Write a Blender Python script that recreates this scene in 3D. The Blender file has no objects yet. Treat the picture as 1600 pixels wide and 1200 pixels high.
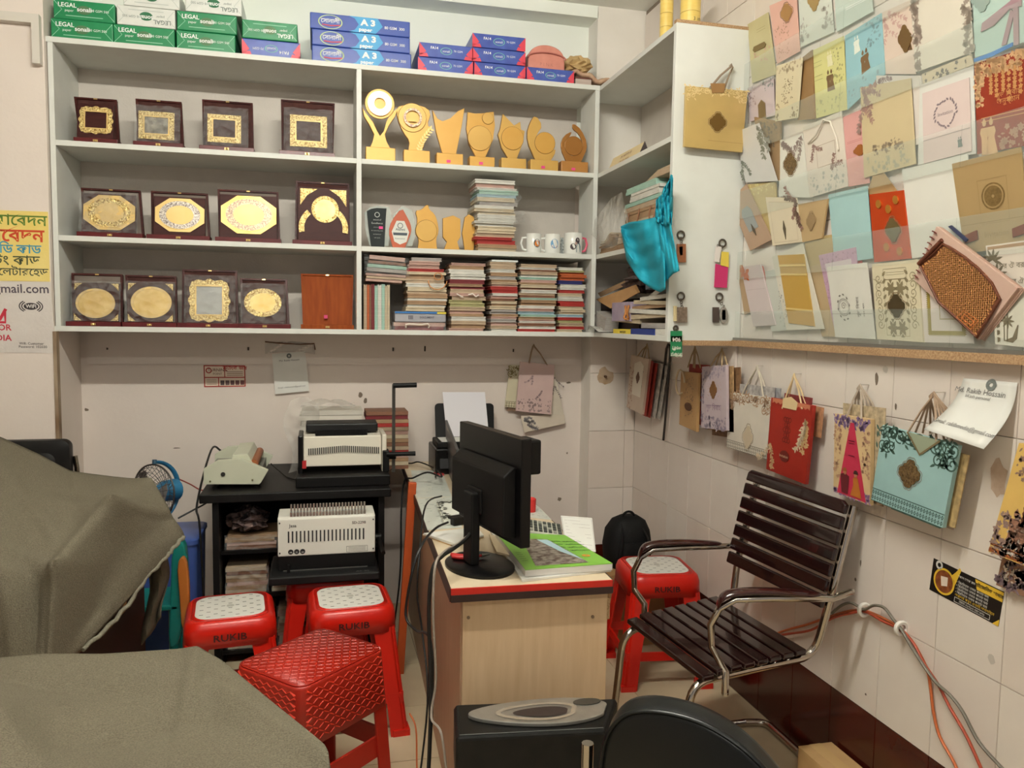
import bpy, bmesh, math, random
from mathutils import Vector, Matrix, Euler
random.seed(7)
SC = bpy.context.scene
COL = SC.collection
V = Vector
PI = math.pi

# ------------------------------------------------------------------ camera
CAM = V((0.0, 0.0, 1.457))
YAW, PITCH, ROLL, FPX = 0.23992664, 0.07897974, 0.01498481, 1235.06
_f = V((math.sin(YAW) * math.cos(PITCH), math.cos(YAW) * math.cos(PITCH), -math.sin(PITCH)))
_r = V((math.cos(YAW), -math.sin(YAW), 0))
_u = _r.cross(_f)
_r2 = _r * math.cos(ROLL) + _u * math.sin(ROLL)
_u2 = _u * math.cos(ROLL) - _r * math.sin(ROLL)
cam = bpy.data.cameras.new('camera')
cam.sensor_width = 36
cam.lens = FPX / 1600 * 36
cam.clip_start = 0.05
camo = bpy.data.objects.new('camera', cam)
COL.objects.link(camo)
mm = Matrix((_r2, _u2, -_f)).transposed().to_4x4()
mm.translation = CAM
camo.matrix_world = mm
SC.camera = camo

# ------------------------------------------------------------------ world, lights, exposure
w = bpy.data.worlds.new('world')
SC.world = w
w.use_nodes = True
w.node_tree.nodes['Background'].inputs[0].default_value = (1.0, 0.92, 0.85, 1)
w.node_tree.nodes['Background'].inputs[1].default_value = 0.30
SC.view_settings.view_transform = 'Standard'
SC.view_settings.look = 'None'
SC.view_settings.gamma = 1
SC.view_settings.use_curve_mapping = False
SC.view_settings.exposure = 0.30

# two hanging tube lamps (built as lamps further down; the glowing tube is the light source)
LAMPS = [((0.05, 1.4, 2.955), 1.2, 205.0), ((-.2, -.75, 2.955), 1.2, 60.0)]

def ray(px, py):
	a, b = (px - 800) / FPX, (py - 600) / FPX
	return _r2 * a - _u2 * b + _f

def at(p, ax, val):
	"""point on the world plane x / y / z = val that is seen at photo pixel p"""
	d = ray(p[0], p[1])
	i = 'xyz'.index(ax)
	return CAM + d * ((val - CAM[i]) / d[i])

# ------------------------------------------------------------------ materials
def lin(c):
	return tuple(((x / 255) / 12.92 if x / 255 <= 0.04045 else ((x / 255 + 0.055) / 1.055) ** 2.4) for x in c)

MATS = {}

def mat(name, c, rough=0.55, metal=0.0, c2=None, scale=40.0, amt=0.5, bump=0.0, bscale=None, kind='noise', emit=0, trans=0, alpha=1, coat=0, stretch=None, ior=None, detail=3, spec=None):
	"""c, c2: sRGB 0-255; procedural mix of the two by noise / wave / voronoi; optional bump"""
	if name in MATS:
		return MATS[name]
	m = bpy.data.materials.new(name)
	m.use_nodes = True
	nt = m.node_tree
	b = nt.nodes['Principled BSDF']
	b.inputs['Base Color'].default_value = (*lin(c), 1)
	b.inputs['Roughness'].default_value = rough
	b.inputs['Metallic'].default_value = metal
	if trans: b.inputs['Transmission Weight'].default_value = trans
	if ior: b.inputs['IOR'].default_value = ior
	if coat: b.inputs['Coat Weight'].default_value = coat
	if spec is not None: b.inputs['Specular IOR Level'].default_value = spec
	if alpha < 1: b.inputs['Alpha'].default_value = alpha
	if emit:
		b.inputs['Emission Color'].default_value = (*lin(c), 1)
		b.inputs['Emission Strength'].default_value = emit
	tex = None

	def coords(sc):
		tc = nt.nodes.new('ShaderNodeTexCoord')
		mp = nt.nodes.new('ShaderNodeMapping')
		nt.links.new(tc.outputs['Object'], mp.inputs[0])
		s = stretch or (1, 1, 1)
		mp.inputs['Scale'].default_value = (sc * s[0], sc * s[1], sc * s[2])
		return mp.outputs[0]

	def texture(sc):
		if kind == 'wave':
			t = nt.nodes.new('ShaderNodeTexWave')
			t.inputs['Distortion'].default_value = 4
			t.inputs['Detail'].default_value = 3
			t.inputs['Scale'].default_value = 1
		elif kind == 'voronoi':
			t = nt.nodes.new('ShaderNodeTexVoronoi')
			t.inputs['Scale'].default_value = 1
		else:
			t = nt.nodes.new('ShaderNodeTexNoise')
			t.inputs['Detail'].default_value = detail
			t.inputs['Scale'].default_value = 1
		nt.links.new(coords(sc), t.inputs['Vector'])
		return t.outputs['Fac'] if 'Fac' in t.outputs else t.outputs['Distance']
	if c2 is not None:
		o = texture(scale)
		rp = nt.nodes.new('ShaderNodeValToRGB')
		rp.color_ramp.elements[0].position = 0.5 - amt / 2
		rp.color_ramp.elements[1].position = 0.5 + amt / 2
		rp.color_ramp.elements[0].color = (*lin(c), 1)
		rp.color_ramp.elements[1].color = (*lin(c2), 1)
		nt.links.new(o, rp.inputs[0])
		nt.links.new(rp.outputs[0], b.inputs['Base Color'])
	if bump:
		o = texture(bscale or scale)
		bp = nt.nodes.new('ShaderNodeBump')
		bp.inputs['Strength'].default_value = min(1, bump)
		bp.inputs['Distance'].default_value = 0.004
		nt.links.new(o, bp.inputs['Height'])
		nt.links.new(bp.outputs[0], b.inputs['Normal'])
	MATS[name] = m
	return m

def flat(c, rough=0.6, metal=0.0):
	return mat('print_%d_%d_%d_%d_%d' % (*c, int(rough * 100), int(metal * 100)), c, rough, metal)

def glassy(name, c, rough, fac, crinkle=0.0, cscale=30):
	"""thin clear plastic or glass: mostly transparent, with a glossy sheen and a slight body colour"""
	if name in MATS:
		return MATS[name]
	m = bpy.data.materials.new(name)
	m.use_nodes = True
	nt = m.node_tree
	b = nt.nodes['Principled BSDF']
	b.inputs['Base Color'].default_value = (*lin(c), 1)
	b.inputs['Roughness'].default_value = rough
	tr = nt.nodes.new('ShaderNodeBsdfTransparent')
	mx = nt.nodes.new('ShaderNodeMixShader')
	mx.inputs[0].default_value = fac
	nt.links.new(tr.outputs[0], mx.inputs[1])
	nt.links.new(b.outputs[0], mx.inputs[2])
	nt.links.new(mx.outputs[0], nt.nodes['Material Output'].inputs[0])
	if crinkle:
		tc = nt.nodes.new('ShaderNodeTexCoord')
		t = nt.nodes.new('ShaderNodeTexVoronoi')
		t.inputs['Scale'].default_value = cscale
		nt.links.new(tc.outputs['Object'], t.inputs['Vector'])
		bp = nt.nodes.new('ShaderNodeBump')
		bp.inputs['Strength'].default_value = 1
		bp.inputs['Distance'].default_value = crinkle
		nt.links.new(t.outputs['Distance'], bp.inputs['Height'])
		nt.links.new(bp.outputs[0], b.inputs['Normal'])
	MATS[name] = m
	return m

# ------------------------------------------------------------------ mesh builder
FINE = {'lettering', 'barcode', 'fold_lines', 'corner_ornaments', 'laurel', 'floral_print', 'printed_pattern', 'scroll_print', 'nail_holes', 'cut_pattern', 'keys', 'vents', 'comb_teeth', 'slots', 'grille', 'weave', 'screws'}

class MB:
	def __init__(s):
		s.v, s.f, s.mi, s.mats, s.cur = [], [], [], [], 0

	def use(s, m):
		if m not in s.mats: s.mats.append(m)
		s.cur = s.mats.index(m)
		return s

	def face(s, pts):
		i = len(s.v)
		s.v += [tuple(p) for p in pts]
		s.f.append(tuple(range(i, i + len(pts))))
		s.mi.append(s.cur)

	def raw(s, vs, fs, M=None):
		i = len(s.v)
		s.v += [tuple(M @ V(p)) if M else tuple(p) for p in vs]
		for f in fs:
			s.f.append(tuple(i + k for k in f))
			s.mi.append(s.cur)
		return s

	def box(s, x0, x1, y0, y1, z0, z1, M=None):
		vs = [(x, y, z) for z in (z0, z1) for y in (y0, y1) for x in (x0, x1)]
		return s.raw(vs, [(0, 2, 3, 1), (4, 5, 7, 6), (0, 1, 5, 4), (2, 6, 7, 3), (0, 4, 6, 2), (1, 3, 7, 5)], M)

	def prism(s, pts, off):
		n = len(pts)
		pts = [V(p) for p in pts]
		off = V(off)
		vs = pts + [p + off for p in pts]
		return s.raw(vs, [tuple(range(n)), tuple(range(2 * n - 1, n - 1, -1))] + [(i, i + n, (i + 1) % n + n, (i + 1) % n) for i in range(n)])

	def loft(s, rings, cap=True, closed=True):
		n = len(rings[0])
		vs = [p for r in rings for p in r]
		fs = []
		for k in range(len(rings) - 1):
			for i in range(n if closed else n - 1):
				j = (i + 1) % n
				fs.append((k * n + i, k * n + j, (k + 1) * n + j, (k + 1) * n + i))
		if cap:
			fs.append(tuple(range(n - 1, -1, -1)))
			fs.append(tuple(range((len(rings) - 1) * n, len(rings) * n)))
		return s.raw(vs, fs)

	def tube(s, pts, r, n=8, closed=False, flat=None):
		pts = [V(p) for p in pts]
		L = len(pts)
		rings = []
		prev = None
		for i, p in enumerate(pts):
			a = pts[(i - 1) % L] if (closed or i > 0) else p
			b = pts[(i + 1) % L] if (closed or i < L - 1) else p
			t = (b - a)
			t = t.normalized() if t.length > 1e-9 else V((0, 0, 1))
			if prev is None:
				x = t.orthogonal().normalized()
			else:
				x = (prev - t * prev.dot(t))
				x = x.normalized() if x.length > 1e-6 else t.orthogonal().normalized()
			prev = x
			y = t.cross(x)
			rr = r[i] if isinstance(r, (list, tuple)) else r
			rings.append([p + (x * math.cos(2 * PI * k / n) + y * math.sin(2 * PI * k / n) * (flat or 1)) * rr for k in range(n)])
		if closed:
			rings.append(rings[0])
		return s.loft(rings, cap=not closed)

	def cyl(s, p0, p1, r0, r1=None, n=16):
		return s.tube([p0, p1], [r0, r0 if r1 is None else r1], n)

	def lathe(s, prof, n=24, M=None, cap=False):
		rings = [[V((r * math.cos(2 * PI * k / n), r * math.sin(2 * PI * k / n), z)) for k in range(n)] for r, z in prof]
		if M: rings = [[M @ p for p in r] for r in rings]
		return s.loft(rings, cap=cap)

	def grid(s, fn, nu, nv):
		vs = [fn(i / nu, j / nv) for j in range(nv + 1) for i in range(nu + 1)]
		n = nu + 1
		return s.raw(vs, [(j * n + i, j * n + i + 1, (j + 1) * n + i + 1, (j + 1) * n + i) for j in range(nv) for i in range(nu)])

	def sphere(s, c, r, n=12, m=8, sc=(1, 1, 1)):
		c = V(c)
		rings = []
		for j in range(m + 1):
			a = -PI / 2 + PI * j / m
			a = max(-PI / 2 + 0.02, min(PI / 2 - 0.02, a))
			rings.append([c + V((r * sc[0] * math.cos(a) * math.cos(2 * PI * k / n), r * sc[1] * math.cos(a) * math.sin(2 * PI * k / n), r * sc[2] * math.sin(a))) for k in range(n)])
		return s.loft(rings)

	def rbox(s, x0, x1, y0, y1, z0, z1, r, M=None, seg=3):
		"""box with rounded vertical edges (rounded in x-y)"""
		pts = []
		for cx, cy, a0 in ((x1 - r, y1 - r, 0), (x0 + r, y1 - r, 90), (x0 + r, y0 + r, 180), (x1 - r, y0 + r, 270)):
			for k in range(seg + 1):
				a = math.radians(a0 + 90 * k / seg)
				pts.append((cx + r * math.cos(a), cy + r * math.sin(a)))
		rings = [[V((x, y, z)) for x, y in pts] for z in (z0, z1)]
		if M: rings = [[M @ p for p in q] for q in rings]
		return s.loft(rings)

	def build(s, name, m=None, parent=None, smooth=None, bevel=0, label=None, solid=0, subsurf=0, local=False):
		"""world-space geometry -> one mesh object (child of parent, or top level with its origin at its base)"""
		me = bpy.data.meshes.new(name)
		ms = s.mats if s.mats else [m]
		if parent is not None:
			inv = Matrix.Identity(4) if local else WM(parent).inverted()
			vs = [inv @ V(p) for p in s.v]
			loc = None
		else:
			xs, ys, zs = zip(*s.v)
			loc = V(((min(xs) + max(xs)) / 2, (min(ys) + max(ys)) / 2, min(zs)))
			vs = [V(p) - loc for p in s.v]
		me.from_pydata([tuple(p) for p in vs], [], s.f)
		for x in ms: me.materials.append(x)
		if len(ms) > 1: me.polygons.foreach_set('material_index', s.mi)
		me.validate()
		if smooth is not None:
			me.shade_smooth()
			me.set_sharp_from_angle(angle=math.radians(smooth))
		me.update()
		o = bpy.data.objects.new(name, me)
		COL.objects.link(o)
		if parent is not None: o.parent = parent
		else: o.location = loc
		if solid:
			k = o.modifiers.new('thickness', 'SOLIDIFY')
			k.thickness = solid
		if subsurf:
			k = o.modifiers.new('subdivision', 'SUBSURF')
			k.levels = k.render_levels = subsurf
		if bevel:
			k = o.modifiers.new('bevel', 'BEVEL')
			k.width = bevel
			k.segments = 2
			k.limit_method = 'ANGLE'
		if label: o['label'] = label
		if parent is not None and name in FINE: o['kind'] = 'stuff'
		return o

def WM(o):
	m = Matrix.LocRotScale(o.location, o.rotation_euler, o.scale)
	return WM(o.parent) @ m if o.parent else m

def tag(o, label, cat, group=None):
	o['label'] = label
	o['category'] = cat
	if group: o['group'] = group
	return o

def thing(name, label, cat, loc=(0, 0, 0), rotz=0.0, group=None):
	o = bpy.data.objects.new(name, None)
	o.empty_display_size = 0.05
	COL.objects.link(o)
	o.location = loc
	o.rotation_euler = (0, 0, rotz)
	return tag(o, label, cat, group)

def struct(o):
	o['kind'] = 'structure'
	return o

def dup(root, loc, rotz=None, label=None, group=None):
	r = root.copy()
	COL.objects.link(r)
	r.location = loc
	if rotz is not None: r.rotation_euler = (0, 0, rotz)
	if label: r['label'] = label
	if group: r['group'] = group
	for ch in list(root.children):
		c = ch.copy()
		COL.objects.link(c)
		c.parent = r
		for g in ch.children:
			d = g.copy()
			COL.objects.link(d)
			d.parent = c
	return r

# ------------------------------------------------------------------ lettering
_TX = {}

def text_polys(body, bold=0.0):
	k = (body, bold)
	if k in _TX: return _TX[k]
	c = bpy.data.curves.new('lettering', 'FONT')
	c.body = body
	c.resolution_u = 2
	c.offset = bold
	o = bpy.data.objects.new('lettering', c)
	me = bpy.data.meshes.new_from_object(o)
	vs = [(p.co.x, p.co.y) for p in me.vertices]
	fs = [tuple(p.vertices) for p in me.polygons]
	bpy.data.objects.remove(o)
	bpy.data.meshes.remove(me)
	bpy.data.curves.remove(c)
	x0 = min((x for x, y in vs), default=0)
	x1 = max((x for x, y in vs), default=1)
	vs = [(x - x0, y) for x, y in vs]
	_TX[k] = (vs, fs, x1 - x0)
	return _TX[k]

# ------------------------------------------------------------------ flat panels with ornament
class Panel:
	"""a (nearly) rectangular sheet given by its four corners; print is laid out in metres from its centre"""

	def __init__(s, tl, tr, br, bl):
		s.c = [V(tl), V(tr), V(br), V(bl)]
		tl, tr, br, bl = s.c
		s.w = ((tr - tl).length + (br - bl).length) / 2
		s.h = ((tl - bl).length + (tr - br).length) / 2
		s.n = ((tr + br) - (tl + bl)).cross((tl + tr) - (bl + br)).normalized()
		s.lift = 0.0006

	@classmethod
	def px(cls, tl, tr, br, bl, ax, v, vb=None):
		vb = v if vb is None else vb
		return cls(at(tl, ax, v), at(tr, ax, v), at(br, ax, vb), at(bl, ax, vb))

	def m(s, x, y, h=0.0):
		u, v = x / s.w + 0.5, y / s.h + 0.5
		tl, tr, br, bl = s.c
		return (bl * (1 - u) + br * u) * (1 - v) + (tl * (1 - u) + tr * u) * v + s.n * h

	def uv(s, u, v, h=0.0):
		return s.m((u - 0.5) * s.w, (v - 0.5) * s.h, h)

	def sub(s, u0, v0, u1, v1, h=0.0):
		return Panel(s.uv(u0, v1, h), s.uv(u1, v1, h), s.uv(u1, v0, h), s.uv(u0, v0, h))

	def slab(s, mb, t):
		bl, br, tr, tl = s.c[3], s.c[2], s.c[1], s.c[0]
		mb.prism([tl, bl, br, tr], -s.n * t)
		return mb

	def poly(s, mb, pts, h=None, thick=0):
		h = s.lift if h is None else h
		p = [s.m(x, y, h + thick) for x, y in pts]
		if thick: mb.prism(p, -s.n * thick)
		else: mb.face(p)

	def strip(s, mb, a, b, h=None, closed=False):
		h = s.lift if h is None else h
		n = len(a)
		for i in range(n if closed else n - 1):
			j = (i + 1) % n
			mb.face([s.m(*a[i], h), s.m(*a[j], h), s.m(*b[j], h), s.m(*b[i], h)])

	def line(s, mb, pts, wd, h=None, closed=False):
		n = len(pts)
		a, b = [], []
		for i, (x, y) in enumerate(pts):
			p = pts[(i - 1) % n] if (closed or i) else pts[i]
			q = pts[(i + 1) % n] if (closed or i < n - 1) else pts[i]
			dx, dy = q[0] - p[0], q[1] - p[1]
			l = math.hypot(dx, dy) or 1
			a.append((x - dy / l * wd / 2, y + dx / l * wd / 2))
			b.append((x + dy / l * wd / 2, y - dx / l * wd / 2))
		s.strip(mb, a, b, h, closed)

	def frame(s, mb, x0, y0, x1, y1, t, h=None):
		s.strip(mb, [(x0, y0), (x1, y0), (x1, y1), (x0, y1)], [(x0 + t, y0 + t), (x1 - t, y0 + t), (x1 - t, y1 - t), (x0 + t, y1 - t)], h, True)

	def ring(s, mb, cx, cy, r0, r1, n=28, h=None, ry=1.0):
		a = [(cx + r0 * math.cos(2 * PI * k / n), cy + ry * r0 * math.sin(2 * PI * k / n)) for k in range(n)]
		b = [(cx + r1 * math.cos(2 * PI * k / n), cy + ry * r1 * math.sin(2 * PI * k / n)) for k in range(n)]
		s.strip(mb, a, b, h, True)

	def leaf(s, mb, x, y, l, wd, a, h=None):
		ca, sa = math.cos(a), math.sin(a)
		pts = [(0, 0), (l * .35, wd / 2), (l * .7, wd * .38), (l, 0), (l * .7, -wd * .38), (l * .35, -wd / 2)]
		s.poly(mb, [(x + ca * p - sa * q, y + sa * p + ca * q) for p, q in pts], h)

	def flower(s, mb, x, y, r, k=5, a=0.0, h=None):
		for i in range(k):
			s.leaf(mb, x, y, r, r * .75, a + 2 * PI * i / k, h)

	def spray(s, mb, x, y, a, l, seed=0, size=0.012, n=7):
		"""a curving twig with leaves and small blossoms"""
		rd = random.Random(seed)
		px, py = x, y
		for i in range(n):
			a += rd.uniform(-.35, .35)
			nx, ny = px + math.cos(a) * l / n, py + math.sin(a) * l / n
			s.line(mb, [(px, py), (nx, ny)], size * .12)
			s.leaf(mb, nx, ny, size * rd.uniform(.7, 1.2), size * .45, a + .9)
			s.leaf(mb, nx, ny, size * rd.uniform(.7, 1.2), size * .45, a - .9)
			if i % 2 == 0: s.flower(mb, nx + rd.uniform(-1, 1) * size * .5, ny + rd.uniform(-1, 1) * size * .5, size * rd.uniform(.45, .8), 5, rd.random())
			px, py = nx, ny

	def scroll(s, mb, x, y, r, a, d=1, turns=1.6, wd=None):
		wd = wd or r * .16
		n = int(18 * turns)
		pts = []
		for i in range(n + 1):
			t = i / n
			rr = r * (1 - .85 * t)
			an = a + d * t * turns * 2 * PI
			pts.append((x + rr * math.cos(an), y + rr * math.sin(an)))
		s.line(mb, pts, wd)

	def badge(s, x, y, rx, ry, n=72, k=.16):
		"""outline of an ornamental four-lobed medallion"""
		out = []
		for i in range(n):
			t = 2 * PI * i / n
			rr = .76 + .20 * abs(math.cos(2 * t)) ** 3 + k * .5 * abs(math.sin(6 * t))
			out.append((x + rx * rr * math.cos(t), y + ry * rr * math.sin(t)))
		return out

	def text(s, mb, body, x, y, size, align='c', h=None, bold=0.0, ang=0.0, sx=1.0):
		vs, fs, wd = text_polys(body, bold)
		h = s.lift if h is None else h
		o = {'c': wd / 2, 'l': 0, 'r': wd}[align]
		ca, sa = math.cos(ang), math.sin(ang)
		pts = []
		for a, b in vs:
			a, b = (a - o) * size * sx, b * size
			pts.append(s.m(x + ca * a - sa * b, y + sa * a + ca * b, h))
		mb.raw(pts, fs)
# ================================================================== the room
M_WALL = mat('painted_wall', (232, 221, 212), .75, c2=(223, 211, 201), scale=6, amt=.9, bump=.12, bscale=60)
M_WALL_LIT = mat('wall_painted_lamplight', (244, 248, 240), .75, c2=(238, 242, 232), scale=5, amt=.8, bump=.08, bscale=50)  # lamp brightness high on the back wall, put into a whiter colour
M_TILE = [mat('wall_tile_%s' % n, c, .28, c2=c2, scale=7, amt=.7) for n, c, c2 in (
	('warm', (228, 217, 206), (216, 203, 192)), ('pale', (232, 224, 214), (222, 211, 201)), ('grey', (222, 211, 202), (229, 219, 209)))]
M_BROWN = mat('skirting_tile_brown', (58, 16, 10), .16, c2=(74, 24, 14), scale=9, amt=.6)
M_GROUT = mat('tile_grout', (150, 136, 122), .9, c2=(120, 106, 94), scale=20)
M_FLOORT = mat('floor_tile_cream', (216, 200, 168), .35, c2=(198, 180, 148), scale=6, amt=.7)
M_FGROUT = mat('floor_grout', (120, 104, 84), .9)
M_BOARD = mat('white_laminate_board', (224, 226, 220), .5, c2=(214, 215, 208), scale=12, amt=.8)
M_CHIP = mat('chipboard_edge', (190, 160, 122), .8, c2=(150, 112, 78), scale=220, amt=.35)
M_CEIL = mat('ceiling_paint', (244, 246, 240), .8, c2=(238, 240, 233), scale=4)

XR, YB, YC = 1.61, 4.0, 3.857        # right wall, back wall, front of the tiled corner column

mb = MB().box(-2.6, 1.75, -1.2, 4.15, -0.1, -0.004)
FL = struct(mb.build('floor', M_FGROUT))
ft = None
for i in range(11):
	for j in range(14):
		x, y = 1.61 - 0.4 * (i + 1), 4.0 - .37 * (j + 1)
		if ft is None:
			m1 = MB()
			m1.box(.0015, .3985, .0015, .3685, -.004, 0)
			ft = m1.build('tile', M_FLOORT, FL, local=True)
			t = ft
		else:
			t = ft.copy()
			COL.objects.link(t)
			t.parent = FL
		t.location = V((x, y, 0)) - FL.location

WR = struct(MB().box(XR + .006, XR + .15, -1.2, 4.15, 0, 3.03).build('wall_right', M_GROUT))
ZROWS = [0.0, .292, .594, .8955, 1.197, 1.499, 1.80, 2.102, 2.404, 2.706, 3.008]
tiles = {}
rt = random.Random(3)
PY = .212

def wall_tile(parent, key, size, loc, rot, m, name='tile'):
	if key not in tiles:
		me = MB()
		a, b = size
		me.raw([(0, 0, 0), (a, 0, 0), (a, 0, b), (0, 0, b), (.0016, -.006, .0016), (a - .0016, -.006, .0016), (a - .0016, -.006, b - .0016), (.0016, -.006, b - .0016)],
			   [(4, 5, 6, 7), (0, 1, 5, 4), (1, 2, 6, 5), (2, 3, 7, 6), (3, 0, 4, 7)])
		t = me.build(name, m, parent, local=True)
		tiles[key] = t
	else:
		t = tiles[key].copy()
		COL.objects.link(t)
		t.parent = parent
	t.location = V(loc) - parent.location
	t.rotation_euler = (0, 0, rot)
	return t

for j in range(16):
	y = 3.857 - PY * j          # tile from y down to y - PY
	for k in range(10):
		z0, z1 = ZROWS[k], ZROWS[k + 1]
		m = M_BROWN if k == 0 else M_TILE[rt.randrange(3)]
		wall_tile(WR, ('r', round(z1 - z0, 3), m.name), (PY, z1 - z0), (XR + .006, y, z0), -PI / 2, m)

WB = struct(MB().box(-1.2, 1.36, YB, YB + .15, 0, 2.40).build('wall_back', M_WALL))
struct(MB().box(-1.2, 1.36, YB, YB + .15, 2.40, 3.03).build('wall_back_upper', M_WALL_LIT))
CO = struct(MB().box(1.358, 1.62, YC + .006, 4.15, 0, 3.03).build('wall_corner', mat('corner_paint', (238, 233, 225), .75, c2=(230, 224, 214), scale=6)))
for k in range(5):
	z0, z1 = ZROWS[k], ZROWS[k + 1]
	for a, wdt in ((1.358, .197), (1.555, .055)):
		m = M_BROWN if k == 0 else M_TILE[(k + 1) % 3]
		wall_tile(CO, ('c', round(z1 - z0, 3), wdt, m.name), (wdt, z1 - z0), (a, YC + .006, z0), 0, m)
# beam under the ceiling along the back wall
struct(MB().box(-1.2, 1.36, YC + .006, YB, 2.972, 3.03).build('trim_1', M_WALL_LIT))
struct(MB().box(-2.75, 1.75, -1.2, 4.15, 3.03, 3.15).build('ceiling', M_CEIL))
# broad left pier whose front carries the posters
WL = struct(MB().box(-2.6, -1.066, 3.62, 4.15, 0, 3.03).build('wall_left', M_WALL))
struct(MB().box(-2.75, -2.6, -1.2, 4.15, 0, 3.03).build('wall_side', M_WALL))
# corner strip of bare timber between the pier and the back wall, under the cupboard
struct(MB().box(-1.066, -1.052, 3.615, 3.65, 0, 1.388).build('trim_2', mat('old_timber', (186, 170, 146), .8, c2=(120, 92, 66), scale=14, amt=.3, stretch=(1, 1, .25))))
# board screwed to the wall below the shelves
b = struct(MB().box(-1.036, 1.32, YB - .012, YB, 1.232, 1.388).build('trim_3', M_WALL))
mb = MB()
rr = random.Random(5)
for x in (-.95, -.33, .36, .52, .98):
	mb.cyl((x, YB - .0145, 1.30 + rr.uniform(-.03, .03)), (x, YB - .012, 1.30), .004, n=8)
mb.build('nail_holes', flat((70, 60, 50)), b)

# stains and scuffs on the walls (each has its own shape)
def blotch(parent, name, cx, cz, r, ry, m, wall='x', n=16, seed=1):
	rd = random.Random(seed)
	pts = []
	for k in range(n):
		a = 2 * PI * k / n
		q = rd.uniform(.7, 1.1)
		if wall == 'x': pts.append(V((XR - .0008, cx + r * q * math.cos(a), cz + ry * q * math.sin(a))))
		elif wall == 'c': pts.append(V((cx + r * q * math.cos(a), YC - .0008, cz + ry * q * math.sin(a))))
		else: pts.append(V((cx + r * q * math.cos(a), YB - .0008, cz + ry * q * math.sin(a))))
	q = MB()
	q.face(pts if wall == 'x' else pts[::-1])
	return q.build(name, m, parent)

M_STAIN = mat('brown_stain', (176, 146, 112), .7, c2=(204, 184, 160), scale=22, amt=.5)
p = at((945, 588), 'y', YC)
blotch(CO, 'stain', p.x, p.z, .045, .05, M_STAIN, 'c', seed=2)
mb = MB()
mb.cyl((p.x, YC - .02, p.z), (p.x, YC, p.z), .006, n=8)
mb.build('nail', flat((90, 60, 40)), CO)
p = at((1560, 745), 'x', XR)
blotch(WR, 'stain', p.y, p.z, .028, .05, mat('glue_stain', (206, 186, 166), .7, c2=(186, 160, 138), scale=40), 'x', seed=3)
M_SCUFF = mat('scuff', (120, 106, 92), .8)
for s, (q, a, bb) in enumerate([((1384, 577), .012, .012), ((1370, 592), .009, .02), ((1400, 635), .004, .012), ((1345, 880), .004, .012), ((1337, 905), .006, .006), ((1353, 1085), .004, .004), ((1550, 1030), .012, .014), ((1108, 548), .01, .01)]):
	p = at(q, 'x', XR)
	blotch(WR, 'scuff', p.y, p.z, a, bb, M_SCUFF if a < .011 else mat('torn_tape', (196, 188, 178), .7), 'x', 9, seed=s)
for s, (q, a, bb) in enumerate([((563, 617), .011, .014), ((571, 626), .010, .015), ((135, 640), .01, .008), ((888, 598), .014, .006), ((874, 780), .012, .012), ((886, 708), .005, .006), ((276, 700), .018, .003)]):
	p = at(q, 'y', YB)
	blotch(WB, 'scuff', p.x, p.z, a, bb, M_SCUFF, 'b', 9, seed=20 + s)
# conduit at the top of the pier
mb = MB()
mb.box(-1.30, -1.10, 3.585, 3.62, 2.605, 2.64)
mb.box(-1.10, -1.072, 3.585, 3.62, 2.45, 2.64)
tag(mb.build('cable_trunking', mat('trunking_plastic', (214, 208, 198), .5)), 'off-white plastic cable trunking on the pier left of the shelves', 'trunking')

# hanging tube lamps
for i, ((lx_, ly_, lz_), ln, pw) in enumerate(LAMPS):
	L = thing('tube_lamp', ['hanging white tube lamp over the middle of the shop', 'hanging white tube lamp near the shop entrance'][i], 'lamp', (lx_, ly_, lz_))
	mb = MB()
	mb.cyl((lx_ - ln / 2, ly_, lz_), (lx_ + ln / 2, ly_, lz_), .022, n=16)
	mb.build('glowing_tube', mat('tube_glow_%d' % i, (255, 252, 240), .5, emit=pw), L)
	MB().box(lx_ - ln / 2 - .02, lx_ + ln / 2 + .02, ly_ - .03, ly_ + .03, lz_ + .03, lz_ + .05).build('housing', flat((240, 240, 236)), L)
	for s in (-1, 1):
		mb = MB()
		mb.cyl((lx_ + s * ln * .4, ly_, lz_ + .05), (lx_ + s * ln * .4, ly_, 3.03), .005, n=8)
		mb.build('hanger', flat((200, 200, 196)), L)
		MB().box(lx_ + s * (ln / 2 + .002) - .012, lx_ + s * (ln / 2 + .002) + .012, ly_ - .024, ly_ + .024, lz_ - .024, lz_ + .03).build('lamp_holder', flat((236, 236, 230)), L)

# ================================================================== cupboards
SHZ = [1.388, 1.762, 2.147, 2.555]       # undersides of the shelf boards, 24 mm thick
TH = .022
YS = 3.644

def board(mb, *a):
	return mb.box(*a)

UN = thing('wall_shelf', 'long white open shelf unit fixed to the back wall, two bays wide', 'shelf', (.12, YS, 1.388))
X0, XD, X1 = -1.066, .176, 1.30
MB().box(X0 + .004, X0 + .024, YS, YB - .008, SHZ[0] + TH, SHZ[3]).build('side_panel', M_BOARD, UN, bevel=.001)
MB().box(XD - .011, XD + .011, YS, YB - .008, SHZ[0] + TH, SHZ[3]).build('divider', M_BOARD, UN, bevel=.001)
MB().box(X1 - .022, X1, YS, YB - .14, SHZ[0] + TH, SHZ[3]).build('side_panel', M_BOARD, UN, bevel=.001)
MB().box(X0 + .024, X1, YB - .008, YB, SHZ[0], SHZ[3] + TH).build('back_panel', mat('shelf_back', (214, 206, 196), .6, c2=(204, 196, 186), scale=9, bump=.2, bscale=120), UN)
for z in (SHZ[0], SHZ[3]):
	MB().box(X0 - .004, X1, YS - .002, YB - .008, z, z + TH).build('shelf_board', M_BOARD, UN, bevel=.001)
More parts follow.
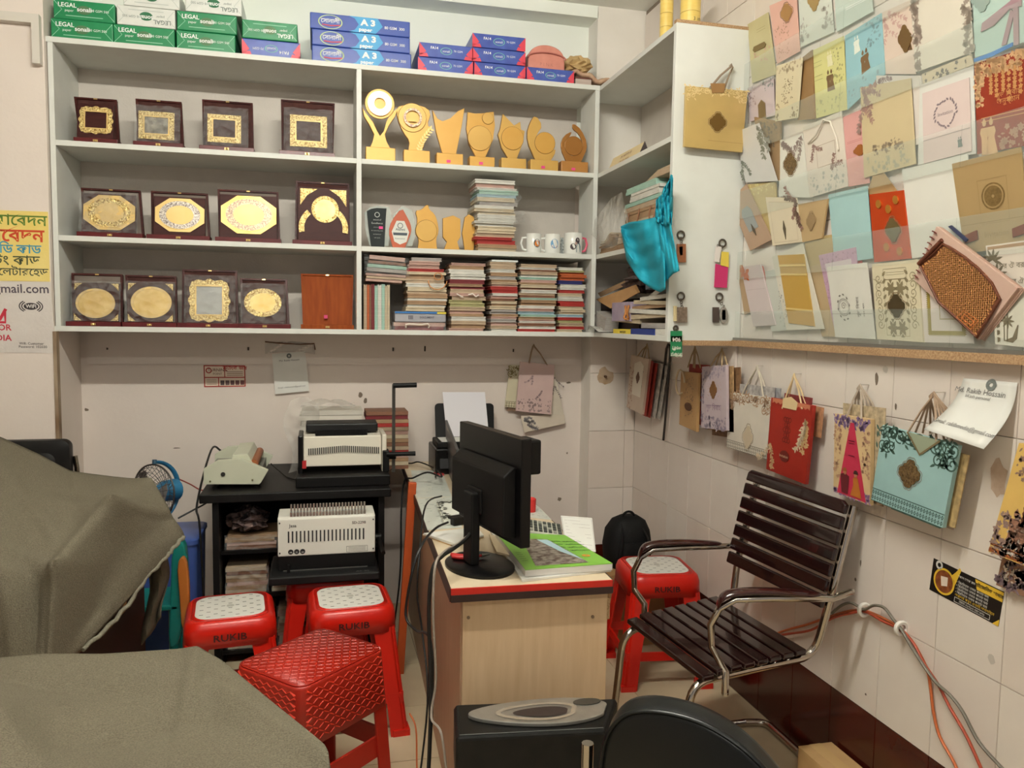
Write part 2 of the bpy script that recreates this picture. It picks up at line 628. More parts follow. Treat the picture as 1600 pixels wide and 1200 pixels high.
for z in SHZ[1:3]:
	MB().box(X0 + .024, XD - .011, YS, YB - .008, z, z + TH).build('shelf_board', M_BOARD, UN, bevel=.001)
	MB().box(XD + .011, X1 - .022, YS, YB - .008, z, z + TH).build('shelf_board', M_BOARD, UN, bevel=.001)
SZ = [z + TH for z in SHZ]

RU = thing('corner_shelf', 'white open shelf unit on the right wall, with a tall end panel', 'shelf', (1.45, 3.2, 1.388))
MB().box(1.30, XR - .002, 2.815, 2.837, 1.388, 2.578).build('end_panel', M_BOARD, RU, bevel=.001)
e = MB()
e.box(1.30, XR - .002, 2.8145, 2.837, 2.578, 2.590)
e.build('end_panel_edge', M_CHIP, RU)
MB().box(1.324, XR - .002, 2.8135, 2.815, 1.374, 1.394).build('end_panel_edge', M_CHIP, RU)
for z in SHZ:
	MB().box(1.302, XR - .002, 2.837, YC - .002, z + .001, z + TH).build('shelf_board', M_BOARD, RU, bevel=.001)
MB().box(XR - .012, XR - .002, 2.826, 3.62, 1.275, 1.387).build('lower_board', M_WALL, RU)
MB().box(XR - .010, XR - .002, 2.837, YC - .002, 1.41, 2.555).build('back_panel', mat('shelf_back', (0, 0, 0)), RU)
# ================================================================== on top of the shelf unit: paper reams
ZT = SHZ[3] + TH
ORD = ['zeroth', 'first', 'second', 'third', 'fourth', 'fifth', 'sixth', 'seventh', 'eighth', 'ninth', 'tenth', 'eleventh', 'twelfth', 'thirteenth', 'fourteenth', 'fifteenth', 'sixteenth',
	   'seventeenth', 'eighteenth', 'nineteenth', 'twentieth', '21st', '22nd', '23rd', '24th', '25th', '26th', '27th', '28th', '29th', '30th']
W_ = flat((240, 242, 240))

def ream(xa, xb, pyy, z0, h, kind, label, flip=False, y=3.662, d=.32, dz=0.0):
	x0, x1 = at((xa, pyy), 'y', y).x, at((xb, pyy), 'y', y).x
	T = thing('paper_ream', label, 'paper ream', ((x0 + x1) / 2, y + d / 2, z0), 0, 'paper reams on top of the shelf unit')
	P = Panel((x0, y, z0 + h), (x1, y, z0 + h), (x1, y, z0), (x0, y, z0))
	body = {'green': mat('ream_green', (26, 128, 78), .35, c2=(32, 140, 88), scale=30), 'white': mat('ream_white', (226, 228, 222), .35, c2=(214, 216, 210), scale=30),
			'blue': mat('ream_blue', (62, 78, 160), .35, c2=(76, 100, 182), scale=25), 'a3': mat('ream_navy', (52, 76, 160), .35, c2=(58, 86, 172), scale=20)}[kind]
	MB().box(x0 + .001, x1 - .001, y, y + d, z0 + .0008, z0 + h - .0008).build('wrapper', body, T, bevel=.004)
	w_, g = P.w, h
	P.lift = .0012
	a = PI if flip else 0
	sg = -1 if flip else 1
	t = MB()
	if kind in ('green', 'white'):
		ink = W_ if kind == 'green' else flat((120, 132, 126))
		f = MB()
		for s in (-1, 1):
			f_m = P
			P.line(f, [(s * w_ / 2 * .97, g * .42), (s * w_ * .36, -g * .02), (s * w_ / 2 * .97, -g * .42)], .0022)
		P.line(f, [(-w_ * .3, -g * .3 * sg), (w_ * .3, -g * .3 * sg)], .003)
		f.build('fold_lines', flat((150, 205, 175)) if kind == 'green' else flat((190, 196, 190)), T)
		P.text(t, 'LEGAL', -w_ * .27 * sg, g * .12 * sg, g * .30, bold=.02, ang=a)
		P.text(t, 'paper', -w_ * .24 * sg, -g * .1 * sg, g * .18, ang=a)
		P.text(t, '80 GSM 500', w_ * .25 * sg, -g * .02 * sg, g * .17, ang=a)
		e = MB()
		P.poly(e, [(w_ * .115 * math.cos(2 * PI * k / 20), g * .02 + g * .22 * math.sin(2 * PI * k / 20)) for k in range(20)])
		e.build('emblem', flat((38, 108, 70)) if kind == 'white' else flat((80, 120, 80)), T)
		tt = MB()
		P.lift = .0018
		P.text(tt, 'sonali', 0, -g * .05 * sg, g * .3, bold=.02, ang=a)
		tt.build('brand_lettering', W_, T)
		t.build('lettering', ink, T)
	elif kind == 'blue':
		for s in (-1, 1):
			f = MB()
			P.poly(f, [(s * w_ * .5, g * .48), (s * w_ * .37, -g * .12), (s * w_ * .5, -g * .48)][::-s])
			P.poly(f, [(s * w_ * .5, -g * .30), (s * w_ * .36, -g * .22), (s * w_ * .33, -g * .48), (s * w_ * .5, -g * .49)][::-s])
			f.build('end_fold', flat((222, 70, 88), .4), T)
		P.text(t, 'FA14', -w_ * .22 * sg, g * .08 * sg, g * .26, bold=.02, ang=a)
		P.text(t, '70 GSM', w_ * .22 * sg, -g * .02 * sg, g * .2, ang=a)
		e = MB()
		P.ring(e, 0, 0, w_ * .11, w_ * .095, 20, ry=.6)
		e.build('emblem', flat((120, 190, 170)), T)
		P.text(t, 'sonali', 0, -g * .08 * sg, g * .24, ang=a)
		t.build('lettering', W_, T)
	else:
		f = MB()
		n = 14
		P.poly(f, [(-w_ * .12, g * .47), (-w_ * .06 + .0, g * .35)] + [(-w_ * .05 + w_ * .03 * math.cos(PI / 2 - PI * k / n) - .0, g * .4 * math.sin(PI / 2 - PI * k / n)) for k in range(n + 1)][0:0] + [(-w_ * .02, 0), (-w_ * .06, -g * .35), (-w_ * .12, -g * .47), (w_ * .15, -g * .47), (w_ * .22, 0), (w_ * .17, g * .47)][::1])
		f.build('pale_band', flat((58, 158, 214), .4), T)
		e = MB()
		P.ring(e, -w_ * .3, -g * .02, w_ * .12, w_ * .108, 24, ry=.58)
		e.build('emblem', flat((190, 210, 150)), T)
		P.lift = .002
		P.text(t, 'েসানালী', -w_ * .3, -g * .08, g * .36, bold=.01)
		P.text(t, 'A 3', w_ * .07, -g * .02, g * .5, bold=.05, sx=1.25)
		P.text(t, 'paper', w_ * .05, -g * .38, g * .3, bold=.03, sx=1.2)
		P.text(t, '80 GSM  300', w_ * .34, -g * .12, g * .24, bold=.01)
		r = MB()
		P.line(r, [(-w_ * .38, -g * .2), (-w_ * .3, -g * .24), (-w_ * .2, -g * .18)], .004)
		r.build('underline', flat((220, 70, 80)), T)
		t.build('lettering', W_, T)
	return T

hL = .080
ream(79, 177, 45, ZT, hL, 'green', 'green legal paper ream, bottom left end of the row of reams')
ream(177, 273, 50, ZT, hL, 'green', 'green wrapped legal paper ream under the white ones, second from the left')
ream(275, 368, 52, ZT, hL, 'green', 'green legal paper ream, bottom of the pile third from the left')
ream(83, 180, 20, ZT + hL, hL, 'green', 'green legal paper ream, upper one at the left end', y=3.668)
ream(182, 274, 25, ZT + hL, hL, 'white', 'white paper ream lying on the second green ream', True, y=3.666)
ream(276, 370, 30, ZT + hL, hL, 'green', 'green legal paper ream, upper one of the third pile', y=3.664)
ream(192, 281, 5, ZT + 2 * hL, hL, 'white', 'white paper ream at the top of the pile, left one of the two', y=3.668)
ream(289, 378, 8, ZT + 2 * hL, hL, 'white', 'white paper ream at the top of the pile, right one of the two', True, y=3.666)
ream(378, 469, 80, ZT, .072, 'blue', 'blue ream with red ends beneath a lone green ream', True)
ream(378, 465, 50, ZT + .072, .078, 'green', 'green ream lying upside down on a blue ream', True)
for i in range(3):
	ream(487 - (3 if i == 2 else 0), 643 - (2 if i else 0), 90 - 25 * i, ZT + .0705 * i, .070, 'a3', ['bottom', 'middle', 'top'][i] + ' one of three wide navy blue large-format reams', y=3.660 + .003 * i, d=.30)
for i in range(2):
	ream(655 - 2 * (1 - i), 739, 105 - 22 * i, ZT + .064 * i, .064, 'blue', ['lower', 'upper'][i] + ' blue ream with red ends right of the large-format reams')
for i in range(3):
	ream(741 + (0 if i == 0 else -3), 821, 110 - 22 * i, ZT + .064 * i, .064, 'blue', ['bottom', 'middle', 'top'][i] + ' blue ream with red ends in the pile of three', d=.30)
ream(823, 897, 116, ZT, .064, 'blue', 'single blue ream with red ends under the pink case')

# pink case, crumpled paper, book
zc = ZT + .0645
xa, xb = at((823, 90), 'y', 3.72).x, at((880, 90), 'y', 3.72).x
T = thing('pink_case', 'pink rounded case standing on the last blue ream', 'case', ((xa + xb) / 2, 3.76, zc))
n = 18
xm, r_ = (xa + xb) / 2, (xb - xa) / 2
prof = [(xm + r_ * math.cos(PI - PI * k / n), zc + .085 * math.sin(PI * k / n) ** .7 + .03) for k in range(n + 1)]
prof = [(xa, zc)] + prof + [(xb, zc)]
MB().prism([(x, 3.69, z) for x, z in prof], (0, .13, 0)).build('shell', mat('pink_shell', (222, 150, 132), .45, c2=(206, 132, 116), scale=20), T, smooth=40, bevel=.006)
mb = MB()
mb.tube([(xm + (r_ + .003) * math.cos(PI - PI * k / n), 3.686, zc + .05 + .028 * math.sin(PI * k / n)) for k in range(n + 1)], .004, 6)
mb.build('piping', flat((188, 112, 100)), T, smooth=60)
t = MB()
Panel((xa, 3.689, zc + .05), (xb, 3.689, zc + .05), (xb, 3.689, zc), (xa, 3.689, zc)).text(t, 'P I N K', 0, -.008, .022)
t.build('lettering', flat((190, 120, 108)), T)

def crumple(name, c, sx, sy, sz, m, label, cat, seed, n=18, mth=12, amp=.35, parent=None):
	rd = random.Random(seed)
	mb = MB()
	rings = []
	for j in range(mth + 1):
		a = -PI / 2 + PI * j / mth
		a = max(-PI / 2 + .05, min(PI / 2 - .05, a))
		ring = []
		for k in range(n):
			q = 1 + rd.uniform(-amp, amp * .4)
			p = V((sx * math.cos(a) * math.cos(2 * PI * k / n) * q, sy * math.cos(a) * math.sin(2 * PI * k / n) * q, sz * math.sin(a) * q))
			p.z = max(p.z, -sz * .8)
			ring.append(V(c) + p)
		rings.append(ring)
	mb.loft(rings)
	o = mb.build(name, m, parent)
	if parent is None: tag(o, label, cat)
	return o

M_KRAFT = mat('kraft_paper', (206, 178, 126), .7, c2=(182, 150, 100), scale=30)
x0_, x1_ = at((898, 120), 'y', 3.68).x, at((962, 124), 'y', 3.68).x
T = thing('brown_book', 'brown-covered book lying at the right end of the top board', 'book', ((x0_ + 1.27) / 2, 3.75, ZT))
MB().box(x0_, 1.27, 3.672, 3.86, ZT, ZT + .005).build('cover', flat((110, 62, 50)), T)
MB().box(x0_ + .003, 1.266, 3.676, 3.85, ZT + .005, ZT + .034).build('pages', mat('page_edges', (206, 190, 178), .8, c2=(180, 160, 150), scale=300, stretch=(.02, .02, 1)), T)
MB().box(x0_, 1.27, 3.672, 3.86, ZT + .034, ZT + .039).build('cover', flat((110, 62, 50)), T)
MB_ = MB()
MB_.grid(lambda u, v: V((x0_ - .012 + .285 * u, 3.69 + .13 * v, ZT + .068 + .012 * math.sin(9 * u + 3 * v) + .008 * math.sin(23 * u) - .02 * u)), 20, 8)
tag(MB_.build('folded_wrapper', mat('brown_wrapper', (182, 140, 112), .5, c2=(206, 176, 146), scale=25), solid=.016, smooth=60), 'folded brown wrapping lying on the book', 'wrapper')
p = at((902, 84), 'y', 3.76)
crumple('crumpled_paper', (p.x, 3.765, ZT + .115), .075, .06, .05, M_KRAFT, 'crumpled brown kraft paper beside the pink case', 'paper', 4)

# rolls of yellow tape on the corner unit
for i, (xa, xb, yy, X, hh) in enumerate(((1033, 1052, 30, 1.385, .44), (1066, 1095, 30, 1.40, .24))):
	a, b = at((xa, yy), 'x', X), at((xb, yy), 'y', at((xa, yy), 'x', X).y)
	r = (b.x - a.x) / 2
	c = V((a.x + r, a.y + r * .3, 2.578))
	T = thing('tape_rolls', ['tall column of yellow tape rolls on the corner unit', 'short column of yellow tape with a price written on'][i], 'tape', c)
	k = int(hh / .055)
	for q in range(k):
		mb = MB()
		mb.lathe([(r * .55, 0), (r, 0), (r, .053), (r * .55, .053), (r * .55, 0)], 24, Matrix.Translation(c + V((0, 0, q * .0545))))
		mb.build('roll', mat('yellow_tape', (232, 198, 96), .3, c2=(240, 214, 130), scale=9, stretch=(1, 1, 8)), T, smooth=40)
	if i == 1:
		t = MB()
		Panel(c + V((-r, -r - .002, .10)), c + V((r, -r - .002, .10)), c + V((r, -r - .002, .05)), c + V((-r, -r - .002, .05))).text(t, '3 in', .008, -.005, .02)
		t.build('lettering', flat((70, 60, 40)), T)

# ================================================================== award plaques in opened presentation boxes
M_CASE = mat('plaque_case', (50, 14, 12), .45, spec=.25, c2=(74, 28, 22), scale=18, stretch=(1, 1, 4))
M_TRAY = mat('plaque_tray', (96, 22, 24), .3, c2=(80, 16, 18), scale=20)
M_VELVET = mat('plaque_lining', (56, 30, 28), .8, spec=.15, c2=(84, 54, 48), scale=25)
M_SHEENLIN = mat('plaque_lining_painted_sheen', (104, 90, 80), .6, c2=(116, 106, 96), scale=12)  # grey stands in for light reflected inside the opened lids
M_GOLD = mat('gold_plate', (214, 174, 88), .42, .45, c2=(240, 212, 140), scale=14)
M_GOLDP = mat('gold_plate_pale', (226, 198, 134), .42, .4, c2=(218, 184, 112), scale=10)
M_GOLDE = mat('gold_embossed', (236, 216, 150), .28, .7, c2=(150, 116, 56), scale=160, amt=.3, bump=.9, bscale=160)
M_SILV = mat('silver_foil', (214, 210, 200), .2, .8, c2=(120, 116, 112), scale=30, amt=.4, bump=1, bscale=30)
M_WRAP = glassy('plastic_wrap', (235, 240, 238), .12, .15, .04, 30)
M_BRASS = mat('brass', (216, 184, 120), .3, .8)

def plaque(lid, tray, board, label, sz, plate, wrap=False, lin=M_VELVET, yl=(3.79, 3.735), yb=(3.715, 3.69), wood=None):
	"""lid: (x left, x right, y top) px; tray: (x left, x right) px; board: px box x0,y0,x1 of the plaque; plate(P, T) adds the metal"""
	xl, xr, yt = lid
	ytr = yt + 4
	z0 = SZ[sz]
	a, b = at((tray[0], 0), 'y', 3.668), None
	pxy = {0: 508, 1: 372, 2: 222}[sz]
	tx0, tx1 = at((tray[0], pxy), 'y', 3.668).x, at((tray[1], pxy), 'y', 3.668).x
	T = thing('award_plaque', label, 'plaque', ((tx0 + tx1) / 2, 3.70, z0), 0, 'award plaques in boxes on the shelves')
	tl, tr = at((xl, yt), 'y', yl[0]), at((xr, yt + (xr - xl) * .055), 'y', yl[0])
	tr.z = tl.z
	LP = Panel(tl, tr, V((max(tx1 - .006, tr.x - .01), yl[1], z0 + .003)), V((tx0 + .008, yl[1], z0 + .003)))
	cm = wood or M_CASE
	mb = MB()
	LP.slab(mb, .014)
	ld = mb.build('lid', cm, T, bevel=.0015)
	t_ = .010
	mb = MB()
	LP.poly(mb, [(-LP.w / 2 + t_, -LP.h / 2 + t_), (LP.w / 2 - t_, -LP.h / 2 + t_), (LP.w / 2 - t_, LP.h / 2 - t_), (-LP.w / 2 + t_, LP.h / 2 - t_)])
	mb.build('lining', wood or lin, ld)
	mb = MB()
	LP.frame(mb, -LP.w / 2, -LP.h / 2, LP.w / 2, LP.h / 2, t_ * .8, .006)
	mb.build('lid_rim', cm, ld, solid=.006)
	mb = MB()
	LP.poly(mb, [(-.007, LP.h / 2 - .008), (.007, LP.h / 2 - .008), (.007, LP.h / 2 - .003), (-.007, LP.h / 2 - .003)], .007, .003)
	mb.build('clasp', M_BRASS, ld)
	tm = wood or M_TRAY
	tr_ = MB().box(tx0, tx1, 3.664, 3.735, z0, z0 + .020).build('tray', tm, T, bevel=.0015)
	xm = (tx0 + tx1) / 2
	mb = MB()
	mb.box(xm - .009, xm + .009, 3.660, 3.664, z0 + .005, z0 + .014)
	mb.sphere((xm, 3.659, z0 + .009), .005, 8, 6)
	mb.build('clasp', M_BRASS, tr_)
	if plate:
		bx0, by0, bx1 = board
		q0, q1 = at((bx0, by0), 'y', yb[0]), at((bx1, by0 + (bx1 - bx0) * .05), 'y', yb[0])
		q1.z = q0.z
		BP = Panel(q0, q1, V((q1.x, yb[1], z0 + .0205)), V((q0.x, yb[1], z0 + .0205)))
		mb = MB()
		BP.slab(mb, .012)
		bd = mb.build('plaque_board', mat('plaque_wood', (52, 20, 18), .5, spec=.2, c2=(66, 28, 24), scale=15, stretch=(1, 1, 5)), T, bevel=.0015)
		plate(BP, bd)
		if wrap:
			mb = MB()
			rd = random.Random(len(label) * 7 + int(xl))
			ph = [rd.uniform(0, 6) for _ in range(6)]

			def fn(u, v):
				h = .006 + .004 * math.sin(ph[0] + 9 * u + 5 * v) + .003 * math.sin(ph[1] + 21 * u - 13 * v) + .002 * math.sin(ph[2] + 33 * v + 8 * u)
				return BP.m((u - .5) * (BP.w + .014), (v - .5) * (BP.h + .004) + .002, abs(h) + .004)
			mb.grid(fn, 24, 22)
			mb.build('plastic_wrap', M_WRAP, T, smooth=25)
	return T

def fit(P, bx):
	"""px box -> metres from the panel centre, on the panel's own plane"""
	y = (P.c[0].y + P.c[3].y) / 2
	a, b = at((bx[0], bx[1]), 'y', y), at((bx[2], bx[3]), 'y', y)
	c = (P.c[0] + P.c[1] + P.c[2] + P.c[3]) / 4
	return (a.x - c.x, b.z - c.z, b.x - c.x, a.z - c.z)

def plate_frame(bx, inner=None, ornate=False, m=None):
	def f(P, T):
		x0, y0, x1, y1 = fit(P, bx)
		y0 = max(y0, -P.h / 2 + .004)
		w_ = x1 - x0
		mb = MB()
		t = w_ * .17
		if ornate:
			n = 60
			o, i = [], []
			for k in range(n):
				a = 2 * PI * (k + .5) / n
				c_, s_ = math.cos(a), math.sin(a)
				q = 1 / max(abs(c_), abs(s_))
				wv = 1 + .05 * math.cos(12 * a) + .04 * math.cos(4 * a)
				o.append(((x0 + x1) / 2 + c_ * q * w_ / 2 * wv, (y0 + y1) / 2 + s_ * q * (y1 - y0) / 2 * wv))
				i.append(((x0 + x1) / 2 + c_ * q * (w_ / 2 - t), (y0 + y1) / 2 + s_ * q * ((y1 - y0) / 2 - t)))
			P.strip(mb, o, i, .004, True)
		else:
			P.frame(mb, x0, y0, x1, y1, t, .004)
		mb.build('gold_frame', M_GOLDE, T, solid=.004)
		mb = MB()
		P.frame(mb, x0 + t * .8, y0 + t * .8, x1 - t * .8, y1 - t * .8, t * .22, .006)
		mb.build('inner_bead', M_GOLDP, T)
		if inner:
			mb = MB()
			P.poly(mb, [(x0 + t, y0 + t), (x1 - t, y0 + t), (x1 - t, y1 - t), (x0 + t, y1 - t)], .002)
			mb.build('inner_panel', inner, T)
	return f

def plate_oct(bx, col, ringm):
	def f(P, T):
		x0, y0, x1, y1 = fit(P, bx)
		y0 = max(y0, -P.h / 2 + .003)
		cx, cy, a, b = (x0 + x1) / 2, (y0 + y1) / 2, (x1 - x0) / 2, (y1 - y0) / 2
		k = .42
		mb = MB()
		P.poly(mb, [(cx + a * p, cy + b * q) for p, q in ((-k, -1), (k, -1), (1, -k), (1, k), (k, 1), (-k, 1), (-1, k), (-1, -k))], .003, .003)
		mb.build('octagon_plate', col, T)
		mb = MB()
		P.ring(mb, cx, cy, a * .86, a * .56, 40, .0075, b / a)
		mb.build('engraved_ring', ringm, T)
		mb = MB()
		P.poly(mb, [(cx + a * .56 * math.cos(2 * PI * i / 36), cy + b * .56 * math.sin(2 * PI * i / 36)) for i in range(36)], .0078)
		mb.build('centre_disc', M_GOLDP, T)
		mb = MB()
		for r in (.87, .56): P.ring(mb, cx, cy, a * r, a * (r - .035), 40, .0085, b / a)
		mb.build('bead_ring', M_GOLDP, T)
	return f

def plate_oval(bx, ring=False, corners=True):
	def f(P, T):
		x0, y0, x1, y1 = fit(P, bx)
		y0 = max(y0, -P.h / 2 + .003)
		cx, cy, a, b = (x0 + x1) / 2, (y0 + y1) / 2, (x1 - x0) / 2, (y1 - y0) / 2
		mb = MB()
		P.ring(mb, cx, cy, a, a * (.68 if ring else .86), 40, .006, b / a)
		mb.build('oval_rim', M_GOLDE if ring else M_GOLDP, T, solid=.004)
		mb = MB()
		r = .68 if ring else .86
		P.poly(mb, [(cx + a * r * math.cos(2 * PI * i / 40), cy + b * r * math.sin(2 * PI * i / 40)) for i in range(40)], .004)
		mb.build('oval_plate', M_GOLD, T)
		if corners:
			mb = MB()
			c = P.w * .17
			for sx in (-1, 1):
				for sy in (-1, 1):
					X, Y = sx * P.w / 2 * .96, sy * P.h / 2 * .96
					P.poly(mb, [(X, Y), (X - sx * c, Y), (X - sx * c * .5, Y - sy * c * .4), (X, Y - sy * c)][::sx * sy], .003)
			mb.build('corner_ornaments', M_GOLDE, T)
	return f

def plate_figure(P, T):
	c = at((508, 327), 'y', 3.70)
	cc = (P.c[0] + P.c[1] + P.c[2] + P.c[3]) / 4
	x, y = c.x - cc.x, c.z - cc.z
	r = .060
	mb = MB()
	P.ring(mb, x, y, r, r * .76, 36, .006)
	mb.build('wreath_ring', M_GOLDE, T, solid=.004)
	mb = MB()
	P.poly(mb, [(x + r * .76 * math.cos(2 * PI * i / 30), y + r * .76 * math.sin(2 * PI * i / 30)) for i in range(30)], .004)
	mb.build('centre_disc', M_GOLD, T)
	for s in (-1, 1):
		mb = MB()
		A, B = [], []
		for k in range(15):
			a = math.radians(40 + 62 * k / 14)
			R_ = .092
			ox, oy = s * .004, y - .085
			A.append((ox + s * (R_ + .012) * math.sin(a), oy + (R_ + .012) * math.cos(a)))
			B.append((ox + s * (R_ - .012) * math.sin(a), oy + (R_ - .012) * math.cos(a)))
		P.strip(mb, A, B, .005)
		mb.build('laurel_arm', M_GOLDE, T, solid=.004)
		mb = MB()
		X, Y = s * P.w / 2 * .9, P.h / 2 * .93
		P.poly(mb, [(X, Y), (X - s * .075, Y), (X - s * .03, Y - .03), (X, Y - .075)][::s], .003)
		mb.build('corner_ornament', M_GOLDE, T)

plaque((116, 183, 152), (115, 184), (121, 160, 178), 'small award plaque with an ornate yellow gold frame, far left of the top row', 2, plate_frame((124, 165, 176, 211), None, True))
plaque((212, 284, 155), (208, 286), (214, 166, 280), 'award plaque with a thin gold frame around crumpled silver, second on the top row', 2, plate_frame((216, 172, 273, 221), M_SILV), True)
plaque((316, 395, 156), (311, 397), (321, 168, 386), 'award plaque with an empty pale gold frame, third on the top row', 2, plate_frame((324, 177, 377, 226), None), True)
plaque((439, 523, 156), (436, 523), (446, 170, 517), 'largest award plaque of the top row, with a gold frame beside the divider', 2, plate_frame((453, 178, 511, 233), None), True)
plaque((127, 220, 294), (120, 223), (128, 301, 213), 'octagonal gold award plaque in crinkled plastic, left end of the middle row', 1, plate_oct((130, 303, 212, 362), M_GOLDP, M_GOLDE), True, M_SHEENLIN)
plaque((236, 325, 299), (229, 328), (240, 306, 321), 'octagonal pale gold award plaque, second of the middle row', 1, plate_oct((242, 308, 320, 365), M_GOLDP, mat('silver_engraved', (222, 214, 202), .35, .5, c2=(110, 96, 96), scale=170, amt=.3)), False, M_SHEENLIN)
plaque((340, 435, 296), (336, 439), (343, 303, 433), 'octagonal bright yellow gold award plaque with a dark engraved ring', 1, plate_oct((345, 304, 432, 368), M_GOLD, mat('dark_engraved', (120, 92, 88), .4, .4, c2=(220, 196, 160), scale=170, amt=.3)), False, M_SHEENLIN)
plaque((462, 546, 283), (457, 550), (465, 291, 545), 'dark award plaque with a gold round wreath and two curved arms', 1, plate_figure, yb=(3.72, 3.70))
plaque((112, 192, 427), (103, 189), (115, 441, 187), 'award plaque with a large plain oval gold plate, left end of the lowest row', 0, plate_oval((118, 450, 181, 498)), True, M_SHEENLIN)
plaque((196, 276, 430), (191, 276), (199, 441, 272), 'award plaque with an oval gold plate under glaring plastic, second of the lowest row', 0, plate_oval((204, 447, 269, 498)), True, M_VELVET)
plaque((285, 371, 421), (277, 373), (291, 431, 366), 'tall award plaque with an ornate gold frame round a grey panel', 0, plate_frame((296, 437, 358, 502), mat('grey_foil', (168, 170, 168), .3, c2=(190, 192, 188), scale=8), True), True, M_VELVET)
plaque((375, 449, 435), (373, 454), (379, 444, 444), 'small award plaque with a gold disc in an embossed ring, beside the plain wooden box', 0, plate_oval((381, 450, 440, 496), True, False), True, M_VELVET)
M_CHERRY = mat('cherry_veneer', (150, 74, 26), .7, spec=.2, c2=(126, 54, 16), scale=22, stretch=(3, 1, .3))
T = plaque((470, 552, 428), (470, 553), (0, 0, 0), 'plain reddish-brown wooden plaque box with nothing mounted on it', 0, None, wood=M_CHERRY)
p = at((509, 495), 'y', 3.74)
MB().box(p.x - .008, p.x + .008, 3.727, 3.731, p.z - .008, p.z + .008).build('price_sticker', flat((210, 70, 120)), T)

# ================================================================== golden trophies
M_TG = mat('trophy_gold', (208, 158, 72), .4, .2, c2=(216, 168, 84), scale=8)
M_TG2 = mat('trophy_gold_light', (214, 172, 92), .4, .2, c2=(204, 160, 80), scale=8)
M_TBR = mat('trophy_bronze', (170, 116, 56), .35, .3)
M_EDGE = mat('trophy_edge', (112, 78, 38), .4)
M_STK = flat((226, 72, 140))

def zz(p): return (450 + p[0] * .35, p[1] * .35)

def trophy(outline, base, label, sz, discs=(), y=3.715, t=.012, m=None, bm=None, extra=None, sticker=None, zoom=zz, name='award_trophy', edge=True):
	z0 = SZ[sz]
	m = m or M_TG
	T = thing(name, label, 'trophy', (0, 0, 0), 0, 'trophies on the shelf')
	xa = at(zoom(base[0]), 'y', y).x
	xb = at(zoom(base[1]), 'y', y).x
	T.location = ((xa + xb) / 2, y, z0)
	bt = at(zoom(base[0]), 'y', y - .02).z
	if base[2]:
		bz = max(bt, z0 + .02)
		MB().box(xa, xb, y - .028, y + .034, z0, bz).build('base', bm or m, T, bevel=.002)
		if sticker:
			xm = xa + (xb - xa) * .45
			MB().box(xm - .009, xm + .009, y - .0295, y - .028, z0 + .015, z0 + .027).build('price_sticker', M_STK, T)
	else:
		bz = z0
	pts = [at(zoom(p), 'y', y) for p in outline]
	lo = min(p.z for p in pts)
	for p in pts:
		if p.z < lo + .012: p.z = bz
	pl = MB().prism(pts, (0, t, 0)).build('figure', m, T, bevel=.001)
	if edge:
		c = sum(pts, V()) / len(pts)
		q = []
		for p in pts:
			d = p - c
			e = V((c.x + d.x * 1.03, y + t, max(bz, c.z + d.z * 1.02)))
			q.append(e)
		MB().prism(q, (0, .004, 0)).build('backing', M_EDGE, T)
	for i, (dc, r, dm) in enumerate(discs):
		c = at(zoom(dc), 'y', y - .004)
		rr = r * .35 * 3.7 / FPX * 1.02
		mb = MB()
		mb.prism([c + V((rr * math.cos(2 * PI * k / 32), 0, rr * math.sin(2 * PI * k / 32))) for k in range(32)][::-1], (0, .006, 0))
		dd = mb.build('disc', dm, T, bevel=.001)
		mb = MB()
		mb.tube([c + V((rr * math.cos(2 * PI * k / 32), .004, rr * math.sin(2 * PI * k / 32))) for k in range(32)], .0016, 5, True)
		mb.build('disc_rim', M_EDGE, dd)
	if extra: extra(T, zoom, y)
	return T

def sm(pts, k=2, closed=True):
	"""Chaikin smoothing of a traced outline"""
	for _ in range(k):
		q = []
		n = len(pts)
		for i in range(n):
			a, b = pts[i], pts[(i + 1) % n]
			q += [(a[0] * .75 + b[0] * .25, a[1] * .75 + b[1] * .25), (a[0] * .25 + b[0] * .75, a[1] * .25 + b[1] * .75)]
		pts = q
	return pts

M_PINKG = mat('rose_gold_engraved', (226, 196, 160), .3, .4, c2=(200, 140, 120), scale=120, amt=.4)

def ex_rings(cz, r1, r2, m1, sq=None):
	def f(T, zoom, y):
		c = at(zoom(cz), 'y', y - .012)
		k = .35 * 3.7 / FPX
		P = Panel(c + V((-.1, 0, .1)), c + V((.1, 0, .1)), c + V((.1, 0, -.1)), c + V((-.1, 0, -.1)))
		mb = MB()
		P.ring(mb, 0, 0, r1 * k, r2 * k, 36, .003)
		mb.build('engraved_ring', m1, T)
		if sq:
			mb = MB()
			s = sq * k
			P.poly(mb, [(-s, -s), (s, -s), (s, s), (-s, s)], .004)
			mb.build('name_plate', M_TG2, T)
	return f

def ex_laurel(T, zoom, y):
	mb = MB()
	c = at(zoom((600, 630)), 'y', y - .004)
	P = Panel(c + V((-.1, 0, .1)), c + V((.1, 0, .1)), c + V((.1, 0, -.1)), c + V((-.1, 0, -.1)))
	for i in range(9):
		t = i / 8
		x, z = -.015 + .05 * t ** 1.5, -.045 + .10 * t
		P.leaf(mb, x, z, .02, .009, 2.2 - t, .002)
		P.leaf(mb, x, z, .02, .009, .6 - t * .8, .002)
	mb.build('laurel', M_GOLDP, T)
	ex_rings((557, 525), 40, 30, mat('dark_engraved', (0, 0, 0)), 18)(T, zoom, y)

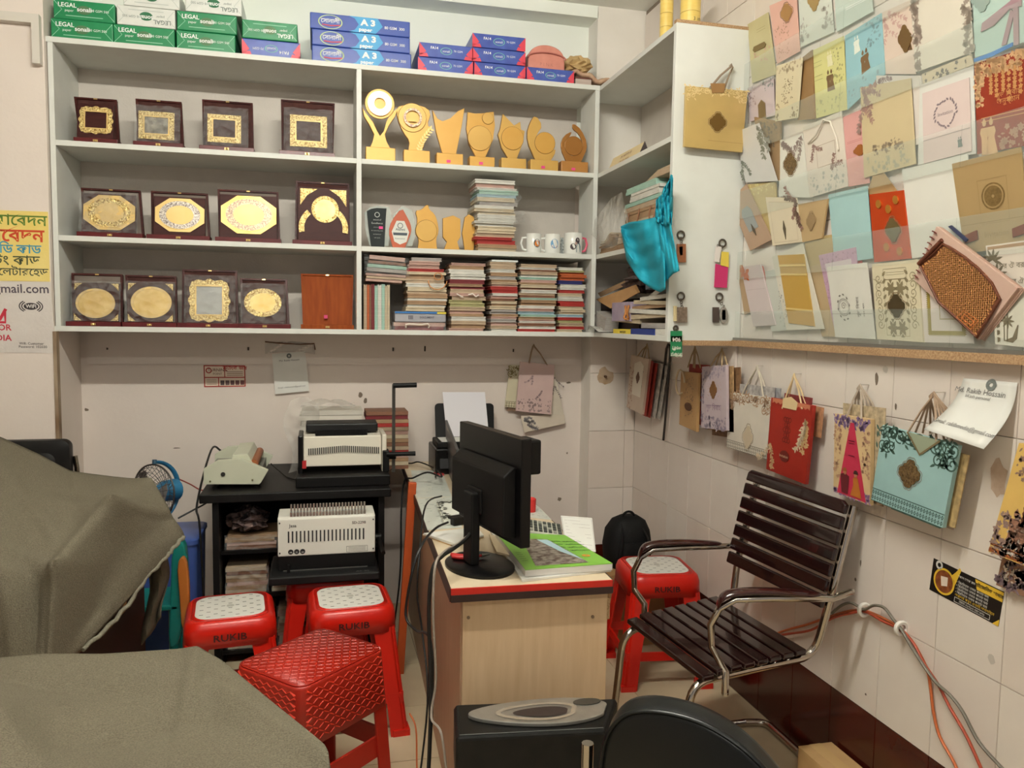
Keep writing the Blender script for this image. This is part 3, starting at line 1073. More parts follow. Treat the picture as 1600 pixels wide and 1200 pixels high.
trophy([(331, 478), (340, 520), (365, 560), (385, 600), (378, 632), (365, 655), (460, 655), (440, 632), (432, 600), (450, 560), (478, 520), (492, 482), (465, 500), (440, 540), (428, 585), (411, 606), (398, 585), (380, 545), (352, 510)],
	   ((346, 655), (477, 697), 1), 'gold trophy of two hands holding up a round engraved disc', 2, [((410, 464), 62, M_TG2)], extra=ex_rings((410, 462), 52, 24, M_PINKG))
trophy(sm([(486, 478), (488, 530), (515, 592), (545, 630), (535, 668), (605, 668), (608, 620), (645, 570), (620, 560), (640, 500), (600, 470), (520, 468)], 1),
	   ((514, 668), (630, 704), 1), 'gold trophy with a round medal, square plate and laurel branch', 2, [((555, 525), 60, M_TG2)], extra=ex_laurel)
trophy([(645, 490), (668, 530), (690, 541), (725, 528), (760, 495), (788, 483), (776, 560), (750, 680), (690, 680), (662, 590)],
	   ((660, 682), (777, 716), 1), 'plain gold trophy shaped like an open V with a swooping top edge', 2, sticker=1)
trophy([(803, 500), (835, 507), (865, 506), (918, 498), (924, 560), (915, 625), (880, 695), (840, 695), (808, 640), (797, 575)],
	   ((807, 697), (917, 730), 1), 'gold shield trophy with a large disc and a tiny disc at its shoulder', 2, [((857, 617), 53, M_TG2), ((893, 528), 25, M_TG2)], sticker=1)
trophy([(960, 508), (985, 535), (1010, 560), (1037, 543), (1040, 578), (1057, 585), (1050, 635), (1020, 702), (985, 702), (955, 660), (938, 600), (948, 575)],
	   ((948, 704), (1057, 737), 1), 'gold crown-topped trophy with two spikes and a disc, without a price sticker', 2, [((1003, 617), 50, M_TG)], m=M_TG2)
trophy(sm([(1105, 512), (1138, 562), (1110, 600), (1103, 640), (1125, 680), (1165, 686), (1196, 660), (1190, 695), (1165, 712), (1115, 712), (1080, 665), (1066, 600), (1082, 545)], 1),
	   ((1077, 711), (1199, 745), 1), 'gold flame-shaped trophy with a round disc, second from the right', 2, [((1148, 638), 47, M_TG)], sticker=1, m=M_TG2)
trophy(sm([(1272, 548), (1310, 578), (1337, 640), (1327, 690), (1300, 718), (1250, 718), (1226, 690), (1217, 645), (1232, 605), (1268, 585), (1262, 603), (1238, 640), (1242, 680), (1275, 700), (1310, 680), (1318, 640), (1300, 598), (1270, 575)], 1),
	   ((1213, 718), (1331, 753), 1), 'darker bronze crescent trophy at the right end of the row', 2, [((1276, 651), 42, M_TBR)], m=M_TBR, bm=mat('trophy_base_brown', (176, 122, 60), .4), sticker=1, edge=False)

# small awards on the shelf below
M_CLEAR = glassy('clear_acrylic', (214, 226, 220), .05, .35)
T = trophy([(352, 942), (372, 932), (396, 928), (440, 930), (436, 985), (430, 1093), (372, 1093), (358, 1010)], ((350, 1090), (442, 1100), 0), 'small black glass award with fine white writing', 1, y=3.71, m=mat('black_glass', (44, 50, 50), .1, coat=.5), edge=False)
c = at(zz((398, 1010)), 'y', 3.709)
P = Panel(c + V((-.04, 0, .07)), c + V((.04, 0, .07)), c + V((.04, 0, -.07)), c + V((-.04, 0, -.07)))
mb = MB()
P.ring(mb, 0, .052, .012, .009, 16)
for i, (s, b) in enumerate(((.010, 'award of'), (.012, 'Excellence'), (.006, 'presented to'), (.006, 'for outstanding work'), (.006, 'and dedication'), (.006, 'with thanks'))):
	P.text(mb, b, 0, .026 - i * .016, s)
mb.build('lettering', flat((180, 186, 180)), T)
MB().box(c.x + .008, c.x + .026, 3.7065, 3.708, c.z - .012, c.z).build('price_sticker', M_STK, T)
q = [at(zz(p), 'y', 3.72) for p in [(342, 950), (365, 925), (400, 918), (452, 925), (462, 960), (448, 1098), (365, 1098), (345, 1020)]]
for p in q: p.z = max(p.z, SZ[1])
MB().prism(q, (0, .008, 0)).build('clear_backing', M_CLEAR, T)
T = trophy(sm([(508, 926), (530, 965), (548, 1000), (552, 1035), (530, 1085), (492, 1099), (462, 1085), (448, 1035), (462, 985)], 1), ((455, 1090), (550, 1102), 0), 'clear flame-shaped award with a red tip and a white label', 1, y=3.71, m=mat('award_red', (198, 106, 80), .2), edge=False)
c = at(zz((500, 1035)), 'y', 3.709)
P = Panel(c + V((-.05, 0, .07)), c + V((.05, 0, .07)), c + V((.05, 0, -.07)), c + V((-.05, 0, -.07)))
mb = MB()
P.poly(mb, [(-.038, .0), (-.026, -.045), (0, -.058), (.03, -.045), (.042, 0), (.02, .05), (-.016, .05)])
mb.build('label_panel', flat((222, 222, 214)), T)
P.lift = .0012
mb = MB()
P.ring(mb, .001, .028, .013, .010, 16)
P.text(mb, 'Alumni', .001, .006, .015, bold=.02)
P.poly(mb, [(-.032, -.004), (.034, -.004), (.032, -.016), (-.03, -.016)])
P.text(mb, 'Association', 0, -.034, .010)
mb.build('lettering', flat((70, 80, 90)), T)
q = [at(zz(p), 'y', 3.722) for p in [(468, 960), (510, 918), (555, 940), (575, 1020), (555, 1098), (470, 1098)]]
for p in q: p.z = max(p.z, SZ[1])
MB().prism(q, (0, .008, 0)).build('clear_backing', M_CLEAR, T)
trophy(sm([(568, 940), (595, 938), (625, 908), (630, 935), (655, 955), (668, 990), (674, 1035), (660, 1068), (668, 1102), (578, 1102), (586, 1068), (566, 1035), (580, 985)], 1), ((570, 1090), (672, 1102), 0), 'small gold award with a curled crest and a round front, right of the clear award', 1, [((618, 1030), 46, M_TG2)], y=3.71)
trophy([(692, 975), (738, 962), (770, 978), (770, 1058), (756, 1080), (768, 1104), (696, 1104), (710, 1080), (692, 1058)], ((690, 1090), (770, 1104), 0), 'small plain gold cup-shaped award with a dark brown backing', 1, y=3.71)
trophy([(790, 970), (808, 957), (830, 968), (836, 1040), (828, 1104), (790, 1104), (778, 1040)], ((780, 1090), (836, 1104), 0), 'narrow gold award pushed against the tall pile of cards', 1, y=3.73)

# mugs
M_MUG = mat('white_mug', (232, 232, 226), .2, coat=.4)

def mug(xa, xb, pyt, label, handle, motif, hm=None):
	y = 3.71
	a, b = at((xa, 380), 'y', y), at((xb, 380), 'y', y)
	r = (b.x - a.x) / 2
	c = V(((a.x + b.x) / 2, y, SZ[1]))
	h = at((xa, pyt), 'y', y).z - SZ[1]
	T = thing('mug', label, 'mug', c, 0, 'printed mugs on the shelf')
	mb = MB()
	mb.lathe([(.001, .0), (r * .93, 0), (r, .004), (r, h - .002), (r - .002, h), (r - .004, h - .002), (r - .004, .006), (.001, .005)], 32, Matrix.Translation(c))
	mb.build('body', M_MUG, T, smooth=50)
	s = handle
	if s:
		mb = MB()
		mb.tube([c + V((s * (r - .002), 0, h * .8)), c + V((s * (r + .018), 0, h * .78)), c + V((s * (r + .026), 0, h * .5)), c + V((s * (r + .016), 0, h * .2)), c + V((s * (r - .002), 0, h * .16))], .006, 8)
		mb.build('handle', hm or M_MUG, T, smooth=60)
	R = r + .0006

	def curv(u, v):
		a = u / R - PI / 2
		return V((c.x + R * math.cos(a), c.y + R * math.sin(a), c.z + h / 2 + v))
	for nm, col, poly in motif:
		mb = MB()
		mb.face([curv(u * r, v * r) for u, v in poly])
		mb.build(nm, flat(col), T)

def circ(x, y, a, b, n=20): return [(x + a * math.cos(2 * PI * k / n), y + b * math.sin(2 * PI * k / n)) for k in range(n)]

mug(822, 845, 365, 'white mug with an orange round picture, nearest the pile of cards', -1, [('picture_rim', (60, 70, 80), circ(.25, 0, .48, .55)), ('picture', (222, 124, 40), circ(.25, .0, .42, .48))][:1] + [('picture', (226, 130, 44), [(x, y) for x, y in circ(.25, -.05, .36, .38)])])
mug(851, 875, 366, 'white mug with a round blue scene, middle of the three', -1, [('picture_rim', (170, 120, 70), circ(.0, 0, .58, .66)), ('picture', (110, 160, 200), circ(0, 0, .5, .58))][1:] + [('picture_ground', (196, 120, 70), [(-.42, -.2), (-.2, -.5), (.2, -.5), (.42, -.2)])])
mug(882, 909, 364, 'white mug with a dark photograph of a couple and a pink handle', 1, [('photo_hair', (70, 60, 66), circ(.2, .3, .26, .34)), ('photo_figure', (104, 130, 136), [(.1, .1), (.45, .05), (.62, -.3), (.6, -.95), (.05, -.95), (.05, -.3)]), ('photo_child', (70, 56, 58), circ(-.3, -.35, .34, .34)), ('photo_face', (206, 176, 160), circ(0.02, .0, .14, .16))], mat('pink_handle', (214, 96, 120), .3))
MB_ = MB().box(at((875.5, 380), 'y', 3.74).x, at((881, 380), 'y', 3.74).x, 3.74, 3.80, SZ[1], SZ[1] + .085)
tag(MB_.build('card_box', mat('mug_box', (206, 210, 206), .6, c2=(120, 128, 130), scale=120, amt=.3)), 'narrow printed card box between two mugs', 'box')

# ================================================================== piles of invitation cards
PAL = {'cream': (212, 196, 166), 'beige': (196, 172, 144), 'white': (224, 222, 212), 'tan': (176, 142, 108), 'rose': (202, 164, 150), 'maroon': (122, 34, 40), 'red': (178, 46, 40), 'mint': (170, 206, 190), 'pale blue': (166, 196, 206), 'orange': (196, 98, 48), 'navy': (40, 44, 110), 'olive': (180, 174, 122), 'brown': (140, 96, 72), 'grey': (176, 170, 164)}
CARDN = 0

def card_mat(cn):
	c = PAL[cn]
	return mat('card_' + cn.replace(' ', '_'), c, .6, c2=tuple(int(x * .84) for x in c), scale=160, amt=.6, stretch=(.15, .15, 1))

def pile(xa, xb, pyb, n, h, cols, where, z0, y0=3.66, depth=.17, seed=0, jit=.008, tk=None, mix=None, top=None):
	global CARDN
	rd = random.Random(seed)
	xl, xr = at((xa, pyb), 'y', y0).x, at((xb, pyb), 'y', y0).x
	hs = [rd.uniform(.7, 1.35) for _ in range(n)]
	s = h / sum(hs)
	z = z0
	for i in range(n):
		cn = cols[rd.randrange(len(cols))]
		if mix and i in mix: cn = mix[i]
		t = hs[i] * s
		dx, dw = rd.uniform(-jit, jit), rd.uniform(-jit, 0)
		mb = MB()
		ov = .0
		x0, x1 = xl + dx - dw * .3, xr + dx + dw
		yy = y0 + rd.uniform(0, .012)
		# a folded card or envelope: two leaves with a gap at the open edge
		a = t * .36
		mb.box(x0, x1, yy, yy + depth, z, z + a)
		mb.box(x0 + .002, x1 - .002, yy + .004, yy + depth, z + a, z + t - a)
		mb.box(x0 + rd.uniform(-.002, .002), x1, yy + rd.uniform(-.001, .003), yy + depth, z + t - a, z + t - .0002)
		o = mb.build('invitation_card', card_mat(cn))
		tag(o, '%s card, %s from bottom of %s' % (cn, ORD[i + 1], where) if i else '%s card, lowest in %s' % (cn, where), 'card', 'invitation cards piled on the shelves')
		z += t
		CARDN += 1
	return z, xl, xr

LO = ['cream', 'beige', 'white', 'tan', 'rose', 'cream', 'beige']
z5 = pile(873, 913, 520, 23, .31, ['cream', 'white', 'olive', 'beige', 'red', 'orange', 'cream'], 'the rightmost lower-shelf pile', SZ[0], seed=11, mix={17: 'navy', 19: 'orange', 20: 'orange', 9: 'red', 10: 'red', 4: 'red', 5: 'pale blue'})
pile(811, 869, 520, 26, .32, LO + ['white', 'brown', 'white'], 'the second lower-shelf pile from right', SZ[0], seed=12, mix={0: 'red', 6: 'mint', 7: 'pale blue', 12: 'mint', 20: 'mint'})
pile(766, 808, 520, 24, .325, LO + ['grey', 'brown'], 'the third lower-shelf pile from right', SZ[0], seed=13, mix={14: 'red', 15: 'red', 0: 'white', 12: 'rose'})
pile(703, 758, 520, 20, .315, LO + ['olive'], 'the pile with white ribbon ends', SZ[0], seed=14, mix={12: 'maroon', 14: 'maroon', 16: 'white', 17: 'white', 0: 'rose'})
pile(634, 697, 520, 12, .195, LO, 'the pile topped by a looped cord', SZ[0] + .088, seed=15, mix={11: 'red', 9: 'tan', 10: 'cream'})
pile(640, 690, 430, 3, .05, ['grey', 'rose'], 'the small patterned stack under the shelf', SZ[0] + .284, seed=16)
zt, xl, xr = pile(744, 806, 390, 21, .33, ['white', 'cream', 'white', 'beige', 'cream', 'grey', 'rose'], 'the tall pile beside the mugs', SZ[1], seed=17, jit=.012, mix={1: 'tan', 2: 'red', 3: 'red', 16: 'pale blue', 17: 'mint'}, depth=.18)

# clear plastic around some of the pile
def wrap_sheet(name, x0, x1, z0, z1, y, label, seed, parent=None):
	rd = random.Random(seed)
	ph = [rd.uniform(0, 6) for _ in range(4)]
	mb = MB()
	mb.grid(lambda u, v: V((x0 + (x1 - x0) * u + .008 * math.sin(ph[3] + 9 * v), y - .006 - .006 * math.sin(ph[0] + 17 * u + 5 * v) - .004 * math.sin(ph[1] + 31 * v + 9 * u), z0 + (z1 - z0) * v + .004 * math.sin(ph[2] + 11 * u))), 22, 14)
	return tag(mb.build(name, M_WRAP, parent, smooth=25), label, 'plastic wrap')

wrap_sheet('plastic_wrap', xl - .01, xr + .012, SZ[1] + .215, SZ[1] + .29, 3.652, 'crinkled clear plastic round the top of the tall pile', 3)
wrap_sheet('plastic_wrap', xl - .012, xr + .03, SZ[1] + .135, SZ[1] + .19, 3.650, 'crinkled clear plastic round the middle of the tall pile', 4)

# upright cards at the left end of the lower shelf
rd = random.Random(9)
px = 568.5
for i, (wd, cn) in enumerate(((5, 'beige'), (4, 'orange'), (3, 'brown'), (5, 'maroon'), (5, 'mint'), (6, 'white'), (5, 'mint'), (4, 'cream'), (4, 'cream'))):
	x0, x1 = at((px, 480), 'y', 3.665).x, at((px + wd - .4, 480), 'y', 3.665).x
	x0 = max(x0, XD + .0115)
	mb = MB()
	hh = .205 + rd.uniform(-.004, .004)
	t = (x1 - x0) * .36
	mb.box(x0, x0 + t, 3.668, 3.85, SZ[0], SZ[0] + hh)
	mb.box(x0 + t, x1 - t, 3.672, 3.85, SZ[0], SZ[0] + hh - .004)
	mb.box(x1 - t, x1, 3.668, 3.85, SZ[0], SZ[0] + hh)
	tag(mb.build('upright_card', card_mat(cn)), '%s card standing upright, %s from the divider on the lower shelf' % (cn, ORD[i + 1]), 'card', 'upright cards on the lower shelf')
	px += wd
xu = at((px, 480), 'y', 3.665).x
# flat cards and a plastic bag lying on the upright ones
for i, (xa, xb, cn, zz0) in enumerate(((570, 628, 'rose', .211), (571, 640, 'beige', .224), (570, 634, 'rose', .237))):
	x0, x1 = at((xa, 445), 'y', 3.665).x, at((xb, 445), 'y', 3.665).x
	mb = MB()
	M = Matrix.Translation((x0, 3.665, SZ[0] + zz0 + .01)) @ Matrix.Rotation(math.radians(2.2), 4, 'Y')
	mb.box(0.004, x1 - x0, 0, .17, 0, .0105, M)
	tag(mb.build('flat_card', card_mat(cn)), '%s card lying across the upright cards, %s up' % (cn, ORD[i + 1]), 'card', 'cards lying across the upright ones')
x0, x1 = at((571, 420), 'y', 3.665).x, at((637, 420), 'y', 3.665).x
T = thing('wrapped_card_bundle', 'bundle of cards in a crinkled clear bag at the left end of the lower shelf', 'card bundle', ((x0 + x1) / 2, 3.74, SZ[0] + .268))
for i, (cn, tz) in enumerate((('grey', .016), ('mint', .014), ('brown', .012), ('rose', .018))):
	M = Matrix.Translation((x0, 3.67, SZ[0] + .268 + i * .018)) @ Matrix.Rotation(math.radians(3.5), 4, 'Y')
	MB().box(.006 + .004 * i, x1 - x0 - .004 * i, 0, .16, 0, tz, M).build('card', card_mat(cn), T)
mb = MB()
mb.grid(lambda u, v: V((x0 - .006 + (x1 - x0 + .012) * u, 3.658 - .008 * math.sin(14 * u + 5 * v) - .006 * math.sin(27 * v - 8 * u), SZ[0] + .25 + .088 * v - .01 * u)), 24, 12)
mb.build('clear_bag', M_WRAP, T, smooth=20)
# pouch with barcode, a bag with a handle under the corded pile
x0, x1 = at((617, 500), 'y', 3.662).x, at((697, 500), 'y', 3.662).x
T = thing('plastic_pouch', 'grey plastic pouch with a blue zip edge and a barcode on the lower shelf', 'pouch', ((x0 + x1) / 2, 3.7, SZ[0] + .036))
MB().box(x0, x1, 3.664, 3.80, SZ[0] + .037, SZ[0] + .086).build('body', mat('pouch_grey', (176, 176, 182), .35, c2=(160, 160, 168), scale=12), T, bevel=.006)
mb = MB().box(x0, x0 + (x1 - x0) * .82, 3.659, 3.664, SZ[0] + .077, SZ[0] + .085)
mb.build('zip_edge', flat((52, 120, 190)), T)
MB().box(x0 + (x1 - x0) * .82, x1, 3.659, 3.664, SZ[0] + .077, SZ[0] + .085).build('zip_edge', flat((226, 206, 70)), T)
mb = MB()
for i in range(9): mb.box(x0 + .062 + i * .0025, x0 + .062 + i * .0025 + (.0012 if i % 3 else .0018), 3.6625, 3.664, SZ[0] + .05, SZ[0] + .068)
P = Panel((x0, 3.6635, SZ[0] + .086), (x1, 3.6635, SZ[0] + .086), (x1, 3.6635, SZ[0] + .037), (x0, 3.6635, SZ[0] + .037))
P.text(mb, 'DOCUMENT', .03, -.006, .012, bold=.02)
mb.build('barcode', flat((70, 70, 80)), T)
T = thing('wrapped_card_bundle', 'flat bundle in clear plastic with a white handle, bottom of the lower shelf', 'card bundle', ((x0 + x1) / 2, 3.7, SZ[0]))
MB().box(x0, x1 - .01, 3.668, 3.81, SZ[0], SZ[0] + .018).build('card', card_mat('maroon'), T)
MB().box(x0 - .005, x1 - .004, 3.666, 3.81, SZ[0] + .018, SZ[0] + .035).build('card', card_mat('rose'), T)
mb = MB()
mb.tube([(x0 + .05, 3.66, SZ[0] + .012), (x0 + .05, 3.652, SZ[0] + .026), (x0 + .065, 3.65, SZ[0] + .028), (x0 + .12, 3.65, SZ[0] + .026), (x0 + .15, 3.65, SZ[0] + .03), (x0 + .158, 3.652, SZ[0] + .022), (x0 + .155, 3.66, SZ[0] + .012)], .004, 8)
mb.build('handle', flat((226, 214, 200)), T, smooth=60)
mb = MB()
mb.grid(lambda u, v: V((x0 - .012 + (x1 - x0 + .012) * u, 3.66 - .004 * math.sin(14 * u + 5 * v), SZ[0] + .001 + .034 * v)), 18, 4)
mb.build('clear_bag', M_WRAP, T, smooth=20)
# looped cord and ribbon ends
mb = MB()
c = at((683, 432), 'y', 3.648)
mb.tube([c + V((.045 * math.cos(a) * (1 - .12 * k / 30), -.004 * math.sin(k), -.02 + .04 * math.sin(a))) for k, a in ((k, PI * .0 - PI * k / 30) for k in range(31))], .0022, 6)
mb.tube([c + V((.018 * math.cos(2 * PI * k / 16) + .004, -.004, .0 + .016 * math.sin(2 * PI * k / 16))) for k in range(17)], .0022, 6)
tag(mb.build('bag_cord', flat((206, 140, 84)), smooth=60), 'tan cord loop hanging from a card bag on the lower shelf', 'cord')
mb = MB()
c = at((735, 462), 'y', 3.65)
mb.tube([c + V((-.065, 0, .008)), c + V((-.045, -.004, -.004)), c + V((-.035, 0, -.006))], .004, 6, flat=.5)
mb.tube([c + V((-.01, 0, .004)), c + V((.01, -.005, .01)), c + V((.025, -.004, -.004)), c + V((.04, 0, .004))], .004, 6, flat=.5)
tag(mb.build('ribbon_ends', flat((226, 214, 204)), smooth=60), 'curled white ribbon ends sticking out of a card pile', 'ribbon')
MB_ = MB().box(at((770, 402), 'y', 3.64).x, at((811, 402), 'y', 3.64).x, 3.66, 3.80, SZ[0] + .3265, SZ[0] + .3345)
tag(MB_.build('white_envelope', flat((226, 232, 228))), 'white envelope on top of the third pile, just under the shelf', 'envelope')
# ================================================================== corner unit contents
def fx(p, x): return at(p, 'x', x)

# tent-shaped name sign
a, b = fx((952, 252), 1.325), fx((1000, 228), 1.325)
z0 = SZ[2]
T = thing('name_sign', 'cream tent-shaped name sign on the corner unit middle shelf', 'sign', (1.36, (a.y + b.y) / 2, z0))
mb = MB()
mb.prism([(1.32, a.y, z0), (1.345, a.y, z0 + .058), (1.37, a.y, z0)], (0, b.y - a.y, 0))
mb.build('body', mat('sign_cream', (226, 206, 160), .5), T, bevel=.001)
P = Panel((1.345 - .001, a.y, z0 + .056), (1.345 - .001, b.y, z0 + .056), (1.319, b.y, z0), (1.319, a.y, z0))
t = MB()
P.text(t, 'েমা: রকিব উদ্দিন', 0, .004, .018)
P.text(t, 'েডকোেরটর ও িপ্রন্টার', 0, -.018, .012)
t.build('lettering', flat((140, 90, 60)), T)
MB().prism([(1.3195, b.y - .0005, z0), (1.345, b.y - .0005, z0 + .0585), (1.3705, b.y - .0005, z0)], (0, -.004, 0)).build('end_cap', flat((70, 60, 60)), T)

# pile of folded gift bags and packets
def ybox(mb, pxa, pxb, py, x0, x1, z, t, rot=0):
	ya, yb = min(3.835, fx((pxa, py), x0).y), max(2.85, fx((pxb, py), x0).y)
	M = Matrix.Translation((x0, (ya + yb) / 2, z)) @ Matrix.Rotation(rot, 4, 'X')
	mb.box(0, x1 - x0, -abs(ya - yb) / 2, abs(ya - yb) / 2, 0, t, M)
	return mb

z = SZ[1]
for i, (pa, pb, t, cn, lab) in enumerate(((938, 1040, .030, 'tan', 'flat tan bag at the bottom of the corner unit bag pile'), (965, 1044, .045, 'beige', 'thick beige bag second in the corner unit bag pile'),
										 (975, 1045, .040, 'cream', 'cream folded gift bag with brown handles in the corner unit'), (977, 1046, .042, 'tan', 'tan folded gift bag in the corner unit pile'),
										 (976, 1044, .022, 'beige', 'slim beige packet in the corner unit pile'), (976, 1042, .018, 'mint', 'pale mint packet in clear plastic, corner unit pile'),
										 (984, 1030, .038, 'white', 'white packet of envelopes near the top of the corner unit pile'), (978, 1025, .028, 'mint', 'mint packet at the top of the corner unit pile'))):
	mb = MB()
	k = 3 if t > .03 else 2
	for q in range(k):
		ybox(mb, pa + q, pb - q % 2, 380 - i * 12, 1.325 + .002 * (q % 2), 1.56, z + t * q / k, t / k * .93)
	o = mb.build('folded_bag' if t > .03 else 'card_packet', card_mat(cn), smooth=None)
	tag(o, lab, 'bag' if t > .03 else 'packet', 'bags and packets piled in the corner unit')
	if i == 2:
		for (pa2, pb2) in ((982, 998), (1016, 1024)):
			mb = MB()
			ya, yb = fx((pa2, 340), 1.32).y, fx((pb2, 340), 1.32).y
			mb.tube([(1.322, ya, z + .078), (1.315, ya + .004, z + .04), (1.312, (ya + yb) / 2, z - .005), (1.315, yb, z + .035), (1.322, yb, z + .082)], .0028, 6)
			h = mb.build('handle', flat((150, 104, 76)), None, smooth=60)
			tag(h, 'brown cord handle hanging off the cream gift bag, %s one' % ('wider' if pa2 == 982 else 'narrower'), 'cord')
	z += t
ya, yb = fx((1008, 285), 1.33).y, fx((1048, 270), 1.33).y
mb = MB()
mb.prism([(1.33, ya, z), (1.33, (ya + yb) / 2, z + .028), (1.33, yb, z + .03), (1.33, yb, z), (1.33, (ya * .4 + yb * .6), z - .0)], (.2, 0, 0))
tag(mb.build('folded_bag', card_mat('beige'), bevel=.002), 'beige bag tilted on top of the corner unit pile', 'bag')

# limp clear plastic bag, left of the pile
mb = MB()
c0 = [(922, 365), (928, 345), (940, 330), (955, 310), (972, 300), (977, 320)]
c1 = [(930, 372), (940, 388), (955, 388), (970, 380), (978, 370), (982, 340)]

def curve(pts, t):
	t = max(0, min(.9999, t)) * (len(pts) - 1)
	i = int(t)
	f = t - i
	return (pts[i][0] * (1 - f) + pts[i + 1][0] * f, pts[i][1] * (1 - f) + pts[i + 1][1] * f)

def clear_fn(u, v):
	a, b = curve(c0, u), curve(c1, u)
	p = (a[0] * (1 - v) + b[0] * v, a[1] * (1 - v) + b[1] * v)
	q = fx(p, 1.285 + .02 * math.sin(PI * v) * -1 + .008 * math.sin(14 * u + 3 * v))
	return q

mb.grid(clear_fn, 20, 12)
tag(mb.build('clear_plastic_bag', glassy('clear_bag_film', (230, 226, 214), .1, .30, .02, 18), smooth=30), 'limp clear plastic bag drooping from the corner unit shelf', 'plastic bag')
for i, (dz, cn) in enumerate(((.0, 'tan'), (.012, 'beige'), (.022, 'cream'))):
	mb = MB()
	mb.grid(lambda u, v: V((1.31 + .10 * v, fx((936 + 2 * i, 378), 1.31).y - (.16 - .02 * i) * u, SZ[1] + .033 + dz + .008 * u + .03 * u * u + .004 * math.sin(8 * u + i))), 12, 4)
	tag(mb.build('kraft_sheet', card_mat(cn), solid=.004, smooth=60), '%s sheet curling inside the clear bag' % cn, 'paper', 'sheets in the clear bag')

# teal cloth bag hanging off the shelf
M_TEAL = mat('teal_nonwoven', (20, 160, 182), .75, c2=(14, 142, 166), scale=300, amt=.6)

def drape(name, T, top, bot, x, folds, nu=26, nv=20, seed=0, m=None, amp=.02):
	mb = MB()
	rd = random.Random(seed)
	ph = rd.uniform(0, 6)

	def fn(u, v):
		a, b = curve(top, u), curve(bot, u)
		p = (a[0] * (1 - v) + b[0] * v, a[1] * (1 - v) + b[1] * v)
		return fx(p, x - amp * (.5 + .6 * math.sin(ph + folds * u + 3.2 * v) * (.3 + .7 * v)) - .4 * amp * math.sin(ph * 2 + 1.7 * folds * u - 6 * v) - .22 * amp * math.sin(19 * u + 13 * v + ph) * math.sin(11 * v - 7 * u))
	mb.grid(fn, nu, nv)
	return mb.build(name, m or M_TEAL, T, smooth=60, solid=.002)

T = thing('teal_cloth_bag', 'bright teal cloth bag hanging crumpled from the corner unit', 'bag', (1.27, 3.05, 1.50))
drape('bag_skirt', T, [(970, 354), (985, 347), (1000, 345), (1015, 342), (1030, 338), (1038, 340)], [(971, 362), (980, 408), (998, 436), (1015, 449), (1032, 457), (1040, 452)], 1.270, 4.2, seed=2, amp=.03)
drape('bag_side', T, [(1026, 330), (1036, 336), (1047, 345)], [(1040, 440), (1052, 428), (1062, 423)], 1.262, 4, seed=3, amp=.014)
drape('bag_neck', T, [(1038, 292), (1044, 285), (1049, 272), (1052, 278)], [(1024, 340), (1034, 346), (1044, 350), (1050, 352)], 1.27, 11, seed=5, amp=.022)
drape('bag_fold', T, [(1025, 312), (1032, 306), (1040, 300)], [(1024, 345), (1032, 350), (1042, 352)], 1.258, 9, seed=7, amp=.016)

# clutter on the lowest shelf of the corner unit
z = SZ[0]
it = []

def slabx(name, pa, pb, py, x0, x1, z, t, m, label, cat, tilt=0, group='clutter on the lowest corner shelf'):
	mb = ybox(MB(), pa, pb, py, x0, x1, z, t, tilt)
	return tag(mb.build(name, m, bevel=.001), label, cat, group)

slabx('paper_box', 958, 984, 522, 1.308, 1.50, z, .020, flat((228, 204, 70)), 'yellow box edge at the bottom of the corner unit', 'box')
slabx('paper_box', 985, 1022, 524, 1.308, 1.50, z, .024, flat((36, 56, 128)), 'dark blue box at the bottom of the corner unit', 'box')
t = MB()
yy0, yy1 = fx((960, 522), 1.307).y, fx((1020, 524), 1.307).y
P = Panel((1.307, yy0, z + .02), (1.307, yy1, z + .02), (1.307, yy1, z), (1.307, yy0, z))
P.text(t, 'MAX FLOW', -P.w * .26, -.006, .013, bold=.03)
tag(t.build('box_print', flat((60, 50, 40))), 'small dark lettering along the yellow box edge', 'lettering')
for i, (pa, pb, t, cn, dx) in enumerate(((1020, 1042, .030, 'white', .0), (1002, 1041, .022, 'grey', .01), (960, 1000, .026, 'cream', .012), (985, 1041, .020, 'cream', .006), (975, 1041, .018, 'white', .0), (970, 1040, .016, 'tan', .01), (990, 1041, .016, 'cream', .004), (1000, 1041, .016, 'white', .0))):
	zz_ = z + (.027 if i in (0, 1) else .03 + .019 * (i - 1))
	if i == 0: zz_ = z + .0
	if i == 0: pa = 1024
	slabx('loose_card', pa, pb, 505 - 6 * i, 1.312 + dx, 1.53, zz_ if i else z, t if i else .026, card_mat(cn), ['white bundle in the corner', 'grey folder', 'cream packet on the yellow box', 'cream folded cards', 'white folded cards', 'tan card', 'cream card', 'white card'][i] + ' among clutter of the corner unit', 'card', tilt=(.0 if i < 2 else (-1) ** i * .03))
slabx('blue_packet', 1008, 1043, 470, 1.32, 1.52, z + .20, .024, mat('blue_grey_packet', (120, 138, 160), .5), 'blue-grey packet on the clutter, corner unit lowest shelf', 'packet', -.12)
slabx('white_card_stack', 1010, 1042, 492, 1.318, 1.50, z + .163, .022, card_mat('white'), 'white cards slanting under the blue-grey packet', 'card', -.3)
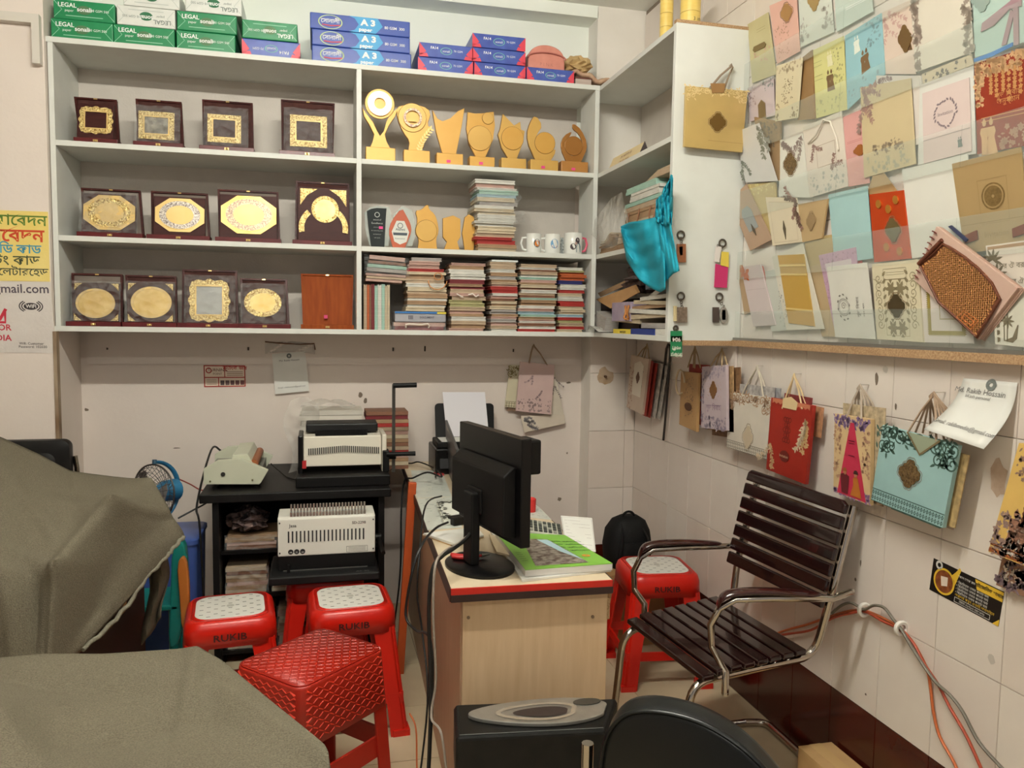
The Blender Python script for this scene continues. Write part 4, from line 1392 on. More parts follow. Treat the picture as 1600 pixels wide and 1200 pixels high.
# kraft envelope leaning
q = [fx((932, 472), 1.33), fx((958, 484), 1.325), fx((995, 448), 1.33), fx((985, 446), 1.36)]
mb = MB()
mb.prism([fx((931, 468), 1.34), fx((954, 482), 1.33), fx((996, 458), 1.34), fx((990, 446), 1.35)], (.012, 0, .004))
tag(mb.build('kraft_envelope', mat('kraft_tan', (188, 146, 98), .6, c2=(174, 132, 86), scale=15)), 'tan kraft envelope sticking out on the lowest corner shelf', 'envelope')
mb = MB()
mb.prism([fx((934, 458), 1.37), fx((938, 464), 1.37), fx((990, 440), 1.39), fx((986, 434), 1.39)], (.012, 0, .004))
tag(mb.build('wooden_strip', card_mat('tan')), 'thin tan strip lying above the kraft envelope', 'strip')
crumple('dark_bundle', (1.45, 3.38, z + .245), .10, .13, .075, mat('dark_glitter', (46, 34, 34), .4, c2=(96, 76, 70), scale=60, amt=.3), 'dark glittery bundle at the back of the lowest corner shelf', 'bundle', 8, amp=.45)
ybox_m = ybox(MB(), 930, 1000, 470, 1.40, 1.55, z, .16)
tag(ybox_m.build('dark_box', mat('dark_card_box', (64, 50, 48), .7)), 'dark box at the back of the lowest corner shelf', 'box')
slabx('lilac_bag', 956, 985, 490, 1.315, 1.39, z + .055, .085, mat('lilac_bag', (176, 160, 176), .5, c2=(150, 136, 160), scale=14), 'lilac gift bag with tan handle on the lowest corner shelf', 'bag')
mb = MB()
c = fx((979, 488), 1.305)
mb.tube([c + V((-.006 * math.sin(k), -.024 * math.cos(PI * k / 12), .03 - .06 * math.sin(PI * k / 12) ** .7)) for k in range(13)], .005, 6)
tag(mb.build('tan_cord_handle', flat((190, 124, 62)), smooth=60), 'thick tan cord loop in front of the lilac bag', 'cord')
slabx('white_box', 930, 945, 500, 1.312, 1.38, z + .02, .07, card_mat('grey'), 'grey-white box beside the lilac bag on the corner shelf', 'box', .25)
mb = MB()
mb.grid(lambda u, v: V((1.28 - .02 * math.sin(PI * u) + .06 * v, fx((918, 515), 1.28).y - .16 * u, SZ[0] + .004 + .03 * math.sin(PI * u) * (1 - v * .3))), 14, 6)
tag(mb.build('clear_film', glassy('clear_film', (226, 224, 216), .15, .55, .01, 30), smooth=40, solid=.001), 'scrap of clear film at the edge of the lowest corner shelf', 'plastic film')
def gold(P, T, pts, m=None, name='gold_badge', th=.002):
	mb = MB()
	P.poly(mb, pts, .0005, th)
	return mb.build(name, m or M_GOLDE, T)

def lines(P, T, rows, col, x=0, w=.5, th=.0012):
	mb = MB()
	for v in rows:
		P.line(mb, [((x - w / 2) * P.w, v * P.h), ((x + w / 2) * P.w, v * P.h)], th)
	mb.build('printed_pattern', flat(col), T)

def floral(P, T, corners, col, col2=None, l=.07, size=.014, seed=1, k=2):
	mb, m2 = MB(), MB()
	col = soft(col)
	size *= .75
	for i, (u, v, a) in enumerate(corners):
		for j in range(k):
			P.spray((m2 if (j % 2 and col2) else mb), u * P.w, v * P.h, a + (j - k / 2 + .5) * .5, l * (1 - .15 * j), seed * 31 + i * 7 + j, size)
	mb.build('floral_print', flat(col), T)
	if col2: m2.build('floral_print', flat(col2), T)

def soft(c, k=.28): return tuple(int(a + (b - a) * k) for a, b in zip(c, (214, 202, 190)))

def scatter(P, T, box, n, col, size=.008, seed=1, fl=True):
	col = soft(col)
	rd = random.Random(seed)
	mb = MB()
	size *= .62
	for _ in range(int(n * 1.7)):
		x, y = rd.uniform(box[0], box[2]) * P.w, rd.uniform(box[1], box[3]) * P.h
		if fl and rd.random() < .5: P.flower(mb, x, y, size * rd.uniform(.4, .8), 5, rd.random())
		else: P.leaf(mb, x, y, size * rd.uniform(.5, 1.2), size * .4, rd.uniform(0, 6.3))
	mb.build('floral_print', flat(col), T)

def med(P, T, u, v, r, m=None, ry=None, m2=None):
	"""embossed medallion: outer and inner outline"""
	x, y = u * P.w, v * P.h
	gold(P, T, P.badge(x, y, r, ry or r), m or mat('bronze_emboss', (150, 124, 84), .35, .5, c2=(92, 70, 44), scale=180, amt=.4, bump=.8, bscale=180), 'medallion')
	mb = MB()
	o = P.badge(x, y, r * 1.14, (ry or r) * 1.14)
	P.line(mb, o, r * .06, .0012, True)
	mb.build('medallion_outline', m2 or flat((130, 104, 70)), T)

def couple(P, T, u, v, s, col, seed=0):
	"""two small standing figures seen from the front, as a foil print"""
	mb = MB()
	for d in (-.45, .45):
		x, y = u * P.w + d * s * .5, v * P.h
		P.poly(mb, [(x - s * (.42 if d > 0 else .22), y - s), (x + s * (.42 if d > 0 else .22), y - s), (x + s * .2, y - .1 * s), (x + s * .3, y + .2 * s), (x + s * .22, y + .45 * s), (x - s * .22, y + .45 * s), (x - s * .3, y + .2 * s), (x - s * .2, y - .1 * s)])
		P.poly(mb, [(x + s * .13 * math.cos(2 * PI * k / 10), y + s * .68 + s * .16 * math.sin(2 * PI * k / 10)) for k in range(10)])
		P.poly(mb, [(x - s * .14, y + s * .74), (x + s * .14, y + s * .74), (x, y + s * .98)])
	mb.build('figure_print', flat(col), T)

def card(label, tl, tr, br, bl, layer, col, deco=None, t=.0022, name='invitation_card', x=None, rough=.5, metal=0, group='cards in the wall rack', m=None, lean=.004, pages=0):
	xp = (1.6035 - .003 * layer) if x is None else x
	P = Panel.px(tl, tr, br, bl, 'x', xp - lean, xp)
	lo = P.c[2] * .5 + P.c[3] * .5
	T = thing(name, label, 'card', lo, 0, group)
	mb = MB()
	P.slab(mb, t)
	c2 = tuple(max(0, int(q * .95)) for q in col)
	mb.build('card_front', m or mat('cardstock_%d_%d_%d' % col, col, rough, metal, c2=c2, scale=9, amt=.8), T, bevel=.0004)
	for i in range(pages):
		q = MB()
		Q = Panel(*[c + V((0, -.004 * (i + 1), -.002 * i)) - P.n * (t + .0012 * i) for c in P.c])
		Q.slab(q, .001)
		q.build('page', flat(tuple(max(0, q_ - 14 * (i + 1)) for q_ in col)), T)
	if deco: deco(P, T)
	return T

def bow(P, T):
	mb = MB()
	for pts in ([(.035, .10), (.05, .10), (.052, -.10), (.038, -.10)], [(.035, .012), (-.055, -.022), (-.06, -.042), (-.02, -.036), (.035, -.004)], [(.04, -.02), (.016, -.09), (.002, -.09), (.03, -.01)], [(.03, .03), (.06, .03), (.06, -.01), (.03, -.01)]):
		P.poly(mb, pts, .001, .003)
	mb.build('ribbon_bow', mat('mauve_ribbon', (166, 132, 140), .35), T)

def garland(P, T):
	g = (214, 158, 100)
	scatter(P, T, (-.48, .34, .48, .49), 70, g, .022, 22)
	scatter(P, T, (-.49, .0, -.36, .4), 26, g, .02, 23)
	mb = MB()
	for i, (x, l) in enumerate(((-.2, .05), (-.1, .06), (.02, .05), (.12, .075), (.22, .05), (.32, .065), (.42, .05))):
		for k in range(6): P.flower(mb, x * P.w, .36 * P.h - k * l / 5, .007, 5, k)
	P.text(mb, 'শুভ িববাহ', .1 * P.w, .06 * P.h, .018)
	P.text(mb, 'অনুষ্ঠান', .1 * P.w, -.01 * P.h, .018)
	for v in (-.12, -.16): P.line(mb, [(-.4 * P.w, v * P.h), (.45 * P.w, v * P.h)], .002)
	mb.build('floral_print', flat(g, .35, .3), T)
	scatter(P, T, (-.1, -.48, .48, -.25), 22, (176, 120, 86), .02, 24)

def wreath(P, T, u, v):
	mb = MB()
	rd = random.Random(4)
	for k in range(26):
		a = 2 * PI * k / 26
		P.leaf(mb, u * P.w + .034 * math.cos(a), v * P.h + .034 * math.sin(a), .011, .006, a + rd.uniform(.6, 2.2))
	P.text(mb, 'Invitation', u * P.w, v * P.h - .004, .014)
	mb.build('floral_print', flat((140, 124, 128)), T)

def framed(P, T):
	mb = MB()
	P.frame(mb, -.2 * P.w, -.14 * P.h, .28 * P.w, .16 * P.h, .0014)
	mb.build('frame_print', flat((170, 150, 130)), T)
	floral(P, T, ((-.26, .22, -1.4), (.1, -.2, .4)), (140, 104, 96), None, .06, .014, 31)

def stringloop(P, T):
	mb = MB()
	mb.tube([P.m(x, y, h) for x, y, h in ((-.075, .06, .004), (-.05, .065, .008), (-.02, .075, .01), (.02, .115, .008), (.05, .10, .006), (.072, .04, .004), (.075, .0, .004))], .003, 6)
	mb.build('string', flat((214, 206, 192)), T, smooth=60)

def framex(P, T):
	mb = MB()
	P.frame(mb, -.4 * P.w, -.45 * P.h, .4 * P.w, .4 * P.h, .001)
	mb.build('frame_print', flat((170, 150, 120)), T)

def orange(P, T):
	for (u, v) in ((-.22, .34), (.05, .25), (.28, .37), (-.1, -.3), (.25, -.38)):
		gold(P, T, [(u * P.w + .011 * math.cos(a), v * P.h + .013 * math.sin(a)) for a in (2 * PI * k / 14 for k in range(14))], flat((226, 158, 70), .2, .7), 'gold_heart', .003)
	med(P, T, .12, -.06, .03, flat((128, 112, 74), .3, .6), .036)

def seal(P, T):
	mb = MB()
	x, y = .06 * P.w, .06 * P.h
	P.ring(mb, x, y, .034, .030, 28)
	P.ring(mb, x, y, .026, .004, 28)
	mb.build('seal_print', mat('seal_gold', (146, 120, 74), .4, .4, c2=(116, 92, 54), scale=160), T)
	mb = MB()
	P.frame(mb, x - .042, -.22 * P.h, x + .042, y + .045, .001)
	P.line(mb, [(-.48 * P.w, -.2 * P.h), (.48 * P.w, -.2 * P.h)], .0016)
	P.text(mb, 'Invitation', x, -.36 * P.h, .02)
	mb.build('lettering', flat((150, 124, 80)), T)
	for u in (-.34, .42):
		mb = MB()
		P.poly(mb, [(u * P.w - .022, -.40 * P.h), (u * P.w + .022, -.37 * P.h), (u * P.w + .022, -.27 * P.h), (u * P.w - .022, -.31 * P.h)], .001, .003)
		mb.build('ribbon_tab', flat((112, 58, 44)), T)

def leaves_orange(P, T):
	mb = MB()
	rd = random.Random(3)
	for k in range(11): P.leaf(mb, -.32 * P.w + rd.uniform(-.01, .01), .38 * P.h + rd.uniform(-.008, .008), .034, .018, rd.uniform(0, 6.3), .0006 + .0002 * k)
	mb.build('leaf_print', mat('orange_leaves', (204, 110, 44), .5, c2=(176, 84, 34), scale=60), T)
	lines(P, T, (.1, -.28), (180, 160, 160), 0, .9, .001)

def emblem_card(P, T):
	mb = MB()
	x, y = -.18 * P.w, -.08 * P.h
	P.ring(mb, x, y, .028, .0262, 24)
	P.ring(mb, x, y, .023, .0218, 24)
	for k in range(10): P.leaf(mb, x + .027 * math.cos(k * .628), y + .04 * math.sin(k * .628), .012, .006, k * .628 + 1.5)
	P.scroll(mb, x, y + .004, .012, 0, 1, 1.5)
	P.text(mb, 'শুভ িববাহ', .2 * P.w, y, .016, ang=PI / 2)
	P.text(mb, 'অমর েপ্রম', .32 * P.w, y - .01, .009, ang=PI / 2)
	P.line(mb, [(-.5 * P.w, -.17 * P.h), (.5 * P.w, -.17 * P.h)], .001)
	mb.build('emblem_print', flat((112, 108, 100)), T)

def lasercut(P, T):
	sc = MB()
	for s in (-1, 1):
		# scrolled side wings
		for k in range(7):
			P.scroll(sc, s * .37 * P.w, (-.30 + .1 * k) * P.h, .014, k, s, 1.3)
			P.leaf(sc, s * .28 * P.w, (-.27 + .1 * k) * P.h, .02, .01, 1.57 + s * .8)
		P.line(sc, [(s * .48 * P.w, .30 * P.h), (s * .3 * P.w, .24 * P.h), (s * .22 * P.w, .3 * P.h)], .002)
	for y0 in (.16, -.34):
		for x in (-.1, .1):
			for k in range(6): P.leaf(sc, x * P.w, y0 * P.h, .024, .012, k * PI / 3)
			P.poly(sc, [(x * P.w - .007, y0 * P.h + .026), (x * P.w + .007, y0 * P.h + .026), (x * P.w, y0 * P.h + .014)])
			P.poly(sc, [(x * P.w - .007, y0 * P.h - .026), (x * P.w, y0 * P.h - .014), (x * P.w + .007, y0 * P.h - .026)])
	P.frame(sc, -.25 * P.w, .28 * P.h, .25 * P.w, .42 * P.h, .0014)
	P.frame(sc, -.25 * P.w, -.44 * P.h, .25 * P.w, .28 * P.h, .0012)
	for v in (.34, .37): P.line(sc, [(-.2 * P.w, v * P.h), (.2 * P.w, v * P.h)], .001)
	sc.build('cut_pattern', flat((134, 122, 92)), T)
	med(P, T, 0, -.06, .034, flat((92, 80, 56), .3, .6))

def zigzag(P, T):
	mb = MB()
	x0, y0, x1, y1 = -.36 * P.w, -.36 * P.h, .36 * P.w, .45 * P.h
	P.frame(mb, x0, y0, x1, y1, .010)
	for k in range(24):
		a = y0 + (y1 - y0) * k / 24
		P.poly(mb, [(x0, a), (x0 - .005, a + .002), (x0, a + .004)][::-1])
		P.poly(mb, [(x1, a), (x1 + .005, a + .002), (x1, a + .004)])
		b = x0 + (x1 - x0) * k / 24
		P.poly(mb, [(b, y0), (b + .002, y0 - .005), (b + .004, y0)][::-1])
	P.frame(mb, -.12 * P.w, -.1 * P.h, .3 * P.w, .3 * P.h, .002)
	mb.build('printed_pattern', flat((150, 134, 62)), T)

def palms(P, T, top):
	mb = MB()
	if top:
		for (u, v, s) in ((-.36, .2, .03), (-.3, -.1, .034)):
			for k in range(7): P.leaf(mb, u * P.w, v * P.h, s, s * .26, -.4 + k * .6)
		P.line(mb, [(-.34 * P.w, .1 * P.h), (-.38 * P.w, -.4 * P.h)], .004)
		P.text(mb, 'শর ঔ বর', .06 * P.w, .02 * P.h, .018)
		P.text(mb, 'পর ঐ', .15 * P.w, -.28 * P.h, .018)
	else:
		for (u, v, s) in ((-.2, .28, .024), (-.12, -.06, .02)):
			for k in range(8): P.leaf(mb, u * P.w, v * P.h, s, s * .3, k * .785)
			P.line(mb, [(u * P.w, v * P.h), ((u - .03) * P.w, -.42 * P.h)], .003)
		P.poly(mb, [(-.25 * P.w, -.42 * P.h), (.0, -.34 * P.h), (.14 * P.w, -.12 * P.h), (.17 * P.w, -.12 * P.h), (.12 * P.w, -.36 * P.h), (0, -.44 * P.h)])
		for k in range(7): P.poly(mb, [(-.42 * P.w, (-.46 + .13 * k) * P.h), (-.34 * P.w, (-.43 + .13 * k) * P.h), (-.34 * P.w, (-.37 + .13 * k) * P.h), (-.42 * P.w, (-.36 + .13 * k) * P.h)])
	mb.build('palm_print', flat((112, 104, 84)), T)
	if top: lines(P, T, (.42, .44, .46), (176, 140, 104), 0, .92, .002)

def inside(y, z):
	c = False
	for i in range(len(q)):
		a, b = q[i], q[i - 1]
		if (a.z > z) != (b.z > z) and y < (b.y - a.y) * (z - a.z) / (b.z - a.z) + a.y: c = not c
	return c

# ================================================================== card display on the right wall
M_GLASS = glassy('rack_glass', (205, 222, 212), .04, .11)
M_ALU = mat('aluminium', (150, 148, 142), .35, .7)
XG = 1.582
DR = thing('card_rack', 'wall rack with clear glass pockets full of invitation cards above a chipboard ledge', 'display rack', (1.58, 1.8, 1.385))
YL, YR_ = 2.812, .55
MB().box(1.572, XR - .001, YR_, YL, 1.374, 1.397).build('ledge', M_CHIP, DR)
MB().box(1.576, 1.590, YR_, YL, 1.397, 1.407).build('track', M_ALU, DR)
ROWZ = []
for (q, hh) in (((1250, 49), .105), ((1382, 97), .105), ((1390, 229), .105), ((1362, 361), .105), ((1390, 483), None)):
	z = at(q, 'x', XG).z
	z0 = z - hh if hh else 1.4075
	ROWZ.append((z0, z))
	cuts = [YL - .002, 2.22, 1.72, 1.2, YR_]
	for a, b in zip(cuts, cuts[1:]):
		mb = MB().box(XG, XG + .003, b + .001, a - .001, z0, z)
		if hh: mb.box(XG + .003, XR - .001, b + .001, a - .001, z0, z0 + .002)
		mb.build('glass_pocket', M_GLASS, DR)
ADH = flat((44, 120, 196))

BRZ = (120, 94, 62)
# ---- top row
card('olive-beige card with a bronze bar, top left of the wall rack', (1168, 38), (1200, 19), (1213, 116), (1175, 130), 1, (198, 188, 142),
	 lambda P, T: (gold(P, T, [(-.03 * 1 + .06 * math.cos(a) * .0 + x, y) for x, y, a in ((-.012, -.004, 0), (.06, -.004, 0), (.07, .006, 0), (.06, .018, 0), (-.012, .018, 0), (-.022, .006, 0))], flat((128, 106, 58), .4, .4), 'bronze_bar'), lines(P, T, (.28, .32), (150, 136, 90), .1, .4), scatter(P, T, (-.3, -.22, .4, -.02), 16, (196, 150, 126), .014, 3)))
card('pink card with a gold badge and leaf print, top row of the rack', (1202, 9), (1244, -9), (1250, 80), (1214, 100), 2, (228, 180, 164),
	 lambda P, T: (med(P, T, .12, .26, .034, flat((196, 150, 96), .35, .5)), scatter(P, T, (-.4, -.45, .1, .1), 24, (186, 132, 108), .022, 5, False)))
card('grey-white card with a pale gold emblem, top row of the rack', (1247, -10), (1297, -26), (1303, 50), (1251, 74), 1, (214, 218, 206),
	 lambda P, T: (gold(P, T, P.badge(.0, .055, .036, .045), flat((190, 160, 104), .4, .4), 'emblem'), scatter(P, T, (-.48, -.4, -.25, .0), 14, (160, 160, 150), .022, 7), scatter(P, T, (.2, -.35, .48, .05), 14, (168, 166, 156), .022, 8)))
card('pale mint empty envelope with painted glare lines, top row of the rack', (1303, -22), (1358, -46), (1364, 18), (1307, 50), 2, (204, 216, 206), lambda P, T: lines(P, T, (-.1, -.14), (240, 246, 240), .1, .6, .003))  # the pale lines are glare drawn in colour, not print
card('yellow-green card with two dark foil couples, second row of the rack', (1265, 81), (1318, 56), (1324, 171), (1272, 186), 2, (214, 210, 142),
	 lambda P, T: (couple(P, T, .08, .28, .026, (226, 220, 180)), couple(P, T, .06, -.02, .036, BRZ), scatter(P, T, (.15, -.1, .45, .42), 26, (150, 150, 84), .012, 9), lines(P, T, (.3, .24, .1, .04), (150, 150, 100), -.28, .25), scatter(P, T, (-.4, -.45, .4, -.25), 18, (164, 164, 100), .012, 2)))
card('sky blue card with a dark foil couple, second row of the rack', (1320, 56), (1377, 20), (1383, 116), (1324, 172), 3, (150, 194, 202),
	 lambda P, T: (couple(P, T, -.18, .28, .026, (226, 232, 220)), couple(P, T, .02, -.03, .036, BRZ), scatter(P, T, (.1, .1, .48, .48), 24, (104, 148, 160), .014, 11), scatter(P, T, (-.45, -.45, .4, -.25), 14, (110, 150, 162), .013, 12)))
card('pink-cream card with a bronze couple emblem, second row of the rack', (1377, 20), (1422, 0), (1431, 116), (1384, 116), 2, (222, 202, 186),
	 lambda P, T: (gold(P, T, P.badge(.03, .0, .028, .04, k=.1), flat((128, 98, 58), .35, .5), 'couple_emblem'), couple(P, T, .3, -.02, .03, (98, 72, 42)), floral(P, T, ((-.42, .42, -1.2), (-.3, .45, -.3)), (196, 150, 140), None, .10, .014, 13)))
card('wide white card with ornate grey side borders, top row of the rack', (1422, -4), (1513, -34), (1521, 81), (1431, 113), 3, (224, 216, 200),
	 lambda P, T: (scatter(P, T, (-.49, -.48, -.36, .48), 46, (156, 138, 124), .026, 14), scatter(P, T, (.38, -.48, .49, .48), 40, (150, 134, 120), .026, 15)))
card('pale mint card with a mauve ribbon bow, top right of the rack', (1519, -36), (1612, -66), (1612, 62), (1523, 90), 2, (186, 210, 200),
	 lambda P, T: (bow(P, T), gold(P, T, P.badge(-.055, .045, .035, .04), flat((150, 168, 160), .5), 'stamp_print')))

T = card('pale blue card with a purple-grey stripe, top row behind the ribbon card', (1512, -30), (1530, -40), (1536, 40), (1519, 52), 1, (176, 186, 178))
mb = MB()
q = [(1521, 92), (1548, 82), (1582, 66), (1582, 72), (1550, 88), (1522, 97)]
mb.prism([at(p, 'x', 1.586) for p in q][::-1], (.002, 0, 0))
tag(mb.build('blue_tape', ADH), 'strip of bright blue tape below the ribbon card', 'tape')

# ---- second and third rows
card('small lavender card with a dark archway, left edge of the rack', (1168, 138), (1208, 118), (1211, 180), (1172, 190), 2, (206, 192, 196),
	 lambda P, T: (gold(P, T, [(x, y - .035) for x, y in ((-.02, -.04), (.028, -.04), (.028, .02), (.004, .036), (-.02, .02))], flat((120, 102, 72), .5), 'arch_print'), scatter(P, T, (-.5, -.1, -.2, .48), 22, (150, 124, 130), .014, 16), scatter(P, T, (.1, .2, .5, .48), 14, (120, 132, 132), .014, 17)))
card('brown folded envelopes behind the cream medallion card', (1246, 96), (1268, 78), (1273, 186), (1246, 188), 3, (150, 116, 74), None, pages=1)
card('cream card with a dark medallion standing open in the second row', (1213, 103), (1254, 90), (1247, 184), (1211, 190), 5, (222, 210, 176),
	 lambda P, T: (scatter(P, T, (-.2, -.22, .2, .22), 34, (110, 88, 52), .014, 18, False), scatter(P, T, (-.5, .34, .5, .5), 20, (176, 156, 118), .018, 19), scatter(P, T, (-.5, -.48, -.3, -.2), 8, (120, 100, 64), .014, 20), scatter(P, T, (.2, -.48, .5, -.3), 8, (120, 100, 64), .014, 21)), lean=.012)
card('large red-brown card with hanging gold garlands at the right edge', (1522, 100), (1612, 72), (1612, 226), (1527, 241), 3, (142, 44, 18),
	 lambda P, T: (garland(P, T), couple(P, T, -.28, -.32, .046, (206, 168, 122))), rough=.45)

card('white envelope sleeve behind the pink wreath card', (1437, 133), (1521, 102), (1525, 240), (1434, 258), 2, (222, 220, 212))
card('pale pink card with a floral wreath and script, second row of the rack', (1441, 146), (1514, 121), (1518, 236), (1443, 256), 3, (222, 202, 196),
	 lambda P, T: (wreath(P, T, 0, .12), lines(P, T, (-.18,), (160, 150, 146), 0, .98, .0014), couple(P, T, .28, -.33, .014, (120, 130, 126))))

card('white floral card peeping out behind the beige flower card', (1369, 118), (1437, 119), (1441, 224), (1372, 244), 2, (220, 212, 202), lambda P, T: floral(P, T, ((-.45, .45, -.4),), (120, 92, 92), None, .06, .014, 25), pages=1)
card('beige card with flowers at two corners, centre of the rack', (1344, 137), (1423, 122), (1431, 256), (1350, 278), 4, (206, 188, 148),
	 lambda P, T: (floral(P, T, ((-.46, .46, -.9), (-.46, .46, -.2), (-.46, .3, -1.3)), (150, 112, 104), (176, 140, 126), .075, .017, 26), scatter(P, T, (-.3, -.28, .3, -.16), 40, (128, 110, 84), .014, 27), scatter(P, T, (-.4, -.48, .4, -.3), 22, (160, 158, 128), .02, 28)))
card('cream card with a printed couple above the white sleeve', (1440, 116), (1518, 84), (1521, 101), (1442, 132), 1, (218, 202, 172), lambda P, T: scatter(P, T, (-.45, -.4, .45, .3), 10, (84, 76, 72), .02, 29))
card('pink card with a copper patch, third row of the rack', (1317, 183), (1348, 170), (1359, 286), (1326, 292), 2, (220, 164, 158),
	 lambda P, T: (gold(P, T, P.badge(.02, -.008, .03, .018), flat((178, 112, 60), .3, .5), 'copper_patch'), lines(P, T, (.12, .1), (190, 130, 124), 0, .8)))
card('white gift card with a looped white string and printed frame', (1254, 199), (1315, 173), (1325, 291), (1265, 309), 3, (222, 212, 198),
	 lambda P, T: (framed(P, T), scatter(P, T, (-.45, -.48, .45, -.22), 22, (168, 172, 166), .018, 30), stringloop(P, T)))

card('white card with a dark bronze badge and grey flowers, third row', (1218, 219), (1254, 208), (1265, 309), (1217, 307), 2, (226, 224, 212),
	 lambda P, T: (med(P, T, -.06, .05, .040), floral(P, T, ((-.45, .45, -.4), (.45, .48, -2.2)), (136, 116, 112), (164, 150, 142), .09, .02, 32)))
card('bundle of brown-edged cards behind the tilted white card', (1178, 183), (1218, 190), (1218, 282), (1196, 284), 3, (158, 130, 96), lambda P, T: scatter(P, T, (-.4, 0, .4, .48), 26, (90, 76, 56), .018, 33), pages=2)
card('tilted white card with grey-green flowers on its edges, left of the third row', (1147, 207), (1186, 192), (1215, 283), (1165, 285), 6, (212, 210, 206),
	 lambda P, T: (floral(P, T, ((.40, .48, -1.2), (.3, .35, -1.0)), (106, 112, 96), (150, 150, 140), .10, .022, 34), floral(P, T, ((-.48, -.1, -1.2),), (100, 110, 96), None, .08, .02, 35)), lean=.02)
# ---- fourth row
card('yellow lace-edged folded card behind the kraft pouch', (1168, 288), (1210, 284), (1214, 372), (1186, 378), 2, (200, 178, 122), lambda P, T: scatter(P, T, (-.48, .3, .48, .48), 22, (224, 214, 130), .014, 36), pages=2)
card('tilted kraft pouch with a grey inset, left end of the fourth row', (1140, 314), (1166, 287), (1207, 374), (1172, 392), 4, (180, 150, 124),
	 lambda P, T: (gold(P, T, [(-.03, -.06), (.03, -.06), (.034, .03), (.02, .055), (-.02, .055), (-.034, .03)], flat((150, 154, 152)), 'grey_inset', .001), gold(P, T, [(0, -.09), (.007, -.06), (0, -.03), (-.007, -.06)], flat((84, 72, 56)), 'dark_motif', .003)))
card('cream card with brown roses and a dark pointed oval, fourth row', (1196, 308), (1245, 309), (1253, 378), (1207, 384), 5, (222, 208, 180),
	 lambda P, T: (floral(P, T, ((.45, .45, -1.7), (.45, .45, 3.0), (.42, .2, -1.3)), (134, 88, 76), (110, 86, 70), .07, .02, 37), gold(P, T, [(.0, -.07), (.008, -.03), (0, .0), (-.008, -.03)], flat((88, 76, 56)), 'dark_oval'), framex(P, T)))

card('kraft envelope with an oval cut-out badge, fourth row', (1246, 319), (1293, 311), (1284, 372), (1254, 379), 4, (190, 162, 118),
	 lambda P, T: (med(P, T, -.02, .0, .024, flat((150, 124, 88)), .03), ), pages=1)
card('kraft card with a dark diamond, lower half behind glass in the fourth row', (1256, 372), (1303, 366), (1306, 420), (1262, 424), 1, (186, 162, 112))
card('plain light blue card in the middle of the rack', (1294, 304), (1355, 290), (1364, 404), (1304, 412), 3, (166, 202, 202))
mb_card = card('tan pointed envelope flap behind the orange card', (1368, 262), (1374, 260), (1403, 300), (1354, 304), 2, (182, 150, 104))
card('shiny orange-red card with gold hearts and a bronze crest', (1358, 304), (1411, 297), (1423, 404), (1366, 410), 4, (206, 74, 28),
	 lambda P, T: orange(P, T), rough=.2, metal=.35, t=.008)

card('large plain white card above the woven fan card', (1409, 265), (1512, 240), (1522, 388), (1425, 404), 3, (224, 222, 212))
card('large golden-brown envelope with a round seal, right of the fourth row', (1487, 256), (1596, 229), (1606, 384), (1507, 396), 5, (178, 150, 104),
	 lambda P, T: seal(P, T), rough=.35, metal=.2)

# ---- bottom row, standing on the ledge
card('thin tan card at the far left of the bottom row', (1151, 415), (1160, 414), (1172, 488), (1163, 492), 1, (182, 152, 116))
card('lilac-white card with orange leaves and red edges, bottom row', (1157, 417), (1188, 413), (1212, 508), (1177, 510), 3, (212, 198, 196), leaves_orange, pages=2)
T = card('red-edged sheet behind the orange leaf card', (1186, 413), (1192, 416), (1216, 510), (1208, 512), 2, (186, 66, 48))
card('pale patterned envelope between orange leaf and yellow cards', (1195, 424), (1222, 418), (1232, 516), (1205, 518), 2, (204, 206, 196), lambda P, T: scatter(P, T, (.1, -.48, .45, .1), 14, (130, 130, 124), .014, 40, False))
card('white card holding the yellow satin sleeve, bottom row', (1206, 401), (1254, 380), (1288, 514), (1229, 516), 4, (222, 216, 200), lambda P, T: scatter(P, T, (-.5, -.4, -.38, .1), 10, (90, 96, 90), .014, 41, False))
card('yellow satin sleeve with two bands, bottom row of the rack', (1215, 399), (1256, 397), (1273, 510), (1232, 505), 5, (214, 172, 84),
	 lambda P, T: [gold(P, T, [(-P.w / 2, v * P.h), (P.w / 2, v * P.h), (P.w / 2, v * P.h + .007), (-P.w / 2, v * P.h + .007)], flat((232, 206, 136), .3, .2), 'satin_band', .001) for v in (.33, .2, -.3)], rough=.3, metal=.3)
card('kraft card slice between yellow sleeve and lavender frame', (1262, 418), (1284, 412), (1306, 526), (1284, 526), 1, (186, 162, 124))
card('lavender-bordered card behind the white emblem card, bottom row', (1279, 399), (1337, 386), (1350, 524), (1306, 526), 3, (196, 160, 184),
	 lambda P, T: (gold(P, T, [(-.36 * P.w, -.45 * P.h), (.36 * P.w, -.45 * P.h), (.36 * P.w, .38 * P.h), (-.36 * P.w, .38 * P.h)], flat((214, 200, 204)), 'inner_sheet', .001), scatter(P, T, (-.48, .38, .48, .48), 22, (150, 110, 140), .01, 42), scatter(P, T, (-.49, -.4, -.38, .4), 26, (160, 120, 150), .01, 43)))
card('red card tip behind the lavender border', (1338, 402), (1346, 402), (1348, 420), (1340, 420), 1, (186, 50, 50))
card('white card with a round scroll emblem and sideways writing, bottom row', (1292, 417), (1355, 410), (1368, 530), (1305, 527), 5, (216, 214, 204), lambda P, T: emblem_card(P, T))

card('cream laser-cut card with scrolled wings and a dark medallion, bottom row', (1362, 413), (1434, 405), (1442, 535), (1370, 530), 5, (216, 206, 176), lasercut, t=.008)

